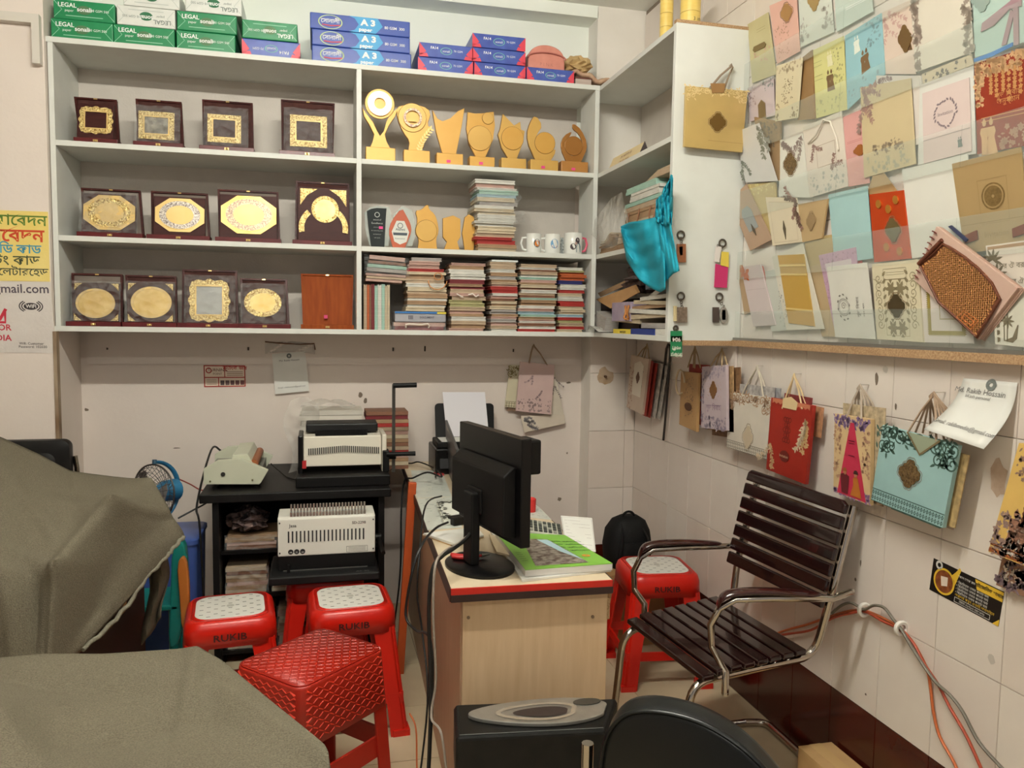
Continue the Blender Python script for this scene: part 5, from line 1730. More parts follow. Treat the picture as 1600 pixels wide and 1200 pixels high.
card('white card with an olive saw-tooth frame under the woven fan card', (1438, 445), (1514, 443), (1522, 537), (1442, 535), 3, (218, 208, 200), zigzag)
card('white card with grey palm leaves and Bengali writing, right edge', (1540, 384), (1612, 374), (1612, 462), (1546, 462), 5, (220, 210, 196), lambda P, T: palms(P, T, 1), pages=1)
card('white card with palm trees and a peacock, bottom right of the rack', (1550, 453), (1612, 452), (1612, 544), (1555, 538), 7, (214, 212, 196), lambda P, T: palms(P, T, 0))

# woven fan card, in front of the glass
T = card('pink-edged card with a woven brown fan lying across the bottom row', (1463, 354), (1590, 450), (1528, 531), (1428, 437), 0, (208, 176, 160), None, t=.006, x=1.576, lean=.014, pages=3)
fan = [(790, 200), (870, 240), (1020, 340), (1150, 450), (1280, 590), (1360, 750), (1130, 1130), (950, 960), (750, 780), (640, 560), (560, 410), (700, 300)]
q = [at((1350 + .1566 * x, 350 + .1566 * y), 'x', 1.564) for x, y in fan]
M_WEAVE = mat('bamboo_weave', (112, 62, 32), .6, c2=(96, 50, 26), scale=60)
fo = MB().prism(q, (.004, 0, 0)).build('fan', M_WEAVE, T)
mb = MB()
rd = random.Random(2)
cx = sum(q, V()) / len(q)

yy = [p.y for p in q]
zz2 = [p.z for p in q]
for i in range(40):
	for j in range(44):
		y, z = min(yy) + (max(yy) - min(yy)) * i / 40, min(zz2) + (max(zz2) - min(zz2)) * j / 44
		if not inside(y, z) or not inside(y + .006, z + .006) or not inside(y - .006, z - .006): continue
		a = (.6 if (i // 2 + j) % 2 else -.95) + .2
		d, e = V((0, math.cos(a), math.sin(a))) * .0066, V((0, -math.sin(a), math.cos(a))) * .0019
		c = V((1.5632, y, z))
		mb.face([c - d - e, c + d - e, c + d + e, c - d + e])
mb.build('weave', mat('weave_strand', (200, 138, 82), .5), fo)
mb = MB()
mb.tube([p - V((.001, 0, 0)) for p in q], .004, 6, True)
mb.build('fan_rim', flat((104, 56, 34)), fo, smooth=60)
mb = MB()
a, b = at((1350 + .1566 * 780, 350 + .1566 * 160), 'x', 1.560), at((1350 + .1566 * 545, 350 + .1566 * 400), 'x', 1.560)
mb.tube([a, b], .006, 8)
mb.build('fan_handle', flat((96, 48, 28)), fo, smooth=60)
mb = MB()
P = Panel(at((1503, 482), 'x', 1.559), at((1535, 505), 'x', 1.559), at((1522, 520), 'x', 1.559), at((1490, 492), 'x', 1.559))
P.frame(mb, -.02, -.008, .02, .008, .003)
P.frame(mb, -.03, -.016, .026, .016, .002)
mb.build('knot_ornament', flat((196, 112, 56)), T)
mb = MB()
p0, p1 = at((1462, 358), 'x', 1.5605), at((1430, 436), 'x', 1.5735)
for k in range(9):
	c = p0.lerp(p1, (k + .5) / 9)
	mb.tube([c + V((-.002, .006, .003)), c + V((-.004, -.003, 0)), c + V((-.002, -.009, -.005))], .0018, 5)
mb.build('stitching', flat((110, 50, 44)), T)
mb = MB()
mb.prism([at((1481, 354), 'x', 1.580), at((1486, 352), 'x', 1.580), at((1512, 374), 'x', 1.580), at((1508, 378), 'x', 1.580)], (.004, 0, 0))
tag(mb.build('navy_pen', flat((50, 56, 84))), 'dark navy strip sticking up behind the fan card', 'strip')
def bag(label, tl, tr, br, bl, ax, v, depth, col, deco=None, apex=None, hpts=((.3, 1), (.7, 1)), hcol=None, nstr=2, extra=(), lean=.0, group='paper bags hanging on the walls', rough=.5, metal=0, dirn=1):
	"""front sheet from its four corners on the wall plane v - depth; body reaches back to v; handles meet at apex"""
	P = Panel.px(tl, tr, br, bl, ax, v - depth - lean * 0, v - depth)
	base = (P.c[2] + P.c[3]) / 2
	T = thing('gift_bag', label, 'bag', base, 0, group)
	mb = MB()
	P.slab(mb, min(depth - .004, .013))
	c2 = tuple(max(0, int(q * .94)) for q in col)
	mb.build('bag_body', mat('bag_%d_%d_%d' % col, col, rough, metal, c2=c2, scale=10), T, bevel=.0006)
	for i, (dl, dr, db, dt, cc, dn) in enumerate(extra):
		Q = MB()
		pan = Panel(P.uv(-dl, 1 + dt, -dn), P.uv(1 + dr, 1 + dt, -dn), P.uv(1 + dr, -db, -dn), P.uv(-dl, -db, -dn))
		pan.slab(Q, .003)
		Q.build('inner_bag', mat('bag_%d_%d_%d' % cc, cc, .6, c2=tuple(int(q * .7) for q in cc), scale=60, amt=.5), T)
	if deco: deco(P, T)
	if apex:
		A = at(apex, ax, v - depth * .5)
		for k in range(nstr):
			mb = MB()
			o = P.n * (-.35 * depth * k)
			s0, s1 = P.uv(hpts[0][0], hpts[0][1] - .02) + o, P.uv(hpts[1][0], hpts[1][1] - .02) + o
			dx = (P.c[1] - P.c[0]).normalized() * (.006 + .004 * k)
			mb.tube([s0, s0.lerp(A, .55) - dx * .4, A - dx * .6 - V((0, 0, .012)), A, A + dx * .6 - V((0, 0, .012)), s1.lerp(A, .55) + dx * .4, s1], .0032, 6)
			mb.build('handle', flat(hcol) if hcol else M_TWINE, T, smooth=60)
		mb = MB()
		n = P.n
		mb.cyl(A - n * (depth * .5), A + n * .002, .0016, n=8)
		mb.build('nail', flat((206, 196, 186), .6), T)
	return T

def border(P, T, v0, v1, col, n=22):
	mb = MB()
	h = (v1 - v0) * P.h
	for k in range(n):
		x = (-.5 + (k + .5) / n) * P.w
		for j in range(2):
			y = v0 * P.h + h * (.28 + .44 * j)
			d = P.w / n * .42
			P.strip(mb, [(x - d, y), (x, y + h * .2), (x + d, y), (x, y - h * .2)], [(x - d * .45, y), (x, y + h * .09), (x + d * .45, y), (x, y - h * .09)], None, True)
	for v in (v0, v1): P.line(mb, [(-.5 * P.w, v * P.h), (.5 * P.w, v * P.h)], .0022)
	mb.build('printed_pattern', flat(col), T)

def scrolls(P, T, col, top=.5, dep=.22, r=.02, seed=1, n=9):
	mb = MB()
	rd = random.Random(seed)
	n = int(n * 1.35)
	for k in range(n):
		u = -.46 + .92 * k / (n - 1)
		d = dep * (.35 + .65 * abs(u) * 2)
		rows = max(1, int(d * P.h / (r * 1.3)))
		for j in range(rows):
			v = top * P.h - r * (.7 + 1.35 * j)
			rr = r * rd.uniform(.6, .9)
			P.scroll(mb, u * P.w + rd.uniform(-.2, .2) * r, v, rr, rd.uniform(0, 6.3), 1 if u > 0 else -1, 1.5, rr * .2)
			for _ in range(4): P.leaf(mb, u * P.w + rd.uniform(-.9, .9) * r, v + rd.uniform(-.8, .8) * r, r * .8, r * .3, rd.uniform(0, 6.3))
	mb.build('scroll_print', flat(col), T)

def twine(P, T):
	mb = MB()
	mb.tube([P.m(-.5 * P.w + .02 + .03 * math.cos(a), .30 * P.h + .055 * math.sin(a), .006 + .01 * math.sin(a / 2)) for a in (2 * PI * k / 20 for k in range(18))], .004, 6)
	mb.build('twine_loop', flat((206, 188, 156)), T, smooth=60)

def lettersx(P, T):
	mb = MB()
	P.text(mb, 'শুভ িববাহ', 0, -.2 * P.h, .03)
	P.frame(mb, -.32 * P.w, -.36 * P.h, .32 * P.w, -.12 * P.h, .001)
	mb.build('lettering', flat((150, 124, 150)), T)

def outline(P, T, x, y, rx, ry, col=(140, 116, 84)):
	mb = MB()
	P.line(mb, P.badge(x, y, rx, ry), .002, .0012, True)
	mb.build('badge_outline', flat(col), T)

def redbag(P, T):
	mb = MB()
	for r in range(5):
		for c in range(3 if r % 2 == 0 else 2):
			x = (-.0 + (c - (1 if r % 2 == 0 else .5)) * .014) - .01
			P.line(mb, [(x + .008 * math.cos(a), .01 + .018 * (2 - r) + .008 * math.sin(a) + .02) for a in (2 * PI * k / 8 for k in range(8))], .0022, .0008, True)
	mb.build('cut_pattern', flat((84, 20, 12)), T)
	gold(P, T, circ(-.012, -.062, .028, .02), flat((104, 26, 16)), 'oval_patch', .001)
	mb = MB()
	P.text(mb, 'Invitation', -.012, -.066, .014, h=.004)
	mb.build('lettering', flat((216, 186, 150)), T)
	floral(P, T, ((.36, .32, -1.6), (.40, .22, -1.5)), (222, 200, 160), (206, 170, 120), .10, .022, 61)
	floral(P, T, ((-.44, -.12, -1.6),), (222, 196, 158), (206, 166, 120), .10, .022, 62)
	mb = MB()
	for k in range(9): mb.face([P.uv(u, v, .001) for u, v in ((.05 + .1 * k, .93), (.1 + .1 * k, .955), (.15 + .1 * k, .93), (.15 + .1 * k, 1.0), (.05 + .1 * k, 1.0))])
	mb.build('scalloped_edge', flat((196, 120, 88)), T)
	gold(P, T, [(-.045, P.h * .40), (.035, P.h * .40), (.04, P.h * .5), (.0, P.h * .56), (-.045, P.h * .52)], flat((222, 196, 150)), 'cream_tab', .002)

def pinkbag(P, T):
	gold(P, T, [(-.38 * P.w, -.5 * P.h + .004), (.40 * P.w, -.5 * P.h + .004), (.06 * P.w, .42 * P.h), (-.04 * P.w, .42 * P.h)], flat((186, 42, 72)), 'crimson_panel', .0004)
	scatter(P, T, (-.48, .34, .48, .49), 50, (112, 80, 140), .02, 63)
	scatter(P, T, (-.48, -.49, .48, -.40), 44, (124, 84, 140), .022, 64)
	scatter(P, T, (-.48, -.3, -.3, .34), 30, (180, 128, 92), .016, 65)
	scatter(P, T, (.3, -.2, .48, .34), 30, (176, 124, 90), .016, 66)
	for u, c in ((-.16, (96, 24, 30)), (.14, (176, 104, 34))):
		mb = MB()
		x, y = u * P.w, -.46 * P.h
		hh = P.h * .30
		if c[1] > 60: pts = [(-.026, 0), (.03, 0), (.016, .5), (.012, .72), (.006, .78), (-.006, .78), (-.014, .7), (-.012, .45)]
		else: pts = [(-.016, 0), (.016, 0), (.02, .4), (.022, .74), (.007, .8), (-.007, .8), (-.022, .74), (-.02, .4)]
		P.poly(mb, [(x + a * .9, y + b * hh) for a, b in pts], .0025)
		mb.build('figure_print', flat(c), T)
		mb = MB()
		P.poly(mb, [(x + .008 * math.cos(k * .6), y + .88 * hh + .010 * math.sin(k * .6)) for k in range(10)], .0025)
		mb.build('figure_face', flat((176, 116, 80)), T)
		mb = MB()
		P.poly(mb, [(x + .011 * math.cos(k * PI / 7), y + .9 * hh + .012 * math.sin(k * PI / 7)) for k in range(8)], .0028)
		mb.build('figure_headwear', flat((150, 84, 40) if c[1] < 60 else (60, 30, 24)), T)
	mb = MB()
	for v in (.2, .17, .02): P.line(mb, [(-.07 * P.w, v * P.h), (.1 * P.w, v * P.h)], .002, .0025)
	mb.build('lettering', flat((96, 20, 40)), T)

def mintbag(P, T):
	scrolls(P, T, (66, 94, 84), .5, .42, .026, 7, 11)
	med(P, T, -.02, -.0, .040, mat('bronze_emboss', (0, 0, 0)), None, flat((206, 206, 196), .2, .6))
	border(P, T, -.5, -.34, (52, 82, 74), 26)
	gold(P, T, [(-.03, .5 * P.h), (.075, .5 * P.h), (.03, .28 * P.h), (.015, .27 * P.h)], flat((150, 160, 136)), 'neck_flap', .001)
	mb = MB()
	P.line(mb, [(-.035, .5 * P.h), (.02, .27 * P.h), (.08, .5 * P.h)], .006, .003)
	mb.build('flap_edge', flat((120, 104, 72)), T)

def edgebag(P, T):
	scatter(P, T, (-.4, .2, .4, .48), 40, (130, 92, 70), .022, 67)
	scatter(P, T, (-.49, -.49, .4, -.12), 70, (134, 100, 90), .026, 68)
	scatter(P, T, (-.3, -.46, .3, -.2), 40, (206, 196, 186), .026, 69)
	mb = MB()
	for r in range(8):
		for c in range(3): P.poly(mb, [(-.1 * P.w + c * .024 + .008 * math.cos(k), (.18 - .05 * r) * P.h + .009 * math.sin(k)) for k in (2 * PI * j / 8 for j in range(8))])
	mb.build('cut_pattern', flat((96, 50, 34)), T)
	mb = MB()
	P.line(mb, [(-.5 * P.w, -.47 * P.h), (.5 * P.w, -.47 * P.h)], .010)
	P.line(mb, [(-.5 * P.w, -.42 * P.h), (.5 * P.w, -.42 * P.h)], .004)
	mb.build('printed_pattern', flat((150, 84, 44)), T)
	couple(P, T, -.16, -.22, .05, (150, 108, 88))

def sheet(name, label, cat, P, m, t=.0012):
	base = (P.c[2] + P.c[3]) / 2
	T = thing(name, label, cat, base)
	mb = MB()
	P.slab(mb, t)
	mb.build('sheet', m, T)
	return T

def pt(px, py): return at((px, py), 'y', 3.618)

def ptext(P, T, body, px, py, size, col, align='r', bold=.0, nm='lettering'):
	c = (P.c[0] + P.c[1] + P.c[2] + P.c[3]) / 4
	q = pt(px, py)
	mb = MB()
	P.text(mb, body, q.x - c.x, q.z - c.z, size, align, bold=bold)
	mb.build(nm, flat(col), T)

def notice(label, P, logo, lines_, T=None):
	T = sheet('paper_notice', label, 'notice', P, M_PAPER)
	mb = MB()
	P.ring(mb, logo[0] * P.w, logo[1] * P.h, logo[2], logo[2] * .35, 20)
	mb.build('round_logo', flat((110, 116, 114)), T)
	mb = MB()
	for b, x, y, s in lines_: P.text(mb, b, x * P.w, y * P.h, s)
	mb.build('lettering', flat((96, 92, 92)), T)
	return T

class Bent(Panel):
	def m(s, x, y, h=0.0):
		p = Panel.m(s, x, y, h)
		v = y / s.h + .5
		return p + V((.03 * math.sin(PI * max(0, min(1, v))), 0, 0)) * .8

def keyring(px, py, label, tags, r=.014):
	c = at((px, py), 'y', YP - .006)
	T = thing('key_ring', label, 'key ring', c)
	mb = MB()
	mb.tube([c + V((r * math.cos(a), 0, r * math.sin(a))) for a in (2 * PI * k / 18 for k in range(18))], .0036, 6, True)
	mb.build('ring', M_KEY, T, smooth=60)
	mb = MB()
	mb.cyl(c + V((0, -.01, r * .9)), c + V((0, .0055, r * .9)), .002, n=6)
	mb.build('nail', M_KEY, T)
	for nm, pts, mt, th in tags:
		zb = sum(at(q, 'y', YP - .012).z for q in pts[:2]) / 2
		q = [at(p, 'y', YP - .012) for p in pts]
		MB().prism(q, (0, th, 0)).build(nm, mt, T, bevel=.001)
	t = tags[0]
	z1 = max(at(p, 'y', YP - .012).z for p in t[1])
	xc = sum(at(p, 'y', YP - .012).x for p in t[1]) / len(t[1])
	mb = MB()
	n = max(2, int((c.z - r - z1) / .008))
	for k in range(n + 1):
		p = V((c.x, c.y, c.z - r)).lerp(V((xc, YP - .010, z1)), k / n)
		mb.tube([p + V((.004 * math.cos(a), .002 * (-1) ** k * math.cos(a), .006 * math.sin(a))) for a in (2 * PI * j / 8 for j in range(8))], .0014, 5, True)
	mb.build('chain', M_KEY, T)
	return T

def px4(x0, y0, x1, y1): return [(x0, y0), (x0, y1), (x1, y1), (x1, y0)]

def wall_cable(pts, r, m, label, x=XR - .012):
	mb = MB()
	P_ = [at(p, 'x', x + (dx if len(p) > 2 else 0) if False else x) for p in pts]
	out = []
	n = len(P_)
	for i in range(n - 1):
		p0, p1, p2, p3 = P_[max(0, i - 1)], P_[i], P_[i + 1], P_[min(n - 1, i + 2)]
		for k in range(6):
			t = k / 6
			out.append(.5 * ((2 * p1) + (p2 - p0) * t + (2 * p0 - 5 * p1 + 4 * p2 - p3) * t * t + (3 * p1 - p0 - 3 * p2 + p3) * t ** 3))
	out.append(P_[-1])
	for p in out: p.z = max(p.z, .008)
	mb.tube(out, r, 6)
	return tag(mb.build('cable', m, smooth=60), label, 'cable', 'cables clipped to the right wall')

# ================================================================== hanging paper bags
M_TWINE = mat('paper_twine', (190, 166, 130), .8, c2=(170, 142, 104), scale=120)

# on the end panel of the corner unit
bag('gold gift bag with a bronze badge hanging on the shelf end panel', (1072, 134), (1168, 142), (1160, 238), (1069, 229), 'y', 2.813, .035, (206, 176, 112),
	lambda P, T: (med(P, T, .04, -.05, .034, flat((120, 92, 46), .3, .6)), scrolls(P, T, (228, 204, 146), .5, .24, .016, 3, 10), lines(P, T, (-.36,), (180, 148, 90), .2, .6, .002), gold(P, T, [(-.028, .128), (.03, .132), (.028, .098), (-.02, .094)], flat((150, 112, 66)), 'neck_tag', .003)),
	(1143, 100), ((.38, 1), (.62, 1)), (142, 124, 104), rough=.3, metal=.35)
# on the back wall
YW = YB - .012
bag('white gift bag with olive scrolls behind the pink bag on the back wall', (797, 570), (840, 572), (836, 640), (789, 636), 'y', 3.986, .016, (214, 206, 176), lambda P, T: (scrolls(P, T, (128, 112, 62), .48, .3, .02, 4, 6), border(P, T, -.5, -.36, (110, 96, 70), 12)), extra=((-.1, .0, .08, -.02, (150, 120, 96), .006),))
bag('cream card bag with dark flowers hanging right of the pink bag', (845, 572), (866, 576), (884, 662), (850, 655), 'y', 3.976, .006, (218, 208, 190), lambda P, T: floral(P, T, ((.3, .2, -1.5), (.3, .35, -1.4)), (104, 92, 92), None, .08, .011, 52))
bag('cream tilted card with grey flowers below the pink bag', (814, 650), (882, 648), (882, 662), (819, 676), 'y', 3.968, .006, (222, 210, 192), lambda P, T: floral(P, T, ((-.45, .3, -.3), (-.4, -.1, .2)), (100, 98, 104), None, .06, .012, 53, 3))
bag('pale pink gift bag with small flowers on the back wall', (813, 565), (867, 570), (861, 648), (806, 642), 'y', 3.96, .022, (212, 184, 178),
	lambda P, T: (scatter(P, T, (-.46, -.46, .46, -.22), 34, (130, 104, 108), .018, 50), floral(P, T, ((-.1, .26, -2.0), (.2, -.02, -1.9)), (126, 100, 106), None, .06, .009, 51, 2)),
	(834, 538), ((.26, 1), (.78, 1)), (160, 132, 104))
# along the right wall
XW = XR - .001
bag('stack of slim white and red bags in the corner, with a laser-cut front', (986, 554), (1014, 561), (1003, 648), (979, 636), 'x', XW, .075, (206, 186, 166),
	lambda P, T: (gold(P, T, [(-.05, -.06), (.06, -.06), (.06, .10), (.02, .12), (-.05, .10)], flat((224, 216, 200)), 'inner_panel', .001), scatter(P, T, (-.2, -.05, .3, .3), 40, (80, 54, 40), .02, 54, False), scatter(P, T, (-.5, -.5, -.2, .3), 26, (150, 104, 80), .018, 55), med(P, T, .03, .12, .022, flat((96, 60, 40)), .03)),
	(1011, 537), ((.35, 1), (.75, 1)), None, 2, ((-.1, .12, .02, -.03, (164, 44, 30), .012), (-.1, .22, .03, -.06, (170, 50, 36), .024), (-.2, .34, .02, -.06, (220, 212, 202), .04), (-.2, .44, .02, -.08, (226, 220, 210), .055)))
bag('kraft bag with an oval cut and a twine loop, under the corner unit', (1064, 580), (1091, 583), (1088, 675), (1061, 663), 'x', XW, .075, (186, 146, 96),
	lambda P, T: (scatter(P, T, (-.2, -.3, .3, .4), 46, (110, 76, 44), .02, 56, False), gold(P, T, circ(.0, -.028, .034, .018), flat((92, 58, 34)), 'oval_cut', .001), twine(P, T)),
	(1086, 541), ((.4, 1.1), (.8, 1.1)), None, 2, ((-.1, .3, -.1, .14, (168, 44, 26), .03), (-.1, .4, -.1, .12, (120, 30, 22), .05)))

bag('lavender floral bag with a small gold diamond and writing', (1097, 573), (1134, 570), (1135, 673), (1095, 668), 'x', XW, .07, (200, 184, 190),
	lambda P, T: (scatter(P, T, (-.5, -.5, .5, -.3), 40, (136, 124, 150), .022, 57), scatter(P, T, (-.5, .3, .5, .5), 34, (146, 134, 160), .02, 58), scatter(P, T, (-.5, -.3, -.38, .3), 18, (130, 118, 146), .02, 59), scatter(P, T, (-.3, -.05, .3, .28), 40, (186, 148, 120), .012, 60, False), gold(P, T, P.badge(0, .03, .03, .036), flat((140, 98, 52), .35, .5), 'gold_badge'), lettersx(P, T)),
	(1128, 544), ((.35, 1), (.85, 1)), None, 2, ((-.1, .1, .02, -.02, (198, 160, 112), .02), (-.1, .2, .12, -.04, (160, 120, 84), .04)))

bag('white bag with beige scrolls, a diamond window and a woven border', (1140, 613), (1206, 622), (1197, 717), (1135, 698), 'x', XW, .05, (222, 214, 200),
	lambda P, T: (scrolls(P, T, (184, 150, 120), .5, .34, .024, 5, 9), gold(P, T, P.badge(.01, -.05, .034, .045), flat((200, 184, 158)), 'diamond_window', .001), border(P, T, -.5, -.36, (130, 122, 108), 22), outline(P, T, .01, -.05, .040, .052)),
	(1183, 571), ((.32, 1.02), (.82, 1.02)), (196, 186, 168), 2, ((-.18, -.02, -.6, .17, (196, 190, 186), .012), (-.5, .06, -.6, .16, (176, 176, 180), .02)))

bag('deep red bag with a scalloped top and cream flowers', (1205, 621), (1270, 634), (1258, 757), (1197, 733), 'x', XW, .055, (158, 34, 18), redbag, (1241, 584), ((.3, .9), (.78, .95)), (206, 180, 136), 2, ((-.2, -.15, -.6, .08, (150, 60, 60), .02), (-.05, .06, -.6, -.02, (206, 150, 110), .03)))

bag('cream bag with a crimson panel and a printed bridal couple', (1304, 646), (1361, 655), (1359, 790), (1302, 768), 'x', XW, .06, (214, 184, 138), pinkbag, (1344, 601), ((.35, 1), (.75, 1)), (176, 160, 142), 4, ((-.12, .24, -.3, .14, (206, 186, 152), .015), (-.3, .10, .0, .04, (170, 140, 110), .03)))

bag('large mint bag with dark scrolls, a silver-rimmed badge and lattice border', (1379, 664), (1497, 696), (1472, 825), (1361, 780), 'x', XW, .07, (158, 196, 196), mintbag, (1459, 613), ((.36, 1), (.74, 1)), (168, 142, 118), 5,
	((-.02, .07, -.02, -.1, (206, 176, 122), .02), (-.16, -.16, .08, -.6, (140, 180, 172), .035), (-.3, -.06, .06, -.6, (214, 190, 168), .05)))

bag('yellow-cream bag with dancing couple print, cut off by the right edge', (1592, 692), (1672, 716), (1660, 908), (1544, 862), 'x', XW, .06, (222, 184, 104), edgebag, (1640, 640), ((.3, 1), (.7, 1)))
bag('brown printed bag hanging lowest at the right edge', (1566, 868), (1650, 900), (1642, 950), (1556, 914), 'x', XW, .02, (150, 112, 88), lambda P, T: (scatter(P, T, (-.49, -.49, .49, .49), 60, (90, 66, 80), .026, 70), scatter(P, T, (-.4, -.3, .4, .4), 40, (206, 190, 176), .022, 71)))

# ================================================================== notices, posters and stickers
M_PAPER = mat('white_paper', (228, 228, 222), .6, c2=(222, 221, 214), scale=10)
# poster on the pier
P = Panel.px((-175, 322), (75, 331), (78, 440), (-175, 436), 'y', 3.618)
T = sheet('yellow_poster', 'yellow poster with Bengali writing left of the shelves', 'poster', P, mat('poster_yellow', (234, 208, 110), .35, c2=(240, 220, 140), scale=7, bump=.4, bscale=80))

ptext(P, T, 'ভিতর্ অােবদন', 74, 354, .062, (88, 124, 40), bold=.012)
ptext(P, T, 'অােবদন', 70, 379, .072, (206, 70, 30), bold=.02)
ptext(P, T, 'অাইিড কাড', 65, 397, .050, (60, 150, 180), bold=.015)
ptext(P, T, 'িভিজিটং কাড', 63, 415, .054, (70, 80, 50), bold=.01)
ptext(P, T, 'িবল েমেমা, েলটারেহড', 76, 432, .044, (60, 70, 50), bold=.008)
P = Panel.px((-175, 438), (79, 441), (87, 552), (-175, 548), 'y', 3.618)
T = sheet('white_poster', 'white poster with an e-mail address and red lettering, below the yellow one', 'poster', P, mat('poster_white', (222, 216, 210), .35, c2=(214, 206, 200), scale=7, bump=.4, bscale=70))
ptext(P, T, 'media@gmail.com', 78, 459, .050, (84, 74, 84), bold=.012)
ptext(P, T, 'COLOR', 18, 516, .034, (196, 44, 66), bold=.02)
ptext(P, T, 'MEDIA', 18, 532, .034, (196, 44, 66), bold=.02)
ptext(P, T, 'Wifi: Customer', 67, 538, .014, (70, 60, 60), bold=.01)
ptext(P, T, 'Password: 102030', 72, 543, .014, (70, 60, 60), bold=.01)
c = (P.c[0] + P.c[1] + P.c[2] + P.c[3]) / 4
mb = MB()
q = pt(2, 495) - c
P.line(mb, [(q.x - .06, q.z + .02), (q.x - .06, q.z - .022), (q.x + .014, q.z - .022), (q.x + .014, q.z + .02)], .010)
P.line(mb, [(q.x - .02, q.z - .004), (q.x - .006, q.z - .012), (q.x + .018, q.z + .032)], .012)
mb.build('red_logo', flat((200, 44, 66)), T)
mb = MB()
q = pt(49, 479) - c
P.poly(mb, [(q.x + .027 * math.cos(a), q.z + .014 * math.sin(a)) for a in (2 * PI * k / 20 for k in range(20))])
for s in (-1, 1):
	for r in (.034, .043): P.line(mb, [(q.x + s * r * math.cos(a), q.z + r * .6 * math.sin(a)) for a in (-.9 + 1.8 * k / 8 for k in range(9))], .004)
mb.build('wifi_logo', flat((50, 44, 46)), T)
mb = MB()
P.text(mb, 'WiFi', q.x, q.z - .006, .02, h=.0016, bold=.03)
mb.build('lettering', flat((220, 214, 210)), T)

# red framed sticker
P = Panel.px((318, 570.5), (383, 571), (384, 604), (319, 605), 'y', YB - .0008)
T = sheet('red_sticker', 'small red-framed sticker with printed portraits on the back wall', 'sticker', P, mat('sticker_cream', (226, 208, 188), .5))
mb = MB()
w_, h_ = P.w, P.h
P.frame(mb, -w_ / 2, -h_ / 2, w_ / 2, h_ / 2, .005)
P.line(mb, [(-w_ / 2, -.06 * h_), (w_ / 2, -.06 * h_)], .005)
P.line(mb, [(0, -.06 * h_), (0, h_ / 2)], .004)
P.line(mb, [(-.15 * w_, -h_ / 2), (-.15 * w_, -.06 * h_)], .004)
P.ring(mb, -.38 * w_, .26 * h_, .014, .009, 14)
mb.build('frame_print', flat((164, 44, 36)), T)
mb = MB()
P.text(mb, 'TURNING', -.17 * w_, .22 * h_, .020, bold=.01)
P.text(mb, 'POINT', -.17 * w_, .06 * h_, .014)
for k in range(4): P.line(mb, [(-.44 * w_, (-.16 - .07 * k) * h_), (-.2 * w_, (-.16 - .07 * k) * h_)], .0016)
for k in range(3): P.line(mb, [(.05 * w_, (.2 - .08 * k) * h_), (.44 * w_, (.2 - .08 * k) * h_)], .0024)
mb.build('lettering', flat((110, 60, 50)), T)
mb = MB()
P.text(mb, 'ব্যাংক জব', .25 * w_, .3 * h_, .024, bold=.02)
mb.build('lettering', flat((176, 40, 36)), T)
for k in range(5):
	mb = MB()
	x = (-.06 + .12 * k) * w_
	P.poly(mb, [(x - .009, -.42 * h_), (x + .009, -.42 * h_), (x + .009, -.2 * h_), (x - .009, -.2 * h_)])
	mb.build('portrait_print', flat((84 + 8 * k, 70, 70)), T)

P = Panel.px((425, 553), (477, 549), (483, 611), (430, 616), 'y', YB - .016)
notice('white paper notice with a small round logo on the back wall', P, (-.0, .42, .012), (('Md. Rakib Hossain', 0, .29, .013), ('Gmail: rakibhossain@gmail.com', 0, -.37, .010)))
mb = MB()
a, b = at((414, 533), 'y', 3.985), at((492, 545), 'y', 3.985)
mb.grid(lambda u, v: V((a.x + (b.x - a.x) * u, 3.984 - .006 * math.sin(11 * u + 4 * v), a.z - (.012 + .05 * v) - .02 * math.sin(PI * u) * 0 + .012 * math.sin(PI * u))), 16, 4)
tag(mb.build('clear_sleeve', M_WRAP, smooth=40, solid=.001), 'crumpled clear sleeve taped above the paper notice', 'plastic sleeve')
mb = MB()
a, b = at((414, 534), 'y', 3.982), at((491, 537), 'y', 3.982)
mb.tube([a, a.lerp(b, .3) + V((0, 0, -.004)), a.lerp(b, .7) + V((0, 0, -.006)), b, b + V((.004, 0, -.03))], .0035, 6)
tag(mb.build('brown_wire', flat((120, 84, 60)), smooth=60), 'thin brown wire along the top of the clear sleeve', 'wire')
# curling notice on the right wall
c4 = [at(p, 'x', x) for p, x in (((1506, 591), XR - .004), ((1590, 598), XR - .004), ((1537, 702), XR - .085), ((1444, 671), XR - .085))]

P = Bent(*c4)
T = thing('paper_notice', 'white paper notice curling off the right tiled wall, with a round logo', 'notice', (c4[2] + c4[3]) / 2)
mb = MB()
mb.grid(lambda u, v: P.uv(u, v), 6, 14)
mb.build('sheet', M_PAPER, T, smooth=60, solid=-.0012)
P.lift = .003
mb = MB()
P.ring(mb, .06 * P.w, .42 * P.h, .017, .006, 18)
mb.build('round_logo', flat((120, 126, 122)), T)
mb = MB()
P.text(mb, 'Md. Rakib Hossain', -.02, .24 * P.h, .022)
P.text(mb, 'bKash personal', -.02, .16 * P.h, .013)
P.text(mb, 'Gmail: rakibmedia@gmail.com', -.0, -.34 * P.h, .015)
mb.build('lettering', flat((120, 118, 116)), T)

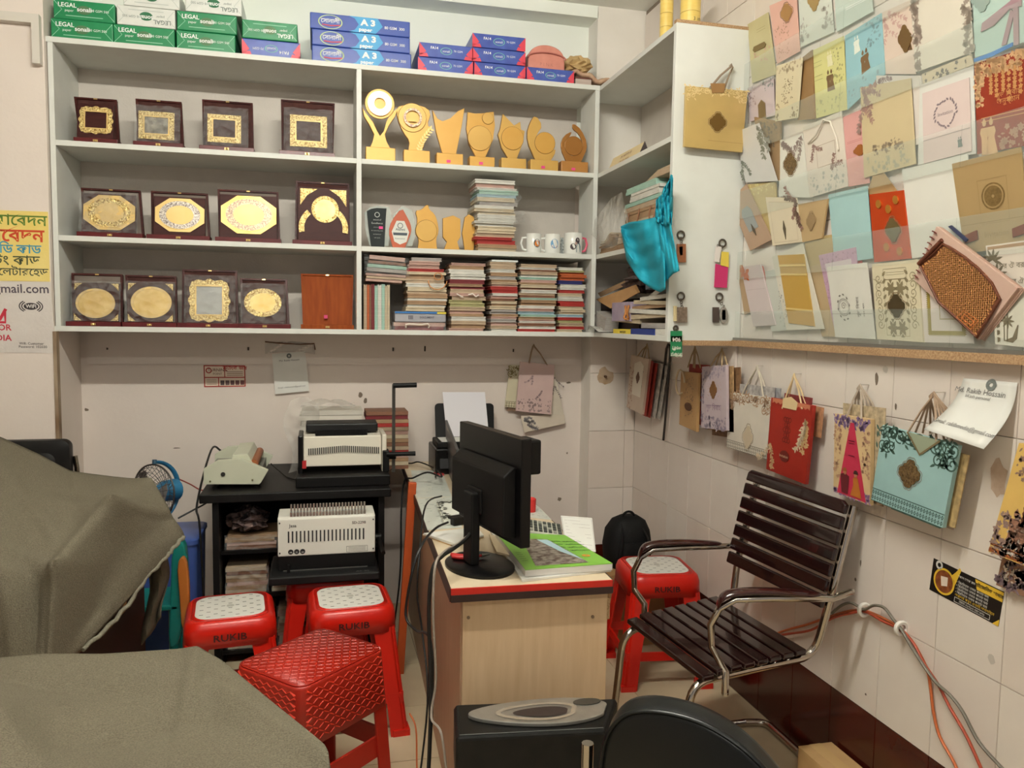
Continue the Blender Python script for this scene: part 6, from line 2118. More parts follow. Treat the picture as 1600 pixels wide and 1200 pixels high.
# black and yellow sticker low on the right wall
P = Panel.px((1459, 872), (1569, 925), (1560, 979), (1452, 921), 'x', XR - .0008)
T = sheet('black_sticker', 'black and yellow advertising sticker low on the right wall', 'sticker', P, mat('sticker_black', (26, 22, 20), .35))
w_, h_ = P.w, P.h
mb = MB()
cx, cy, r = -.30 * w_, -.04 * h_, .036
P.ring(mb, cx, cy, r, r * .84, 30)
mb.build('yellow_ring', flat((222, 182, 52)), T)
mb = MB()
P.poly(mb, [(cx + .02, cy + .024), (cx + .036, cy + .002), (cx + .05, cy + .05), (cx + .044, cy + .056), (cx + .034, cy + .04)])
mb.build('yellow_swoosh', flat((222, 182, 52)), T)
mb = MB()
P.poly(mb, [(.12 * w_, .5 * h_ - .002), (.5 * w_, .5 * h_ - .002), (.5 * w_, .20 * h_), (.16 * w_, .20 * h_)])
mb.build('yellow_banner', flat((222, 182, 52)), T)
mb = MB()
P.poly(mb, [(.42 * w_, -.5 * h_), (.5 * w_, -.5 * h_), (.5 * w_, -.3 * h_)])
mb.build('yellow_corner', flat((222, 182, 52)), T)
mb = MB()
P.poly(mb, circ(cx, cy, r * .83, r * .83, 24), .001)
mb.build('food_picture', mat('food_picture', (96, 44, 22), .5, c2=(150, 84, 40), scale=90), T)
mb = MB()
P.poly(mb, [(cx - .012, cy + .012), (cx + .012, cy + .016), (cx + .014, cy - .008), (cx - .006, cy - .014)], .0016)
mb.build('food_highlight', flat((222, 206, 190)), T)
mb = MB()
P.text(mb, 'সকাল েথেক রাত', -.12 * w_, .30 * h_, .0085, 'l')
for k in range(4): P.text(mb, '• িপ্রিময়াম খাবার পাওয়া যায়', -.12 * w_, (.12 - .10 * k) * h_, .0085, 'l')
P.text(mb, 'েফান ০১৭১২ ৩৪৫৬৭৮', -.05 * w_, -.42 * h_, .009, 'l')
P.frame(mb, -.12 * w_, -.46 * h_, .38 * w_, -.31 * h_, .0012)
P.ring(mb, -.40 * w_, .38 * h_, .012, .006, 12)
mb.build('lettering', flat((222, 220, 214)), T)
mb = MB()
P.text(mb, 'হাইেজিনক খাবার', .32 * w_, .30 * h_, .0125, bold=.02, h=.0016)
mb.build('lettering', flat((40, 30, 20)), T)
mb = MB()
P.text(mb, 'অর্ডার করুন এখনই অনলাইেন', -.12 * w_, -.28 * h_, .010, 'l')
mb.build('lettering', flat((222, 182, 52)), T)

# ================================================================== key rings on the end panel
YP = 2.8145
M_KEY = mat('keyring_steel', (112, 104, 94), .3, .8)

keyring(1064, 367, 'key ring with a wooden tag, left of the upper pair', [('wooden_tag', px4(1058, 381, 1072, 410), mat('tag_wood', (150, 92, 58), .5), .005), ('tag_inset', [(1061, 385), (1062, 399), (1067, 399), (1067, 385)], flat((110, 62, 40)), .001)])
keyring(1129, 380, 'key ring with white, yellow and pink plastic tags', [('white_tag', [(1118, 384), (1116, 409), (1124, 410), (1128, 386)], flat((220, 212, 206)), .004), ('yellow_tag', [(1128, 393), (1126, 416), (1139, 418), (1139, 394)], flat((226, 200, 80)), .003), ('pink_tag', [(1118, 412), (1116, 449), (1136, 450), (1138, 417)], flat((196, 46, 104)), .003)])
keyring(1064, 463, 'key ring with a small silver box charm', [('silver_charm', px4(1057, 480, 1074, 504), mat('silver_charm', (176, 160, 146), .3, .6, c2=(120, 106, 96), scale=90), .007), ('charm_case', [(1053, 478), (1053, 502), (1058, 502), (1058, 478)], flat((214, 196, 150)), .007)])
keyring(1124, 464, 'key ring with an oval steel charm and a dark lighter', [('oval_charm', [(1131 + 6.5 * math.cos(-2 * PI * k / 16), 492 + 13 * math.sin(-2 * PI * k / 16)) for k in range(16)], flat((176, 172, 164), .3, .6), .006), ('dark_charm', px4(1114, 480, 1124, 504), flat((96, 84, 78), .3, .5), .006), ('charm_window', px4(1128, 484, 1134, 500), flat((50, 46, 44)), .001)])
c = at((1056, 517), 'y', YP - .006)
T = keyring(1056, 513, 'green and red plastic number tag hanging below the shelf corner', [('green_tag', px4(1048, 517, 1066, 557), mat('tag_green', (30, 122, 76), .35), .004), ('red_band', px4(1048.5, 525, 1065.5, 534), flat((196, 48, 44)), .0005)], r=.009)
P = Panel.px((1048, 517), (1066, 517), (1066, 557), (1048, 557), 'y', YP - .0126)
mb = MB()
P.text(mb, '904', 0, P.h * .24, P.w * .48, ang=PI, bold=.02)
P.text(mb, 'লাকী', 0, -P.h * .10, P.w * .36, ang=PI, bold=.02)
P.text(mb, 'িমিডয়া', 0, -P.h * .36, P.w * .36, ang=PI, bold=.02)
mb.build('lettering', flat((236, 226, 216)), T)
for i, ((px, py)) in enumerate(((1057, 96), (1068, 64), (1142, 70), (1117, 55), (1083, 370), (1120, 330))):
	pass

# black bent rod hanging under the corner unit
mb = MB()
X = XR - .02
mb.tube([at(p, 'x', X) for p in ((1037, 593), (1039, 565), (1041, 545), (1044, 538), (1047, 540), (1047, 552), (1044, 600), (1040, 650), (1036.5, 688))], .0058, 8)
o = tag(mb.build('hooked_rod', mat('black_rod', (46, 38, 34), .4), smooth=60), 'black bent metal rod hooked on the wall under the corner unit', 'rod')

# ================================================================== cables clipped to the right wall
M_OR = mat('orange_cable', (196, 104, 56), .5)
M_OR2 = mat('dark_orange_cable', (170, 70, 44), .5)
M_GC = mat('grey_cable', (110, 104, 92), .5)
wall_cable([(1214, 990), (1230, 984), (1260, 976), (1295, 964), (1325, 955), (1350, 954), (1380, 966), (1408, 983), (1430, 1010), (1448, 1045), (1454, 1075), (1458, 1110), (1468, 1150), (1490, 1190), (1500, 1215)], .0042, M_OR, 'orange cable ending furthest left at the floor', XR - .010)
wall_cable([(1214, 993), (1235, 990), (1268, 984), (1300, 966), (1330, 958), (1352, 956), (1378, 970), (1408, 985), (1428, 1006), (1446, 1040), (1466, 1070), (1484, 1105), (1510, 1150), (1535, 1205)], .0042, M_OR2, 'darker orange cable ending in the middle at the floor', XR - .019)
wall_cable([(1300, 958), (1315, 946), (1330, 942), (1345, 950), (1352, 952), (1366, 946), (1382, 950), (1396, 968), (1408, 983), (1424, 1010), (1446, 1044), (1464, 1068), (1484, 1086), (1504, 1112), (1530, 1160), (1570, 1205)], .0045, M_GC, 'grey cable looping above the others on the right wall', XR - .028)
for i, (px, py) in enumerate(((1350, 953), (1408, 982))):
	c = at((px, py), 'x', XR - .018)
	mb = MB()
	mb.tube([c + V((.017 * math.cos(a), 0, .017 * math.sin(a))) for a in (2 * PI * k / 14 for k in range(14))], .007, 6, True)
	mb.build
	tag(mb.build('cable_clip', mat('white_tape_clip', (232, 228, 220), .6), smooth=60), 'white tape clip holding the cables, %s one' % ('upper left' if i == 0 else 'lower right'), 'clip')
# ================================================================== the desk and what stands on it
DZ = .75
TH_D = math.radians(-1.9)
DK = thing('office_desk', 'narrow office desk with pale wood panels and a red and black edge', 'desk', (.337, 2.02, 0), TH_D)
M_OAK = mat('pale_oak_panel', (216, 188, 152), .5, c2=(200, 168, 130), scale=14, amt=.6, stretch=(4, 4, .35), kind='noise', detail=5)
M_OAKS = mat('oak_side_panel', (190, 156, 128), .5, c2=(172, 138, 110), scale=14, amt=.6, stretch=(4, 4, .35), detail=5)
M_DTOP = mat('desk_top_laminate', (222, 206, 178), .4, c2=(206, 186, 156), scale=8)
M_RED = mat('red_edge_strip', (190, 36, 24), .35)
M_BLK = mat('black_plastic', (11, 10, 10), .5, spec=.25)
M_BLK2 = mat('black_gloss', (9, 8, 9), .3, spec=.3)
M_DARKBR = mat('dark_edge_strip', (58, 34, 26), .5)
DW, DL = .447, 1.90

def dbox(name, m, *a, parent=None, bevel=.001):
	mb = MB().box(*a)
	return mb.build(name, m, parent or DK, local=True, bevel=bevel)

dbox('desk_top', M_DTOP, 0, DW, 0.001, DL, .715, .75)
dbox('red_edge', M_RED, -.001, DW + .001, -.004, .001, .732, .7502)
dbox('black_edge', mat('black_edge_strip', (44, 24, 20), .5), -.001, DW + .001, -.004, .001, .712, .732)
dbox('side_edge', M_DARKBR, -.004, 0, .0, DL, .713, .7495)
dbox('side_edge', M_DARKBR, DW, DW + .004, .0, DL, .713, .7495)
dbox('front_panel', M_OAK, .035, DW - .004, .022, .040, .0, .714)
dbox('side_panel', M_OAKS, .031, .047, .041, DL - .01, .0, .714)
dbox('side_panel', M_OAKS, DW - .024, DW - .008, .041, DL - .01, .0, .714)
mb = MB()
for x, z in ((.05, .66), (.40, .64), (.115, .30), (.24, .31), (.36, .32)):
	mb.cyl((x, .019, z), (x, .023, z), .0045, n=10)
mb.build('screws', flat((130, 106, 84)), DK, local=True)
mb = MB().box(DW - .006, DW + .003, .022, .03, .63, .69)
mb.build('edge_patch', M_CHIP, DK, local=True)

def dz(px, py, z=DZ): return at((px, py), 'z', z)

# --- monitor seen from behind
T = thing('monitor', 'black computer monitor on the desk, turned away so its back shows', 'monitor', dz(757, 878))
n0, f0 = V((.53, 2.0, 0)), V((.433, 2.4, 0))
ax = (f0 - n0).normalized()
nb = V((-ax.y, ax.x, 0))           # towards the viewer's side (back of the screen)
if nb.x > 0: nb = -nb
zb, zt_ = .853, 1.147
Mx = Matrix((ax.to_4d(), nb.to_4d(), V((0, 0, 1, 0)), V((0, 0, 0, 1)))).transposed()
Mx.translation = n0
for i in range(3): Mx[3][i] = 0
Lm = (f0 - n0).length
mb = MB()
mb.box(0, Lm, -.018, .012, zb, zt_, Mx)
mb.build('screen_housing', M_BLK2, T, bevel=.003)
mb = MB()
prof = [(.012, zb + .02), (.05, zb + .03), (.05, zb + .19), (.022, zb + .215), (.012, zb + .215)]
rings = [[Mx @ V((x, a, b)) for a, b in prof] for x in (.03, Lm - .03)]
mb.loft(rings)
mb.build('rear_cover', M_BLK, T, bevel=.004)
mb = MB()
for k in range(14): mb.box(.06 + k * .02, .072 + k * .02, .0285, .0305, zb + .203, zb + .206, Mx)
mb.build('vents', flat((60, 60, 60)), T)
MB().box(.008, Lm - .008, -.0195, -.018, zb + .012, zt_ - .008, Mx).build('screen', mat('screen_glass', (20, 26, 34), .08), T)
MB().box(.012, .10, -.055, -.019, zt_ - .10, zt_ - .006, Mx).build('side_speaker', M_BLK, T, bevel=.006)
b = dz(757, 878)
mc = Mx @ V((Lm / 2, .055, 0))
mb = MB()
mb.box(Lm / 2 - .03, Lm / 2 + .03, .048, .075, .764, zb + .12, Mx)
mb.build('neck', M_BLK, T, bevel=.005)
mb = MB()
pts = [(Lm / 2 + .125 * math.cos(t), .035 + .095 * math.sin(t)) for t in (2 * PI * k / 40 for k in range(40))]
mb.loft([[Mx @ V((x, y, z)) for x, y in [(Lm / 2 + (p - Lm / 2) * s, .035 + (q - .035) * s) for p, q in pts]] for z, s in ((DZ + .001, 1), (DZ + .008, 1), (DZ + .014, .9))])
mb.build('foot', M_BLK2, T, smooth=50)
mb = MB().box(Lm / 2 - .045, Lm / 2 + .045, .043, .056, zb + .06, zb + .13, Mx)
mb.build('hinge', M_BLK, T, bevel=.003)
# pliers on the foot
T = thing('pliers', 'pliers with red handles lying on the monitor foot', 'pliers', dz(728, 871, .767))
z = .7655
p = [dz(x, y, z + .006) for x, y in ((706, 868), (718, 870), (735, 871), (752, 868), (765, 866))]
for s in (-1, 1):
	mb = MB()
	mb.tube([q + V((0, .010 * s * (1 - i / 3), 0)) for i, q in enumerate(p[:4])], [.006, .007, .006, .004], 8)
	mb.build('handle', mat('pliers_red', (178, 40, 40), .4), T, smooth=60)
mb = MB()
mb.tube(p[3:], [.006, .002], 8)
mb.build('jaw', flat((120, 116, 112), .3, .8), T, smooth=60)

# --- ink-jet printer
x0, x1 = .515, .80
T = thing('printer', 'black ink-jet printer with white paper in its rear tray', 'printer', (.66, 3.68, DZ))
MB().box(x0, x1, 3.56, 3.80, DZ, DZ + .12).build('body', M_BLK2, T, bevel=.008)
MB().box(x0 + .02, x1 - .02, 3.548, 3.562, DZ + .03, DZ + .075).build('output_slot', flat((50, 50, 52)), T)
MB().box(x0 + .01, x1 - .01, 3.57, 3.74, DZ + .12, DZ + .150).build('scanner_lid', M_BLK, T, bevel=.006)
mb = MB()
P = Panel.px((679, 631), (771, 631), (772, 700), (681, 700), 'y', 3.93, 3.80)
pts = []
r = .02
for cx, cy, a0 in ((P.w / 2 - r, P.h / 2 - r, 0), (-P.w / 2 + r, P.h / 2 - r, 90), (-P.w / 2 + r, -P.h / 2 + r, 180), (P.w / 2 - r, -P.h / 2 + r, 270)):
	for k in range(5):
		a = math.radians(a0 + 90 * k / 4)
		pts.append((cx + r * math.cos(a), cy + r * math.sin(a)))
P.poly(mb, pts, 0, .006)
mb.build('paper_tray', M_BLK, T)
Q = Panel.px((691, 614), (757, 614), (764, 690), (698, 690), 'y', 3.925, 3.80)
mb = MB()
Q.poly(mb, [(-Q.w / 2, -Q.h / 2), (Q.w / 2, -Q.h / 2), (Q.w / 2, Q.h / 2), (-Q.w / 2, Q.h / 2)], .008, .003)
tag(mb.build('paper_stack', mat('bluish_paper', (224, 222, 228), .6)), 'white sheets of paper standing in the printer tray', 'paper')
MB().box(x0 + .03, x0 + .16, 3.565, 3.70, DZ + .151, DZ + .153).build('loose_sheet', M_PAPER, T)

# --- slim dark panel, keyboard box, papers at the back of the desk
MB_ = MB()
a, b = dz(718, 780), dz(700, 735)
MB_.prism([V((a.x - .004, a.y, DZ + .001)), V((b.x - .004, b.y, DZ + .001)), V((b.x - .016, b.y, DZ + .24)), V((a.x - .016, a.y, DZ + .20))], (.012, .002, 0))
tag(MB_.build('standing_tablet', mat('dark_grey_plastic', (66, 68, 68), .35), bevel=.002), 'slim dark grey panel standing on the desk in front of the printer', 'tablet')
mb = MB().box(.575, .70, 2.80, 3.16, DZ + .001, DZ + .05)
T = tag(mb.build('green_box', mat('teal_grey_box', (92, 120, 116), .5, c2=(80, 106, 104), scale=12), bevel=.004), 'grey-green box lying on the desk behind the monitor', 'box')

def flat_sheet(label, pts, z, m, cat='paper', name='paper_sheet', t=.0012, deco=None, mname='sheet'):
	q = [dz(x, y, z + t) for x, y in pts]
	T = thing(name, label, cat, sum(q, V()) / 4 - V((0, 0, t)))
	P = Panel(*q)
	mb = MB()
	P.slab(mb, t)
	mb.build(mname, m, T)
	if deco: deco(P, T)
	return T

def printed(n=26, col=(110, 120, 116), seed=1):
	def f(P, T):
		rd = random.Random(seed)
		mb = MB()
		for _ in range(n):
			x, y = rd.uniform(-.45, .35) * P.w, rd.uniform(-.46, .46) * P.h
			P.line(mb, [(x, y), (x + rd.uniform(.03, .14) * P.w, y)], .003)
		mb.build('printed_pattern', flat(col), T)
	return f

M_PRN = mat('printed_sheet', (212, 214, 204), .4, c2=(196, 202, 194), scale=14)
flat_sheet('printed sheet at the back left of the desk', [(642, 735), (690, 735), (706, 775), (651, 778)], DZ + .0003, M_PRN, deco=printed(30, seed=2))
flat_sheet('printed sheet at the left edge of the desk beside the monitor', [(651, 779), (706, 776), (722, 824), (668, 828)], DZ + .0003, M_PRN, deco=printed(34, seed=3))
flat_sheet('pale sheet on the right half of the desk', [(815, 768), (845, 795), (862, 812), (826, 808)], DZ + .0003, M_PRN, deco=printed(24, seed=4))
MB_ = MB()
a = dz(686, 742)
MB_.box(a.x - .02, a.x + .02, a.y - .03, a.y + .03, DZ + .002, DZ + .008)
tag(MB_.build('red_notebook', flat((176, 60, 60))), 'small red notebook at the back of the desk', 'notebook')

def bordered(P, T):
	mb = MB()
	P.frame(mb, -P.w / 2 * .97, -P.h / 2 * .97, P.w / 2 * .97, P.h / 2 * .97, .002)
	rd = random.Random(8)
	for k in range(26): P.leaf(mb, -.45 * P.w + rd.uniform(0, .12) * P.w, rd.uniform(-.45, .45) * P.h, .022, .012, rd.uniform(0, 6.3))
	for k in range(16): P.leaf(mb, rd.uniform(-.4, .3) * P.w, .42 * P.h, .02, .011, rd.uniform(0, 6.3))
	mb.build('printed_pattern', flat((70, 72, 64)), T)

flat_sheet('white pad with a black leafy border beside the monitor', [(682, 783), (728, 782), (742, 806), (694, 813)], DZ + .0035, mat('pad_white', (226, 228, 218), .5), 'pad', 'desk_pad', .018, bordered)
a, b = dz(700, 822), dz(742, 815)
mb = MB()
M = Matrix.Translation((a + b) / 2) @ Matrix.Rotation(math.atan2(b.y - a.y, b.x - a.x), 4, 'Z')
mb.box(-.045, .045, -.022, .022, .002, .030, M)
tag(mb.build('power_adapter', M_BLK, bevel=.004), 'black power adapter at the left edge of the desk', 'adapter')
for i in range(3):
	flat_sheet(['brown folder at the left edge of the desk under white papers', 'white papers on the brown folder at the left edge of the desk', 'topmost white sheet on the brown folder'][i], [(660 + i, 835 - i), (745, 825 - i), (756, 838 - i), (704 + 3 * i, 851 - i)], DZ + .0042 * i + .0006, [mat('brown_folder', (196, 162, 116), .6), M_PAPER, M_PAPER][i], t=.0038, cat='paper', name='paper_stack')

# --- green booklet on loose sheets
P0 = [(764, 826), (880, 838), (955, 890), (816, 906)]
flat_sheet('loose white sheets under the green booklet', P0, DZ + .0006, M_PAPER, t=.006)

bk = [dz(x, y, DZ + .028) for x, y in ((774, 831), (883, 836), (957, 880), (821, 890))]
T = thing('green_booklet', 'thick booklet with a green cover and a photo of a building', 'book', sum(bk, V()) / 4 - V((0, 0, .021)))
P = Panel(*bk)
mb = MB()
Q = Panel(*[c - V((0, 0, .002)) for c in bk])
Q.slab(mb, .018)
mb.build('pages', mat('page_block', (226, 224, 218), .7, c2=(200, 198, 194), scale=400, stretch=(.03, .03, 1)), T)
mb = MB()
P.slab(mb, .0018)
cv = mb.build('cover', mat('green_cover', (124, 184, 66), .3, c2=(136, 196, 78), scale=5), T)
ph = MB()
P.poly(ph, [(-.36 * P.w, -.44 * P.h), (.26 * P.w, -.44 * P.h), (.14 * P.w, .30 * P.h), (-.22 * P.w, .30 * P.h)], .0008)
ph.build('cover_photo', mat('cover_photo', (92, 74, 66), .35, c2=(168, 160, 148), scale=55, amt=.25), cv)
ph = MB()
P.poly(ph, [(.10 * P.w, -.10 * P.h), (.24 * P.w, -.36 * P.h), (.13 * P.w, .28 * P.h), (-.02 * P.w, .28 * P.h)], .0012)
ph.build('photo_sky', flat((176, 206, 214)), cv)
tx = MB()
for k in range(4): P.text(tx, 'বার্ষিক প্রিতেবদন', .33 * P.w - .02 * k * P.w, (.22 - .1 * k) * P.h, .014, bold=.01)
for k in range(5): P.line(tx, [(-.46 * P.w, (-.1 - .05 * k) * P.h), (-.39 * P.w, (-.1 - .05 * k) * P.h)], .0016)
tx.build('lettering', flat((30, 70, 40)), cv)
em = MB()
P.ring(em, .34 * P.w, -.24 * P.h, .012, .004, 16, .001)
em.build('emblem', flat((222, 150, 60)), cv)
# sheet hanging over the front edge of the desk
mb = MB()
mb.grid(lambda u, v: dz(814 + 130 * u, 906 - 13 * u - 2, DZ + .002) + V((0, -.006 * v, -.004 - .01 * v * (1 - u) - .006 * math.sin(6 * u) * v)), 10, 3)
tag(mb.build('creased_sheet', M_PAPER, smooth=60, solid=.001), 'creased white sheet jutting over the front edge of the desk', 'paper')
# papers between booklet and monitor
flat_sheet('crumpled beige paper beside the monitor foot', [(764, 834), (778, 838), (800, 868), (776, 862)], DZ + .0065, mat('aged_paper', (214, 196, 164), .6), t=.006)

# --- calculator
q = [dz(x, y, DZ + .03) for x, y in ((826, 809), (864, 815), (883, 826), (868, 838))]
cc = [dz(x, y, DZ + .028) for x, y in ((825, 811), (876, 819), (880, 837), (826, 830))]
T = thing('calculator', 'grey desk calculator with a grid of dark keys', 'calculator', sum(cc, V()) / 4 - V((0, 0, .028)))
P = Panel(*cc)
mb = MB()
P.slab(mb, .02)
mb.build('case', mat('calculator_grey', (196, 196, 180), .5), T, bevel=.003)
for r_ in range(4):
	for k in range(7):
		mb = MB()
		x, y = (-.42 + .14 * k) * P.w, (-.36 + .22 * r_) * P.h
		P.poly(mb, [(x - .05 * P.w, y - .07 * P.h), (x + .05 * P.w, y - .07 * P.h), (x + .05 * P.w, y + .08 * P.h), (x - .05 * P.w, y + .08 * P.h)], .0005, .004)
		mb.build('key', flat((70, 74, 70)) if (k + r_) % 5 else flat((150, 150, 140)), T)
# printed card standing on the desk edge
Pn = Panel(dz(884, 838) + V((0, .06, .055)), dz(934, 842) + V((0, .06, .055)), dz(931, 862), dz(884, 856))
T = thing('paper_form', 'printed white form leaning at the right edge of the desk', 'paper', Pn.c[2] * .5 + Pn.c[3] * .5)
mb = MB()
Pn.slab(mb, .002)
mb.build('sheet', M_PAPER, T)
mb = MB()
for k in range(8): Pn.line(mb, [(-.4 * Pn.w, (.36 - .1 * k) * Pn.h), ((.4 if k % 3 else .1) * Pn.w, (.36 - .1 * k) * Pn.h)], .0012)
Pn.frame(mb, -.48 * Pn.w, -.46 * Pn.h, .48 * Pn.w, .46 * Pn.h, .001)
mb.build('printed_pattern', flat((150, 140, 136)), T)
mb = MB()
c = dz(830, 800)
mb.lathe([(.001, 0), (.016, 0), (.018, .05), (.010, .055), (.001, .056)], 16, Matrix.Translation(c))
tag(mb.build('red_glue_pot', flat((196, 44, 40)), smooth=50), 'small red pot partly hidden behind the monitor edge', 'pot')

# --- cables off the left edge of the desk
def cable(pts, r, m, label, name='cable', n=6):
	out = []
	P_ = [V(p) for p in pts]
	k_ = len(P_)
	for i in range(k_ - 1):
		p0, p1, p2, p3 = P_[max(0, i - 1)], P_[i], P_[i + 1], P_[min(k_ - 1, i + 2)]
		for k in range(6):
			t = k / 6
			out.append(.5 * ((2 * p1) + (p2 - p0) * t + (2 * p0 - 5 * p1 + 4 * p2 - p3) * t * t + (3 * p1 - p0 - 3 * p2 + p3) * t ** 3))
	out.append(P_[-1])
	mb = MB()
	mb.tube(out, r, n)
	return tag(mb.build(name, m, smooth=60), label, 'cable')

M_CAB = mat('black_cable', (14, 13, 13), .5)
M_CABG = mat('pale_cable', (150, 138, 126), .5)
e0 = V((.47, 2.25, DZ + .06))

def ap(px, py, y): return at((px, py), 'y', y)

cable([ap(745, 815, 2.22), ap(730, 840, 2.15), ap(708, 858, 2.08), ap(690, 870, 2.03), ap(676, 890, 2.0), ap(670, 950, 2.0), ap(672, 1040, 2.0), ap(672, 1150, 1.98), (.26, 1.97, .01)], .0055, M_CAB, 'thick black monitor cable drooping over the left front of the desk')
cable([ap(738, 830, 2.25), ap(715, 850, 2.12), ap(694, 862, 2.05), ap(680, 885, 1.99), ap(677, 960, 1.985), ap(681, 1060, 1.985), ap(674, 1120, 1.97), ap(690, 1148, 1.90), (.312, 1.885, .27)], .0034, M_CABG, 'pale cable running down to the shredder plug')
cable([ap(700, 816, 2.5), ap(680, 826, 2.45), ap(660, 850, 2.30), ap(645, 890, 2.26), ap(634, 960, 2.26), ap(650, 985, 2.2), ap(672, 1000, 2.04), ap(675, 1100, 2.03), (.27, 2.03, .01)], .004, M_CAB, 'thin black cable looping out left of the desk')
cable([ap(690, 775, 2.9), ap(665, 790, 2.6), ap(655, 870, 2.35), ap(652, 930, 2.32), ap(660, 990, 2.3), ap(668, 1100, 2.2), (.26, 2.18, .01)], .003, M_CAB, 'very thin black cable hanging behind the loop')
cable([(.52, 3.5, DZ + .03), ap(690, 745, 3.3), ap(668, 738, 3.36), ap(645, 747, 3.42), ap(632, 752, 3.46), ap(627, 800, 3.44), ap(625, 900, 3.42), (.30, 3.4, .01)], .004, M_CAB, 'black printer cable going over the back left edge of the desk')
cable([(.5, 3.45, DZ + .012), ap(680, 733, 3.6), ap(655, 722, 3.75), ap(640, 724, 3.8), ap(612, 718, 3.85), (.25, 3.86, .82)], .0035, M_CAB, 'black cable running from the printer to the binding machine')

# --- orange post between the table and the desk
mb = MB()
M = Matrix.Translation((.318, 3.18, 0)) @ Matrix.Rotation(math.radians(3.5), 4, 'Y')
mb.box(-.016, .016, -.012, .012, 0, .80, M)
tag(mb.build('orange_post', mat('orange_timber', (190, 84, 34), .45, c2=(168, 70, 26), scale=16, stretch=(1, 1, .2)), bevel=.002), 'narrow orange painted post standing between the black table and the desk', 'post')

# ================================================================== black table with machines
BX0, BX1, BY0, BY1 = -.468, .292, 3.31, 3.975
T = thing('black_table', 'black table with open shelves under it, carrying the office machines', 'table', (-.09, 3.64, 0))
M_TB = mat('black_laminate', (12, 10, 10), .5, spec=.25, c2=(18, 16, 16), scale=14)
MB().box(BX0, BX1, BY0, BY1, .712, .748).build('table_top', M_TB, T, bevel=.004)
MB().box(BX0 + .045, BX0 + .07, BY0 + .03, BY1 - .02, 0, .712).build('side_panel', M_TB, T)
MB().box(BX1 - .05, BX1 - .025, BY0 + .03, BY1 - .02, 0, .712).build('side_panel', M_TB, T)
MB().box(BX0 + .07, BX1 - .05, BY1 - .035, BY1 - .02, 0.02, .712).build('back_panel', M_TB, T)
for z in (.06, .30, .488):
	MB().box(BX0 + .07, BX1 - .05, BY0 + .095, BY1 - .035, z - .016, z).build('shelf_board', M_TB, T)

def bundle(x0, x1, y0, z0, h, n, label, seed, cols=('tan', 'rose', 'cream', 'beige', 'brown'), wrap=True):
	T = thing('card_bundle', label, 'card bundle', ((x0 + x1) / 2, y0 + .1, z0), 0, 'wrapped card bundles under the black table')
	rd = random.Random(seed)
	z = z0
	for i in range(n):
		t = h / n
		mb = MB()
		d = rd.uniform(-.006, .006)
		mb.box(x0 + d + .006, x1 + d - .006, y0 + rd.uniform(0, .008), y0 + .20, z, z + t * .93)
		mb.build('card', card_mat(cols[rd.randrange(len(cols))]), T)
		z += t
	if wrap:
		mb = MB()
		ph = rd.uniform(0, 6)
		mb.grid(lambda u, v: V((x0 + (x1 - x0) * u, y0 - .006 - .006 * math.sin(13 * u + ph + 4 * v) - .004 * math.sin(21 * v + ph), z0 + (h + .004) * v)), 14, 6)
		mb.build('plastic_wrap', M_WRAP, T, smooth=25)
	return T

for i, (x0, x1, z0, h, lab) in enumerate(((-.385, -.175, .489, .06, 'flat card bundle on the upper shelf under the black table'), (-.385, -.21, .301, .11, 'card bundle in shiny plastic, left of the middle shelf under the table'), (-.20, .02, .301, .13, 'card bundle right of the middle shelf under the black table'),
										  (-.385, -.19, .061, .14, 'card bundle at the left of the bottom shelf under the table'), (-.18, .02, .061, .17, 'card bundle at the right of the bottom shelf under the table'), (-.16, .06, .489, .10, 'dark card bundle on the upper shelf behind the lower machine'))):
	bundle(x0, x1, 3.415, z0, h, max(3, int(h / .014)), lab, 30 + i, ('brown', 'tan', 'rose', 'maroon') if i in (0, 5) else ('tan', 'rose', 'cream', 'beige', 'brown'))
crumple('dark_plastic_heap', (-.29, 3.46, .489 + .06 + .058), .085, .08, .055, mat('dark_shiny_plastic', (40, 34, 36), .15, c2=(120, 100, 96), scale=34, amt=.25, bump=1, bscale=40), 'heap of dark shiny plastic packets on the upper shelf under the table', 'packets', 12, amp=.4)

# --- laminator
T = thing('laminator', 'cream metal laminator with angular end cheeks on the black table', 'laminator', (-.34, 3.55, .748))
M_CRM = mat('machine_cream', (206, 208, 186), .4, c2=(196, 198, 176), scale=10)
zt0 = .749

def lx(px): return at((px, 740), 'y', 3.40).x

def lz(py): return at((360, py), 'y', 3.40).z

ch = [(318, 757), (318, 733), (340, 720), (377, 717), (419, 735), (408, 754), (405, 757)]
pts = [V((at(p, 'y', 3.40).x, 3.40, max(zt0 + .006, at(p, 'y', 3.40).z))) for p in ch]
for y in (3.40, 3.76):
	MB().prism([V((p.x, y, p.z)) for p in pts], (0, .028, 0)).build('end_cheek', M_CRM, T, bevel=.002)
xa, xb = pts[1].x, pts[4].x
zc_ = pts[0].z
mb = MB().prism([V((xa + .10, 3.428, zc_ + .05)), V((xa + .11, 3.428, pts[3].z + .012)), V((xa + .17, 3.428, pts[3].z + .016)), V((xa + .20, 3.428, zc_ + .06))], (0, .332, 0))
mb.build('roller_cover', M_CRM, T, bevel=.003)
mb = MB()
mb.cyl((xa + .195, 3.43, zc_ + .075), (xa + .195, 3.757, zc_ + .075), .017, n=14)
mb.build('roller', mat('rubber_roller', (150, 84, 44), .5), T, smooth=50)
MB().box(xa + .01, xb - .03, 3.428, 3.76, zc_, zc_ + .045).build('bed', mat('machine_grey', (120, 122, 112), .4), T)
mb = MB()
mb.cyl((xa + .075, 3.396, zc_ + .04), (xa + .075, 3.40, zc_ + .04), .009, n=14)
mb.build('knob_hole', flat((40, 38, 34)), T)
mb = MB()
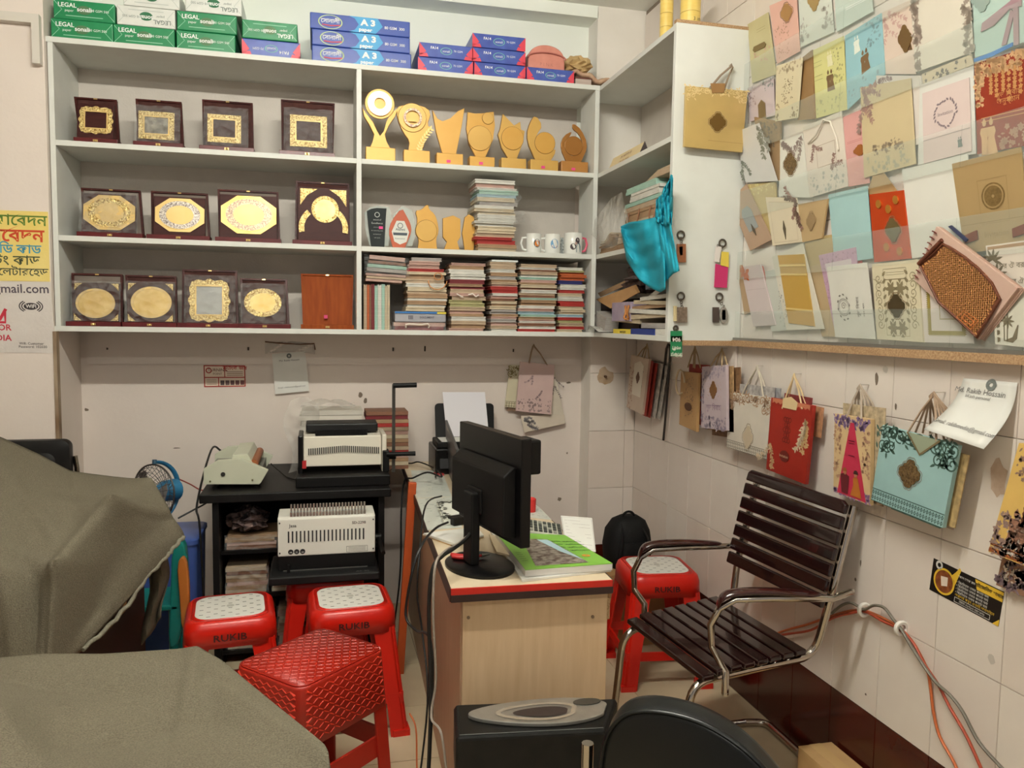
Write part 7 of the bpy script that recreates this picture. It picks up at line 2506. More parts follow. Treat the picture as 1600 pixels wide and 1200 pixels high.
for x in (xa + .025, xa + .19): mb.cyl((x, 3.397, zc_ + .012), (x, 3.40, zc_ + .012), .004, n=10)
mb.build('screws', flat((150, 144, 110), .3, .7), T)
for x in (xa + .03, xb - .06):
	MB().box(x, x + .02, 3.42, 3.77, zt0, zt0 + .0062).build('foot', M_BLK, T)
cable([(xa + .05, 3.77, zc_ + .05), (xa + .02, 3.80, zc_ + .075), (xa - .01, 3.72, zc_ + .09), (-.478, 3.33, .71), (-.462, 3.28, .62), (-.45, 3.29, .2), (-.45, 3.3, .01)], .0045, M_CAB, 'black laminator cable dropping left of the black table')
cable([(-.06, 3.5, .752), (-.12, 3.56, .753), (-.16, 3.66, .756), (-.22, 3.80, .78)], .003, M_CAB, 'thin black wire lying on the black table top')

# --- upper binding machine
T = thing('binding_machine', 'cream and black comb binding machine with a tall crank on the black table', 'binding machine', (.09, 3.5, .748))
M_IV = mat('machine_ivory', (226, 220, 204), .4)
x0, x1 = at((474, 700), 'y', 3.47).x, at((596, 700), 'y', 3.47).x
zlo, zhi = at((530, 728), 'y', 3.47).z, at((530, 682), 'y', 3.47).z
MB().box(x0 - .03, x1 + .03, 3.375, 3.66, .749, .749 + .045).build('base', M_BLK, T, bevel=.004)
mb = MB().prism([V((x0, 3.47, zlo)), V((x0, 3.48, zhi)), V((x0, 3.60, zhi + .01)), V((x0, 3.64, zlo))], (x1 - x0, 0, 0))
mb.build('housing', M_IV, T, bevel=.004)
for s, x in ((0, x0 - .022), (1, x1 + .002)):
	MB().box(x, x + .02, 3.462, 3.65, .79, zhi + .006).build('end_cap', M_BLK2 if s == 0 else M_IV, T, bevel=.004)
MB().box(x0 + .01, x1 - .012, 3.52, 3.655, zhi + .012, zhi + .05).build('top_cover', mat('machine_top_black', (24, 24, 24), .5, spec=.3), T, bevel=.006)
mb = MB()
mb.box(x0 + .05, x1 - .06, 3.49, 3.515, zhi + .001, zhi + .022)
for k in range(26): mb.box(x0 + .055 + k * (x1 - x0 - .125) / 26, x0 + .058 + k * (x1 - x0 - .125) / 26, 3.484, 3.49, zhi + .003, zhi + .022)
mb.build('comb_teeth', M_BLK, T)
mb = MB()
n = 34
for k in range(n):
	u = k / (n - 1)
	x = x0 + .02 + (x1 - x0 - .035) * u
	zc2 = (zlo + zhi) / 2 + .004 + .010 * (1 - abs(2 * u - 1)) - .004
	mb.box(x, x + (x1 - x0) / n * .5, 3.4685, 3.473, zc2 - .014, zc2 + .014)
mb.build('vents', flat((70, 66, 60)), T)
MB().box(x0 - .005, x0 + .012, 3.455, 3.47, zlo - .005, zlo + .028).build('red_switch', flat((176, 30, 34)), T)
xh = at((615, 690), 'y', 3.47).x
zz0, zz1 = at((615, 706), 'y', 3.47).z, at((615, 600), 'y', 3.47).z
mb = MB().box(xh - .007, xh + .007, 3.466, 3.474, zz0 - .09, zz1)
mb.build('crank_arm', mat('crank_steel', (70, 68, 64), .35, .5), T)
mb = MB()
mb.cyl((xh - .004, 3.46, zz1 - .006), (at((651, 602), 'y', 3.46).x, 3.46, zz1 - .004), .011, n=14)
mb.build('crank_grip', M_BLK, T, smooth=50)
mb = MB()
mb.cyl((x1 + .02, 3.44, zz0 - .005), (at((649, 704), 'y', 3.44).x, 3.44, zz0 - .005), .010, n=12)
mb.cyl((x1 + .022, 3.47, zz0 - .02), (xh + .01, 3.47, zz0 - .02), .012, n=12)
mb.build('lower_grip', M_BLK, T, smooth=50)
MB().box(x1 + .004, x1 + .032, 3.44, 3.50, .794, zz0 + .01).build('pivot_block', M_BLK, T, bevel=.003)

# --- paper piles behind the machine
def paper_pile(name, x0, x1, y0, y1, z0, h, n, m_fn, label, cat, wrap=False, seed=1):
	T = thing(name, label, cat, ((x0 + x1) / 2, (y0 + y1) / 2, z0))
	rd = random.Random(seed)
	z = z0
	for i in range(n):
		t = h / n
		d = rd.uniform(-.005, .005)
		MB().box(x0 + d, x1 + d * .4, y0 + rd.uniform(0, .006), y1, z, z + t * .92).build('packet', m_fn(rd, i), T)
		z += t
	return T

xa, xb = at((470, 690), 'y', 3.74).x, at((566, 690), 'y', 3.74).x
Tp = paper_pile('white_paper_pile', xa, xb, 3.72, 3.93, .749, at((520, 641), 'y', 3.72).z - .749, 12, lambda r, i: mat('white_packet_%d' % (i % 2), (220 - 14 * (i % 2), 214 - 14 * (i % 2), 202 - 14 * (i % 2)), .6), 'pile of white card packets behind the binding machine', 'paper pile')
mb = MB()
ztop = at((520, 641), 'y', 3.72).z
mb.grid(lambda u, v: V((xa - .055 + .12 * u + .02 * math.sin(7 * v + 2 * u), 3.70 - .012 * math.sin(9 * u + 6 * v) - .01 * v * 0, .752 + (ztop + .05 - .752) * v + .015 * math.sin(4 * u))), 14, 16)
mb.grid(lambda u, v: V((xa + .0 + (xb - xa - .03) * u, 3.73 + .16 * v, ztop + .012 + .03 * math.sin(PI * u) * math.sin(PI * v) + .008 * math.sin(13 * u + 7 * v))), 16, 8)
tag(mb.build('plastic_bag', glassy('thin_plastic_bag', (226, 222, 214), .12, .30, .02, 20), smooth=30), 'torn clear plastic bag over the white card packets', 'plastic bag')
xa, xb = at((573, 690), 'y', 3.74).x, at((648, 690), 'y', 3.74).x
paper_pile('card_pile', xa, min(xb, .41), 3.73, 3.90, .749, at((600, 643), 'y', 3.73).z - .749, 15, lambda r, i: card_mat(['brown', 'cream', 'tan', 'rose', 'red', 'beige', 'brown', 'tan', 'cream', 'rose', 'beige', 'red', 'tan', 'maroon', 'brown'][i % 15]), 'pile of reddish invitation cards behind the crank', 'card pile', seed=5)

# ================================================================== fan in the corner
C = at((240, 770), 'y', 3.42)
FB = .585
T = thing('table_fan', 'small blue fan with a round black wire cage by the back wall', 'fan', (C.x, C.y, FB))
axd = V((-.62, -.78, .06)).normalized()
ux = V((0, 0, 1)).cross(axd).normalized()
uz = axd.cross(ux)

def fp(r, a, d): return C + ux * (r * math.cos(a)) + uz * (r * math.sin(a)) + axd * d

R_ = .115
mb = MB()
for k in range(28):
	a = 2 * PI * k / 28
	mb.tube([fp(R_ * t, a, .075 * math.cos(t * PI / 2) - .0) for t in (.12, .35, .6, .8, .95, 1.0)], .0012, 4)
	mb.tube([fp(R_ * t, a, -.055 * math.cos(t * PI / 2)) for t in (.25, .5, .75, .92, 1.0)], .0012, 4)
for t in (.15, .35, .55, .75, .9):
	mb.tube([fp(R_ * t, 2 * PI * k / 36, .075 * math.cos(t * PI / 2)) for k in range(36)], .0012, 4, True)
mb.build('grille', mat('cage_wire', (52, 46, 44), .4), T)
mb = MB()
mb.tube([fp(R_, 2 * PI * k / 40, 0) for k in range(40)], .004, 6, True)
mb.build('cage_rim', mat('cage_wire', (0, 0, 0)), T, smooth=60)
M_FB = mat('fan_blue', (44, 112, 152), .4)
mb = MB()
mb.tube([fp(0, 0, .03), fp(0, 0, -.02), fp(0, 0, -.05), fp(0, 0, -.11), fp(0, 0, -.13)], [.02, .026, .042, .046, .02], 16)
mb.build('motor', M_FB, T, smooth=50)
for k in range(3):
	mb = MB()
	a0 = 2 * PI * k / 3
	mb.face([fp(.02, a0, .01), fp(.095, a0 - .35, .03), fp(.10, a0 + .2, .02), fp(.085, a0 + .6, .0), fp(.02, a0 + .5, -.005)])
	mb.build('blade', mat('fan_blade', (120, 110, 104), .3), T, solid=.002)
mb = MB()
mb.tube([C + uz * .125 * math.cos(t) + (-axd) * .125 * math.sin(t) + V((0, 0, .0)) for t in (PI * k / 20 for k in range(21))], .010, 8, flat=.55)
mb.build('yoke', M_FB, T, smooth=60)
mb = MB()
mb.cyl(C + uz * .118, C + uz * .135, .009, n=10)
mb.build('pivot_screw', flat((50, 80, 100)), T)
mb = MB()
base = V((C.x, C.y, FB))
mb.tube([C - uz * .12, V((C.x, C.y, FB + .005))], [.012, .016], 10)
mb.build('pole', M_FB, T, smooth=50)
mb = MB()
mb.lathe([(.001, 0), (.075, 0), (.075, .008), (.03, .016), (.001, .018)], 28, Matrix.Translation(base))
mb.build('base', M_FB, T, smooth=40)
cable([C - axd * .10 + V((0, 0, .02)), ap(275, 748, 3.55), ap(296, 756, 3.6), ap(312, 765, 3.62), (-.47, 3.62, .70)], .003, flat((170, 74, 64)), 'thin red wire from the fan to the black table')
cable([ap(278, 810, 3.4), ap(300, 798, 3.42), ap(322, 786, 3.44), (-.46, 3.45, .70)], .004, M_CAB, 'black wire between the fan and the black table')
# ================================================================== red plastic stools
M_STR = mat('red_plastic', (206, 30, 14), .32, c2=(196, 25, 12), scale=6)
M_STW = mat('stool_mat_white', (224, 222, 214), .5)

def rsq(a, b, r, z, n=5, cx=0, cy=0):
	pts = []
	for sx, sy, a0 in ((1, 1, 0), (-1, 1, 90), (-1, -1, 180), (1, -1, 270)):
		for k in range(n + 1):
			t = math.radians(a0 + 90 * k / n)
			pts.append(V((cx + sx * (a - r) + r * math.cos(t), cy + sy * (b - r) + r * math.sin(t), z)))
	return pts

def make_stool(h=.45, top=.135, bot=.185, word=None):
	T = thing('plastic_stool', 'stool', 'stool', (0, 0, 0), 0, 'red plastic stools')
	lerp = lambda z: bot + (top - bot) * z / h
	mb = MB()
	rings = [rsq(lerp(h - .085) + .002, lerp(h - .085) + .002, .05, h - .085), rsq(lerp(h - .03) + .006, lerp(h - .03) + .006, .05, h - .03), rsq(top + .004, top + .004, .05, h - .010), rsq(top - .006, top - .006, .045, h - .001), rsq(top - .012, top - .012, .04, h)]
	mb.loft(rings, cap=False)
	n = len(rings[0])
	mb.face(rings[-1])
	mb.build('seat', M_STR, T, smooth=50, solid=-.004, local=True)
	mb = MB()
	mb.loft([rsq(top - .022, top - .022, .05, h + .0002), rsq(top - .022, top - .022, .05, h + .004), rsq(top - .026, top - .026, .048, h + .005)])
	mt = mb.build('white_mat', M_STW, T, smooth=40, local=True)
	mb = MB()
	for i in range(9):
		for j in range(9):
			x, y = (-.5 + (i + .5) / 9) * 2 * (top - .03), (-.5 + (j + .5) / 9) * 2 * (top - .03)
			if abs(x) > top - .045 and abs(y) > top - .045: continue
			s = .0042
			if (i + j) % 2: mb.face([V((x - s * 1.5, y - s * .5, h + .0056)), V((x + s * 1.5, y - s * .5, h + .0056)), V((x + s * 1.5, y + s * .5, h + .0056)), V((x - s * 1.5, y + s * .5, h + .0056))])
	mb.build('slots', flat((96, 92, 86)), mt, local=True)
	mb = MB()
	mb.lathe([(.001, h + .006), (.012, h + .006), (.013, h + .005)], 16)
	mb.build('centre_boss', flat((190, 188, 180)), mt, local=True)
	wl, t = .062, .007
	for sx in (-1, 1):
		for sy in (-1, 1):
			mb = MB()
			rings = []
			for z in (0, .03, .12, h - .07):
				a = lerp(z)
				q = wl * (1 if z < .2 else 1.25)
				c = .018
				rings.append([V((sx * x, sy * y, z)) for x, y in ((a, a - c), (a, a - q), (a - t, a - q), (a - t, a - t), (a - q, a - t), (a - q, a), (a - c, a))])
			if sx * sy < 0: rings = [r[::-1] for r in rings]
			mb.loft(rings)
			mb.box(sx * (bot + .004) - .0 if sx < 0 else bot - wl * .9, sx * (bot - wl * .9) if sx < 0 else bot + .004, sy * (bot + .004) if sy < 0 else bot - wl * .9, sy * (bot - wl * .9) if sy < 0 else bot + .004, 0, .022)
			mb.build('leg', M_STR, T, local=True, smooth=40)
	a = lerp(.13) - .004
	for k in range(4):
		mb = MB()
		M = Matrix.Rotation(PI / 2 * k, 4, 'Z')
		mb.box(-a, a, -a - .002, -a + .006, .115, .150, M)
		mb.build('rail', M_STR, T, local=True)
	# arch corners under the apron
	for k in range(4):
		mb = MB()
		M = Matrix.Rotation(PI / 2 * k, 4, 'Z')
		a2 = lerp(h - .09)
		for s in (-1, 1):
			pts = [(s * (a2 - .05), h - .085), (s * (a2 - .085), h - .085), (s * (a2 - .062), h - .094), (s * (a2 - .054), h - .125)]
			mb.prism([M @ V((x, -a2 + .001, z)) for x, z in (pts if s > 0 else pts[::-1])], M.to_3x3() @ V((0, .006, 0)))
		mb.build('apron_gusset', M_STR, T, local=True)
	P = Panel(V((-.1, -lerp(h - .04) - .0125, h - .022)), V((.1, -lerp(h - .04) - .0125, h - .022)), V((.1, -lerp(h - .075) - .0105, h - .075)), V((-.1, -lerp(h - .075) - .0105, h - .075)))
	mb = MB()
	P.text(mb, 'RUKIB', 0, -.012, .032, bold=.015, sx=1.2)
	mb.build('lettering', flat((60, 14, 12)), T, local=True)
	return T

st = make_stool()
pos = [(at((360, 946), 'z', .455), .10, 'red stool with a white mat, left one beside the covered machine'), (at((547, 931), 'z', .455), .06, 'red stool with a white mat in front of the lower binding machine'),
	   (at((1026, 882), 'z', .455), -.12, 'red stool with a white mat behind the slatted chair'), (V((.02, 3.215, 0)), .0, 'red stool carrying the lower binding machine'), (V((1.03, 3.36, 0)), .0, 'red stool in the far corner, mostly hidden by the desk')]
for i, (p, r, lab) in enumerate(pos):
	if i == 0:
		st.location = (p.x, p.y, 0)
		st.rotation_euler = (0, 0, r)
		st['label'] = lab
	else:
		s = dup(st, (p.x, p.y, 0), r, lab)
STOOL_Z = .4557

# --- rattan-pattern stool
T = thing('woven_stool', 'orange-red plastic stool moulded with a basket weave, in the foreground', 'stool', (-.024, 2.318, 0), math.radians(-47))
M_RAT = mat('rattan_plastic', (172, 34, 16), .45, c2=(160, 30, 14), scale=8)
M_RAT2 = mat('rattan_strand', (206, 52, 30), .35)
h, ta, tb, ba, bb = .47, .135, .165, .160, .190

def ws(t): return ta + (ba - ta) * t, tb + (bb - tb) * t

mb = MB()
zs = ((h - .17, .38), (h - .03, .05), (h - .008, .0), (h, -.05))
rings = [rsq(*ws(t), .035, z, 5) for z, t in zs]
mb.loft(rings, cap=False)
mb.face(rings[-1])
mb.build('seat', M_RAT, T, smooth=50, solid=-.004, local=True)
mb = MB()

def strand(c, u, v, n):
	mb.raw([c - u - v, c + u - v, c + u + v, c - u + v, c - u * .8 + n, c + u * .8 + n], [(0, 1, 5, 4), (3, 4, 5, 2), (0, 4, 3), (1, 2, 5)])

N = 16
for i in range(N):
	for j in range(N + 3):
		x, y = (-.5 + (i + .5) / N) * 2 * (ta - .008), (-.5 + (j + .5) / (N + 3)) * 2 * (tb - .008)
		a = PI / 4 if (i + j) % 2 else -PI / 4
		u, v = V((math.cos(a), math.sin(a), 0)) * .0095, V((-math.sin(a), math.cos(a), 0)) * .0048
		strand(V((x, y, h + .0002)), u, v, V((0, 0, .0045)))
for side in range(4):
	half = (tb if side % 2 == 0 else ta)
	M = Matrix.Rotation(PI / 2 * side, 4, 'Z')
	for j in range(10):
		z = h - .018 - j * .0148
		t = (h - z) / h
		A, B = ws(t * 1.05)
		d = A if side % 2 == 0 else B
		w_ = (B if side % 2 == 0 else A) - .02
		n_ = 15
		for i in range(n_):
			y = (-.5 + (i + .5) / n_) * 2 * w_
			c = M @ V((d + .0008, y, z))
			a = .5 if (i + j) % 2 else -.5
			u = M.to_3x3() @ V((0, math.cos(a), math.sin(a))) * .0105
			v = M.to_3x3() @ V((-.0004, -math.sin(a), math.cos(a))) * .0042
			strand(c, u, v, M.to_3x3() @ V((.0045, 0, 0)))
mb.build('weave', M_RAT2, T, local=True)
for sx in (-1, 1):
	for sy in (-1, 1):
		mb = MB()
		rings = []
		for z in (0, .12, h - .165):
			A, B = ws((h - z) / h)
			q, t_, c = .06, .007, .014
			rings.append([V((sx * x, sy * y, z)) for x, y in ((A, B - c), (A, B - q), (A - t_, B - q), (A - t_, B - t_), (A - q, B - t_), (A - q, B), (A - c, B))])
		if sx * sy < 0: rings = [r[::-1] for r in rings]
		mb.loft(rings)
		mb.build('leg', M_RAT, T, local=True, smooth=40)
for s in (-1, 1):
	A, B = ws(.62)
	MB().box(-A + .02, A - .02, s * (B - .012) - .004, s * (B - .012) + .004, .15, .215).build('rail', M_RAT, T, local=True)
	MB().box(s * (A - .012) - .004, s * (A - .012) + .004, -B + .02, B - .02, .15, .215).build('rail', M_RAT, T, local=True)

# ================================================================== lower binding machine on its stool
z0 = STOOL_Z + .0012
T = thing('binding_machine', 'white comb binding machine with silver pins, standing on a red stool', 'binding machine', (.02, 3.12, z0))
yf = 3.09
x0, x1 = at((434, 850), 'y', yf).x, at((586, 850), 'y', yf).x
zlo, zhi = at((510, 866), 'y', yf).z, at((510, 806), 'y', yf).z
MB().box(x0 - .03, x1 + .012, 3.01, 3.30, z0, z0 + .032).build('tray', mat('machine_tray_black', (18, 18, 19), .5, spec=.3), T, bevel=.005)
MB().box(x0, x1, yf - .002, 3.27, z0 + .032, zlo + .006).build('plinth', M_BLK, T, bevel=.002)
mb = MB().prism([V((x0, yf - .004, zlo)), V((x0, yf - .004, zhi - .006)), V((x0, yf + .012, zhi)), V((x0, 3.24, zhi)), V((x0, 3.27, zlo))], (x1 - x0, 0, 0))
mb.build('housing', mat('machine_white', (226, 224, 214), .35), T, bevel=.004)
mb = MB()
for k in range(20):
	x = x0 + .04 + k * (x1 - x0 - .085) / 19
	mb.box(x - .0028, x + .0028, yf - .006, yf - .0035, (zlo + zhi) / 2 - .022, (zlo + zhi) / 2 + .022)
mb.build('slots', flat((44, 42, 42)), T)
for k in range(24):
	x = x0 + .05 + k * (x1 - x0 - .09) / 23
	mb = MB()
	mb.box(x - .0035, x + .0035, yf + .02, yf + .026, zhi, zhi + .045)
	mb.box(x - .0045, x + .0045, yf + .008, yf + .02, zhi, zhi + .016)
	mb.build('comb_pin', mat('comb_steel', (176, 174, 170), .25, .85), T)
P = Panel(V((x0, yf - .0042, zhi - .006)), V((x1, yf - .0042, zhi - .006)), V((x1, yf - .0042, zlo)), V((x0, yf - .0042, zlo)))
mb = MB()
P.text(mb, 'SD-2298', .33 * P.w, .30 * P.h, .015, bold=.01)
P.text(mb, 'Jasa', -.35 * P.w, .28 * P.h, .018, bold=.01)
P.frame(mb, .2 * P.w, -.46 * P.h, .42 * P.w, -.30 * P.h, .001)
for k in range(3): P.line(mb, [(.22 * P.w, (-.34 - .04 * k) * P.h), (.4 * P.w, (-.34 - .04 * k) * P.h)], .001)
mb.build('lettering', flat((70, 64, 62)), T)
for k in range(3):
	mb = MB()
	P.poly(mb, circ((-.37 + .06 * k) * P.w, -.38 * P.h, .010, .010, 16))
	bd = mb.build('round_badge', flat((30, 28, 28)), T)
	mb = MB()
	P.text(mb, ['A4', '12', '450'][k], (-.37 + .06 * k) * P.w, -.41 * P.h, .008 if k < 2 else .006, h=.0014, bold=.02)
	mb.build('lettering', flat((222, 220, 214)), bd)
mb = MB()
for sx, sz_ in ((-.48, .4), (-.48, -.4), (.48, .4), (.48, -.4)): mb.cyl(P.m(sx * P.w, sz_ * P.h, .002), P.m(sx * P.w, sz_ * P.h, -.001), .003, n=8)
mb.build('screws', flat((50, 48, 46)), T)
mb = MB().box(x0 + .02, x1 - .03, yf - .012, yf - .008, z0 + .0325, z0 + .036)
mb.build('paper_stop', mat('steel_strip', (130, 128, 124), .3, .7), T)
MB().box(x0 + .035, x0 + .045, yf - .03, yf - .006, z0 + .0325, z0 + .06).build('depth_clip', M_BLK, T)
mb = MB()
Pt = Panel(V((x0, 3.06, z0 + .0322)), V((x1, 3.06, z0 + .0322)), V((x1, 3.012, z0 + .0322)), V((x0, 3.012, z0 + .0322)))
Pt.text(mb, 'A4  B5', .36 * Pt.w, -.01, .018)
mb.build('lettering', flat((110, 110, 108)), T)
mb = MB()
mb.cyl((x1, 3.19, zlo + .03), (x1 + .03, 3.19, zlo + .03), .016, n=14)
mb.cyl((x1 + .02, 3.19, zlo + .03), (x1 + .028, 3.03, zlo + .01), .008, n=10)
mb.build('lever', M_BLK, T, smooth=50)

# ================================================================== chair with dark slats
CH = thing('slatted_armchair', 'armchair with dark glossy wooden slats on a bent chrome frame', 'chair', (1.25, 2.25, 0))
M_SL = mat('dark_gloss_slat', (26, 8, 9), .14, coat=.5, c2=(36, 12, 12), scale=10, stretch=(4, 1, 4))
M_ARM = mat('dark_gloss_arm', (50, 14, 13), .12, coat=.6)
M_CHR = mat('chrome', (190, 182, 172), .12, 1.0)
cA, cB, cC, cD = V((1.40, 2.54, .46)), V((1.005, 2.435, .45)), V((1.05, 1.975, .45)), V((1.44, 2.05, .46))    # back-far, front-far, front-near, back-near
n = 8
for k in range(n):
	t0, t1 = (k + .07) / n, (k + .93) / n
	q = [cB.lerp(cA, t0), cB.lerp(cA, t1), cC.lerp(cD, t1), cC.lerp(cD, t0)]
	o_ = V((0, 0, .018 if k else .010))
	mb = MB()
	mb.prism([p + o_ for p in q][::-1], (0, 0, -.018))
	mb.build('seat_slat', M_SL, CH, bevel=.005)
bf0, bf1 = V((1.435, 2.51, .60)), V((1.512, 2.51, .945))      # far post line
bn0, bn1 = V((1.475, 2.04, .655 - .05)), V((1.545, 2.035, .938))  # near post line
n = 7
for k in range(n):
	t0, t1 = (k + .07) / n, (k + .90) / n
	a, b = bf0.lerp(bf1, t0), bf0.lerp(bf1, t1)
	c, d = bn0.lerp(bn1, t1), bn0.lerp(bn1, t0)
	ext = (c - b).normalized() * .012
	nrm = (c - b).cross(b - a).normalized()
	if nrm.x > 0: nrm = -nrm
	if k == n - 1:
		pts = [a - ext, b - ext + V((0, 0, -.012)), b + ext * .6, c - ext * .6, c + ext + V((0, 0, -.012)), d + ext]
	else:
		pts = [a - ext, b - ext, c + ext, d + ext]
	mb = MB()
	mb.prism([p + nrm * .018 for p in pts], -nrm * .016)
	mb.build('back_slat', M_SL, CH, bevel=.005)

def arm(side):
	if side: f, bk, zf = V((1.165, 2.075, .665)), V((1.50, 1.985, .672)), 0
	else: f, bk, zf = V((1.135, 2.60, .665)), V((1.475, 2.545, .672)), 0
	up = V((0, 0, 1))
	d = (bk - f).normalized()
	w_ = d.cross(up) * .026
	rings = []
	for t, dz_, s in ((-.06, -.055, .75), (-.035, -.02, .95), (.03, .0, 1), (.3, .006, 1.0), (.6, .0, .9), (.86, -.008, .7)):
		c = f + (bk - f) * t + up * dz_
		rings.append([c - w_ * s - up * .011, c + w_ * s - up * .011, c + w_ * s * .9 + up * .010, c - w_ * s * .9 + up * .010])
	mb = MB()
	mb.loft(rings)
	mb.build('armrest', M_ARM, CH, subsurf=2, smooth=60)
	# flat chrome strip: back post -> under the arm -> curve down to the seat
	seatp = V((1.13, 1.985, .40)) if side else V((1.10, 2.50, .42))
	p = [bk + V((.03, 0, 0)), bk + V((-.03, 0, -.016)), f.lerp(bk, .4) + up * -.018, f.lerp(bk, .10) + up * -.022, f + d * -.012 + up * -.05, f + d * -.035 + up * -.10, f + d * -.03 + up * -.17, seatp + up * .06, seatp]
	mb = MB()
	mb.tube(p, .011, 8)
	mb.build('arm_strut', M_CHR, CH, smooth=60)
	mb = MB()
	mb.sphere(bk + V((.034, 0, 0)), .010, 10, 8)
	mb.build('end_bolt', M_CHR, CH, smooth=60)
	mb = MB()
	mb.sphere(seatp, .011, 10, 8)
	mb.build('end_bolt', M_CHR, CH, smooth=60)

arm(0)
arm(1)

def bend(pts, r, name='frame_tube', k=6):
	out = []
	P_ = [V(p) for p in pts]
	for i in range(len(P_)):
		if i in (0, len(P_) - 1): out.append(P_[i]); continue
		a, b, c = P_[i - 1], P_[i], P_[i + 1]
		d = min(.07, (a - b).length * .45, (c - b).length * .45)
		s, e = b + (a - b).normalized() * d, b + (c - b).normalized() * d
		for j in range(k + 1):
			t = j / k
			out.append((s * (1 - t) + b * t) * (1 - t) + (b * (1 - t) + e * t) * t)
	mb = MB()
	mb.tube(out, r, 12)
	return mb.build(name, M_CHR, CH, smooth=60)

for side in (0, 1):
	if side: fr, bk, b0, b1, yy = cC + V((0, .03, -.02)), cD + V((0, .03, -.02)), bn0, bn1, 2.005
	else: fr, bk, b0, b1, yy = cB + V((0, -.03, -.02)), cA + V((0, -.03, -.02)), bf0, bf1, 2.47
	o_ = V((.02, 0, 0))
	back_foot = V((1.36, yy, .016)) if side else V((1.50, yy + .015, .016))
	bend([b1 + o_ - V((0, 0, .02)), b0 + o_, bk + V((.045, 0, 0)), bk.lerp(fr, .5), fr + V((-.02, 0, .0)), V((fr.x - .03, yy, .016)), back_foot], .0125)
bend([V((1.50, 2.485, .016)), V((1.575, 2.47, .016)), V((1.575, 2.15, .016))], .0125, 'rear_floor_tube')
mb = MB()
mb.cyl((1.575, 2.26, .0165), (1.575, 2.148, .0165), .0162, n=12)
mb.build('rubber_sleeve', mat('worn_rubber', (136, 120, 104), .7), CH, smooth=50)
bend([cB.lerp(cA, .3) + V((0, -.05, -.012)), cC.lerp(cD, .3) + V((0, .05, -.012))], .009, 'seat_crossbar')
bend([cB.lerp(cA, .75) + V((0, -.05, -.012)), cC.lerp(cD, .75) + V((0, .05, -.012))], .009, 'seat_crossbar')

# ================================================================== backpack on the far stool
T = thing('backpack', 'black backpack propped on stools in the far right corner', 'backpack', (1.38, 3.33, .335))
M_BP = mat('black_nylon', (12, 12, 13), .7, spec=.2, c2=(20, 20, 21), scale=120)
mb = MB()
rings = []
cx, cy = 1.385, 3.37
for z, sx, sy, dx in ((0.0, .085, .07, 0), (.03, .105, .09, 0), (.10, .11, .095, 0), (.17, .10, .085, .0), (.215, .075, .065, .005), (.235, .04, .035, .008)):
	rings.append([V((cx + dx + sx * math.copysign(abs(math.cos(t)) ** .7, math.cos(t)), cy + sy * math.copysign(abs(math.sin(t)) ** .7, math.sin(t)), .0 + z)) for t in (2 * PI * k / 24 for k in range(24))])
zb_ = 0.0
rings = [[p + V((0, 0, zb_)) for p in r] for r in rings]
mb.loft(rings)
bp = mb.build('body', M_BP, T, smooth=60)
mb = MB()
rings = []
for z, s in ((.01, .85), (.03, 1), (.10, 1), (.13, .8)):
	rings.append([V((cx + .0 + .075 * s * math.cos(t), cy - .075 + .035 * s * math.sin(t), zb_ + z)) for t in (2 * PI * k / 20 for k in range(20))])
mb.loft(rings)
mb.build('front_pocket', M_BP, T, smooth=60)
mb = MB()
mb.tube([V((cx - .03 + .03 * math.cos(t) + .03, cy - .01, zb_ + .225 + .03 * math.sin(t))) for t in (PI * k / 10 for k in range(11))], .006, 6)
mb.build('grab_handle', M_BP, T, smooth=60)
for s in (-1, 1):
	mb = MB()
	mb.tube([V((cx + s * .045, cy - .05, zb_ + .205)), V((cx + s * .06, cy - .098, zb_ + .15)), V((cx + s * .07, cy - .105, zb_ + .08)), V((cx + s * .075, cy - .085, zb_ + .02))], .011, 6, flat=.4)
	mb.build('strap', mat('strap_black', (26, 26, 28), .6, spec=.2), T, smooth=60)
for ch in T.children:
	for v_ in ch.data.vertices: v_.co.z += T.location.z
o = MB().box(1.25, 1.55, 3.24, 3.50, 0, .334).build('carton', mat('cardboard', (170, 130, 84), .8))
tag(o, 'cardboard carton under the backpack in the far corner', 'carton')
# ================================================================== covered machines at the left
def linen(name):
	m = mat(name, (120, 113, 96), .9, c2=(92, 86, 72), scale=330, amt=.45, bump=.8, bscale=330, spec=.2)
	return m

M_LIN = linen('grey_linen')

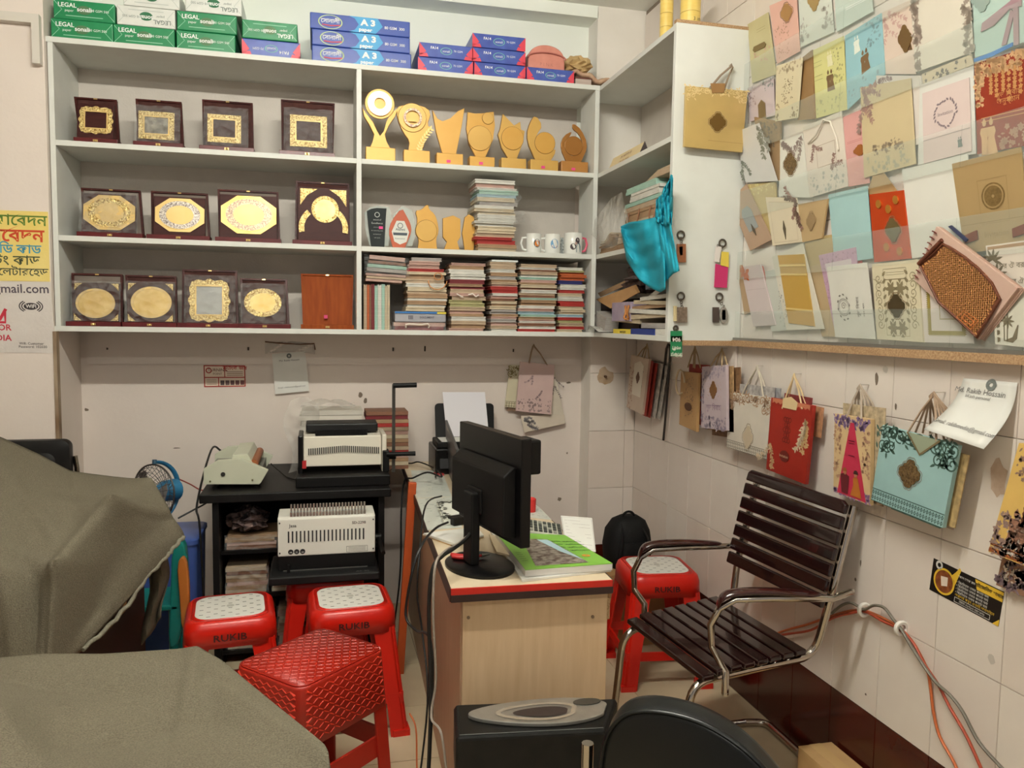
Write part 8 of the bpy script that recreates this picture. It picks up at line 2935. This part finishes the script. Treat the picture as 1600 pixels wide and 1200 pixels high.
def cloth(name, T, rows, creases=(), thick=.004, fold=.010, seed=1):
	"""cover draped over a machine: control rows of (photo x, photo y, world depth), densified"""
	G = [[at((x, y), 'y', d) for x, y, d in r] for r in rows]
	rd = random.Random(seed)
	mb = MB()
	nu, nv = len(G[0]) - 1, len(G) - 1

	def cr(p0, p1, p2, p3, t):
		return .5 * ((2 * p1) + (p2 - p0) * t + (2 * p0 - 5 * p1 + 4 * p2 - p3) * t * t + (3 * p1 - p0 - 3 * p2 + p3) * t ** 3)

	def ev(u, v):
		U, V_ = u * nu, v * nv
		i, j = min(int(U), nu - 1), min(int(V_), nv - 1)
		fu, fv = U - i, V_ - j
		pts = []
		for jj in (j - 1, j, j + 1, j + 2):
			r = G[max(0, min(nv, jj))]
			pts.append(cr(r[max(0, i - 1)], r[i], r[i + 1], r[min(nu, i + 2)], fu))
		p = cr(*pts, fv)
		a_, b_ = G[j][i].lerp(G[j][i + 1], fu), G[j + 1][i].lerp(G[j + 1][i + 1], fu)
		p = p.lerp(a_.lerp(b_, fv), .7)
		w_ = math.sin(PI * min(1, v * 1.2 + .05)) * .5 + .3
		d_ = 0
		for a0, b0_, a1, b1_, am, wd in creases:
			L2 = (a1 - a0) ** 2 + (b1_ - b0_) ** 2
			t = max(0, min(1, ((u - a0) * (a1 - a0) + (v - b0_) * (b1_ - b0_)) / L2))
			dd = math.hypot(u - a0 - t * (a1 - a0), v - b0_ - t * (b1_ - b0_)) / wd
			d_ += am * math.exp(-dd * dd if am > 0 else -dd * dd * .8)
		return p + V((0, -.6, .6)) * d_ + V((0, -1, .3)) * (fold * w_ * (.5 * math.sin(17 * u + 6 * v + seed) * math.sin(5 * v + 3 * u) + .35 * math.sin(31 * u - 11 * v)))
	mb.grid(ev, nu * 14, nv * 14)
	return mb.build(name, M_LIN, T, smooth=70, solid=thick)

A = thing('covered_photocopier', 'large machine under a grey-green linen cover at the left', 'covered machine', (-.95, 2.5, 0))
rows = [[(-430, 780, 2.95), (-300, 640, 3.02), (-90, 650, 3.02), (0, 684, 2.98), (60, 711, 2.95), (110, 737, 2.92), (175, 746, 2.86), (238, 752, 2.76)],
		[(-450, 880, 2.6), (-320, 770, 2.58), (-90, 780, 2.55), (0, 790, 2.52), (60, 790, 2.54), (120, 792, 2.52), (180, 786, 2.44), (264, 797, 2.62)],
		[(-460, 1000, 2.3), (-330, 905, 2.22), (-90, 905, 2.22), (0, 893, 2.22), (50, 894, 2.24), (92, 892, 2.25), (170, 858, 2.40), (287, 838, 2.64)],
		[(-460, 1150, 2.25), (-330, 1080, 2.20), (-90, 1060, 2.20), (0, 1060, 2.19), (45, 1060, 2.19), (80, 1052, 2.21), (122, 1020, 2.30), (228, 903, 2.52)]]
cv = cloth('linen_cover', A, rows, ((1, 0, 0.857, 0.33, 0.02, 0.0393), (0.857, 0.33, 0.714, 0.67, 0.035, 0.0393), (0.714, 0.67, 0.714, 1, 0.03, 0.0314), (0.943, 0.4, 0.829, 0.85, -0.05, 0.0629), (0.393, 0.1, 0.643, 0.5, 0.012, 0.0236), (0.429, 0.35, 0.586, 0.8, -0.016, 0.0393), (0.286, 0.5, 0.679, 0.66, 0.014, 0.0236), (0.536, 0.2, 0.786, 0.3, -0.012, 0.0314), (0.464, 0.75, 0.5, 1, 0.02, 0.0314), (0.607, 0.7, 0.586, 1, -0.02, 0.0314)), fold=.006, seed=2)
hem = [(287, 838, 2.64), (270, 858, 2.60), (258, 872, 2.58), (228, 903, 2.52), (200, 945, 2.46), (165, 985, 2.38), (122, 1020, 2.30)]
mb = MB()
H = [at((x, y), 'y', d - .006) for x, y, d in hem]
den = []
for a, b in zip(H, H[1:]):
	for k in range(7):
		p = a.lerp(b, k / 7)
		den.append(p + V((.002 * math.sin(k * 2.3 + p.x * 90), 0, .0025 * math.sin(k * 1.9 + p.z * 70))))
mb.tube(den, .0065, 8)
mb.build('gathered_hem', mat('linen_hem', (134, 130, 112), .9, c2=(104, 100, 86), scale=160), cv, smooth=60)
mb = MB()
mb.grid(lambda u, v: at((228 + 30 * u + 6 * math.sin(5 * v), 880 - 14 * u + (128 - 30 * u) * v), 'y', 2.66 + .03 * math.sin(7 * u + 3 * v)), 8, 14)
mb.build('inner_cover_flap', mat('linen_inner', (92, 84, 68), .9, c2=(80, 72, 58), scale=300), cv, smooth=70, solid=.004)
mb = MB()
q = [(-1.35, 2.36), (-.80, 2.42), (-.56, 2.74), (-.70, 2.92), (-1.35, 2.90)]
mb.loft([[V((x, y, z)) for x, y in q] for z in (.0, .62)])
mb.build('machine_body', mat('dark_machine', (40, 24, 20), .6), A)
mb = MB()
mb.prism([at((196, 940), 'y', 2.56), at((178, 975), 'y', 2.55), at((160, 995), 'y', 2.54), at((198, 952), 'y', 2.56)], (.0, .01, 0))
mb.build('cardboard_edge', mat('cardboard', (170, 130, 84), .8), A)

B = thing('covered_printer', 'second machine under a grey linen cover in the left foreground', 'covered machine', (-.6, 1.4, 0))
rows = [[(-330, 1110, 1.85), (-120, 1046, 1.82), (0, 1030, 1.80), (75, 1024, 1.79), (160, 1024, 1.78), (240, 1019, 1.77), (308, 1015, 1.75), (345, 1034, 1.70), (430, 1104, 1.50), (508, 1166, 1.33)],
		[(-340, 1160, 1.66), (-120, 1075, 1.66), (0, 1070, 1.66), (80, 1085, 1.64), (160, 1085, 1.62), (240, 1070, 1.62), (300, 1066, 1.60), (346, 1075, 1.56), (430, 1130, 1.42), (514, 1182, 1.30)],
		[(-350, 1240, 1.46), (-120, 1110, 1.46), (0, 1108, 1.46), (80, 1150, 1.45), (160, 1170, 1.44), (225, 1160, 1.46), (285, 1140, 1.48), (345, 1130, 1.47), (430, 1170, 1.36), (518, 1210, 1.27)],
		[(-350, 1400, 1.22), (-120, 1240, 1.20), (0, 1240, 1.20), (80, 1250, 1.20), (150, 1250, 1.20), (215, 1245, 1.22), (270, 1235, 1.25), (345, 1240, 1.26), (430, 1260, 1.22), (525, 1275, 1.22)],
		[(-350, 1560, 1.16), (-120, 1500, 1.15), (0, 1500, 1.15), (80, 1500, 1.15), (150, 1500, 1.15), (215, 1500, 1.17), (270, 1500, 1.20), (345, 1500, 1.21), (430, 1500, 1.19), (530, 1500, 1.2)]]
cloth('linen_cover', B, rows, ((0.667, 0.02, 0.671, 0.8, 0.016, 0.0293), (0.0667, 0.3, 0.378, 0.75, 0.022, 0.0489), (0.218, 0.2, 0.511, 0.28, -0.014, 0.0587), (0.378, 0.3, 0.6, 0.6, 0.008, 0.0489), (0.733, 0.2, 0.778, 0.8, -0.012, 0.0489), (0.467, 0.5, 0.556, 0.9, -0.01, 0.0489)), fold=.004, seed=5)
MB().box(-.72, -.22, 1.34, 1.62, 0, .55).build('machine_body', mat('dark_machine', (0, 0, 0)), B)

# ================================================================== black chair behind the covered machine
T = thing('black_office_chair', 'black upholstered chair whose back shows behind the covered machine', 'chair', (-1.05, 3.32, 0))
M_LE = mat('black_leatherette', (15, 13, 12), .45, spec=.3, c2=(20, 18, 17), scale=60)
P = Panel.px((10, 687), (112, 688), (118, 790), (10, 790), 'y', 3.32)
x0, x1, z1 = P.c[0].x - .12, P.c[1].x, P.c[0].z
mb = MB()
mb.rbox(x0, x1, -.035, .035, .0, .40, .03)
m_ = MB()
rot = Matrix.Translation((0, 3.32, z1)) @ Matrix.Rotation(-PI / 2, 4, 'X')
pts = rsq((x1 - x0) / 2, .21, .03, 0, 5)
cx = (x0 + x1) / 2
m_.loft([[V((cx + p.x * s, 3.32 + d, z1 - .21 + p.y * s)) for p in pts] for d, s in ((-.03, .9), (-.022, .985), (0, 1.0), (.022, .985), (.03, .92))])
m_.build('backrest', M_LE, T, smooth=50)
m_ = MB()
m_.loft([[V((cx + p.x * s, 3.32 + d - .006, z1 - .21 + p.y * s)) for p in rsq((x1 - x0) / 2 - .05, .16, .03, 0, 5)] for d, s in ((-.034, .9), (-.026, 1.0))])
m_.build('back_pad', M_LE, T, smooth=50)
MB().box(x0 + .02, x1 - .02, 2.98, 3.36, .42, .48).build('seat', M_LE, T, bevel=.02)
for x in (x0 + .06, x1 - .06):
	m_ = MB()
	m_.tube([(x, 3.35, z1 - .35), (x, 3.36, .45), (x, 3.36, .0)], .012, 10)
	m_.build('leg', M_CHR, T, smooth=60)
	m_ = MB()
	m_.tube([(x, 3.02, .44), (x, 3.0, .0)], .012, 10)
	m_.build('leg', M_CHR, T, smooth=60)
m_ = MB()
m_.tube([at((117, 712), 'y', 3.34), at((120, 730), 'y', 3.34), at((122, 760), 'y', 3.34)], .010, 8)
m_.build('side_rail', M_CHR, T, smooth=60)

# ================================================================== nested plastic chairs by the cover
def plastic_chair(label, m, outline, y, t, cat='chair'):
	T = thing('plastic_chair', label, cat, (at(outline[0], 'y', y).x, y, 0), 0, 'plastic chairs nested behind the covered machine')
	pts = [at(p, 'y', y) for p in outline]
	MB().prism(pts, (0, t, 0)).build('back_shell', m, T, bevel=.006)
	x = sum(p.x for p in pts) / len(pts)
	zl = min(p.z for p in pts)
	if 'orange' in label: return T
	MB().box(x - .22, x, y - .0, y + .22, max(.40, zl), max(.40, zl) + .02).build('seat', m, T, bevel=.006)
	for dx, dy in ((-.2, .02), (-.02, .02), (-.2, .2), (-.02, .2)):
		m_ = MB()
		m_.tube([(x + dx, y + dy, max(.40, zl)), (x + dx, y + dy, 0)], .018, 8)
		m_.build('leg', m, T, smooth=60)
	return T

plastic_chair('teal plastic chair, front one of the nested pair', mat('teal_plastic', (16, 120, 112), .35), sm([(268, 858), (278, 843), (288, 848), (292, 880), (292, 930), (284, 985), (276, 1012), (262, 1012), (266, 930)], 1), 2.98, .05)
plastic_chair('orange-brown plastic chair nested behind the teal one', mat('orange_plastic', (178, 104, 40), .4), sm([(276, 880), (286, 868), (293, 885), (296, 930), (294, 975), (284, 990), (280, 930)], 1), 2.955, .03)
b0, b1 = at((287, 838), 'y', 3.24), at((307, 935), 'y', 3.24)
T = thing('blue_bin', 'blue plastic bin under the fan, left of the black table', 'bin', (b1.x - .12, 3.40, 0))
mb = MB()
mb.loft([rsq(.11, .13, .03, 0, 4, b1.x - .12, 3.40), rsq(.125, .15, .03, FB - .022, 4, b1.x - .125, 3.40)])
mb.build('body', mat('blue_plastic', (58, 84, 150), .4), T, smooth=40)
mb = MB()
mb.loft([rsq(.131, .156, .03, FB - .022, 4, b1.x - .125, 3.40), rsq(.131, .156, .03, FB - .006, 4, b1.x - .125, 3.40), rsq(.122, .146, .03, FB - .0005, 4, b1.x - .125, 3.40)])
mb.build('lid', mat('blue_plastic', (0, 0, 0)), T, smooth=40)

# ================================================================== paper shredder
zt = .46
T = thing('paper_shredder', 'black paper shredder with a silver oval top in front of the desk', 'shredder', (.55, 1.88, 0))
A_, B_, C_, D_ = dz(709, 1100, zt), dz(965, 1090, zt), dz(948, 1140, zt), dz(712, 1152, zt)
for p in (A_, B_): p.y = min(p.y, 1.995)
top = [A_, B_, C_ + V((.0, 0, 0)), D_]
cen = sum(top, V()) / 4
mb = MB()
low = [cen + (p - cen) * .86 for p in top]
mb.loft([[V((p.x, p.y, z)) for p in low][::-1] for z in (0.012, .30)] + [[V((p.x, p.y, .31)) for p in [cen + (q - cen) * .9 for q in top]][::-1]])
mb.build('bin', mat('shredder_black', (8, 8, 8), .5, spec=.2), T, bevel=.008)
mb = MB()
mb.loft([[V((p.x, p.y, z)) for p in [cen + (q - cen) * s for q in top]][::-1] for z, s in ((.312, .95), (.34, 1.0), (zt - .012, 1.0), (zt, .97))])
mb.build('head', mat('shredder_head', (14, 15, 15), .45, spec=.25, c2=(26, 25, 23), scale=24), T, bevel=.006)
P = Panel(*[V((p.x, p.y, zt)) for p in (cen + (q - cen) * .97 for q in top)])
W2, H2 = P.w / 2, P.h / 2
lens = []
for k in range(40):
	t = 2 * PI * k / 40
	x = W2 * .92 * math.cos(t) + W2 * .06
	y = H2 * .80 * math.sin(t) * (1 + .25 * math.cos(t)) + H2 * .1
	lens.append((min(x, W2 * .93), y))
mb = MB()
P.poly(mb, lens, .001, .010)
mb.build('silver_cover', mat('brushed_silver', (168, 166, 160), .3, .6, c2=(150, 148, 142), scale=30), T, bevel=.002)
mb = MB()
P.line(mb, [(x * .55, y * .62 - H2 * .04) for x, y in lens], .012, .0125, True)
mb.build('opening_rim', mat('bright_silver', (206, 202, 192), .2, .7), T)
mb = MB()
P.poly(mb, [(x * .40 + W2 * .06, y * .40 - H2 * .06) for x, y in lens], .0125)
mb.build('feed_opening', flat((46, 36, 32)), T)
mb = MB()
P.poly(mb, [(W2 * .66 + .035 * math.cos(t), H2 * .52 + .018 * math.sin(t)) for t in (2 * PI * k / 20 for k in range(20))], .0115, .002)
mb.build('control_badge', flat((60, 56, 48)), T)
mb = MB()
P.line(mb, [(-W2 * .98, -H2 * .93), (W2 * .98, -H2 * .93)], .004, .001)
mb.build('front_trim', flat((90, 92, 90)), T)
mb = MB()
c = D_.lerp(A_, .5)
mb.cyl((c.x - .035, c.y, .275), (c.x + .03, c.y, .275), .014, n=12)
mb.build('plug', M_BLK, T, smooth=50)
for dx in (.1, .9):
	for dy in (.15, .85):
		q = low[0].lerp(low[1], dx).lerp(low[3].lerp(low[2], dx), dy)
		m_ = MB()
		m_.cyl((q.x, q.y, 0), (q.x, q.y, .014), .015, n=10)
		m_.build('castor', M_BLK, T)

# ================================================================== black chair back in the foreground
T = thing('black_visitor_chair', 'black leatherette chair with chrome posts, its back cut off by the bottom edge', 'chair', (.45, .93, 0))
M_LE2 = mat('black_leatherette_gloss', (5, 9, 10), .35, c2=(8, 12, 13), scale=70, spec=.35)
trace = sm([(944, 1500), (936, 1240), (938, 1180), (946, 1130), (972, 1098), (1010, 1091), (1060, 1098), (1110, 1116), (1160, 1148), (1205, 1192), (1245, 1245), (1265, 1320), (1260, 1500), (1100, 1520)], 2)

def cw(p, d=0.0, s=1.0):
	q = at((p[0], p[1] + 18), 'y', 1.02 - .17 * (p[0] - 940) / 275)
	return q

ol = [cw(p) for p in trace]
cm = sum(ol, V()) / len(ol)
nn = V((.5, .85, .12)).normalized()
mb = MB()
mb.loft([[cm + (p - cm) * s + nn * d for p in ol] for d, s in ((-.004, .93), (-.001, .985), (.008, 1.0), (.032, 1.0), (.042, .985), (.046, .93))])
mb.build('backrest', M_LE2, T, smooth=60)
mb = MB()
mb.tube([cm + (p - cm) * .995 + nn * .0 for p in ol], .0035, 6, True)
mb.build('piping', M_LE2, T, smooth=60)
xl, xr = cw((929, 1160)), cw((1262, 1330))
for p in (xl, xr):
	m_ = MB()
	m_.tube([p + V((0, .03, 0)), V((p.x, p.y + .03, .60)), V((p.x, p.y + .03, .45)), V((p.x + .02, p.y + .08, 0))], .009, 10)
	m_.build('post', M_CHR, T, smooth=60)
	m_ = MB()
	m_.tube([V((p.x, p.y + .03, .45)), V((p.x + .17, p.y + .38, .45)), V((p.x + .19, p.y + .40, 0))], .009, 10)
	m_.build('leg', M_CHR, T, smooth=60)
mb = MB()
mb.prism([V((xl.x + .03, xl.y + .06, .44)), V((xr.x + .0, xr.y + .06, .44)), V((xr.x + .15, xr.y + .40, .44)), V((xl.x + .17, xl.y + .42, .44))], (0, 0, .06))
mb.build('seat', M_LE2, T, bevel=.02)

# ================================================================== cardboard box by the wall
q = [dz(x, y, .13) for x, y in ((1252, 1166), (1330, 1160))]
T = thing('cardboard_box', 'flat brown cardboard box on the floor by the right wall', 'box', (1.5, 1.95, 0))
x0, x1, y1 = q[0].x, 1.598, 2.13
MB().box(x0, x1, y1 - .28, y1, .0, .118).build('box_body', mat('cardboard_light', (196, 160, 110), .7, c2=(184, 148, 98), scale=14), T, bevel=.002)
for a, b in ((x0, (x0 + x1) / 2 - .001), ((x0 + x1) / 2 + .001, x1)):
	MB().box(a, b, y1 - .28, y1, .1185, .122).build('flap', mat('cardboard_light', (0, 0, 0)), T)
mb = MB().box((x0 + x1) / 2 - .02, (x0 + x1) / 2 + .02, y1 - .281, y1 + .001, .122, .1226)
mb.build('packing_tape', mat('packing_tape', (206, 172, 120), .25), T)
# white sack behind the covered printer and a stray orange wire
cable([ap(640, 1115, 2.5), ap(650, 1140, 2.45), (.30, 2.42, .004), (.31, 2.30, .004)], .003, M_OR, 'short orange wire on the floor beside the desk')
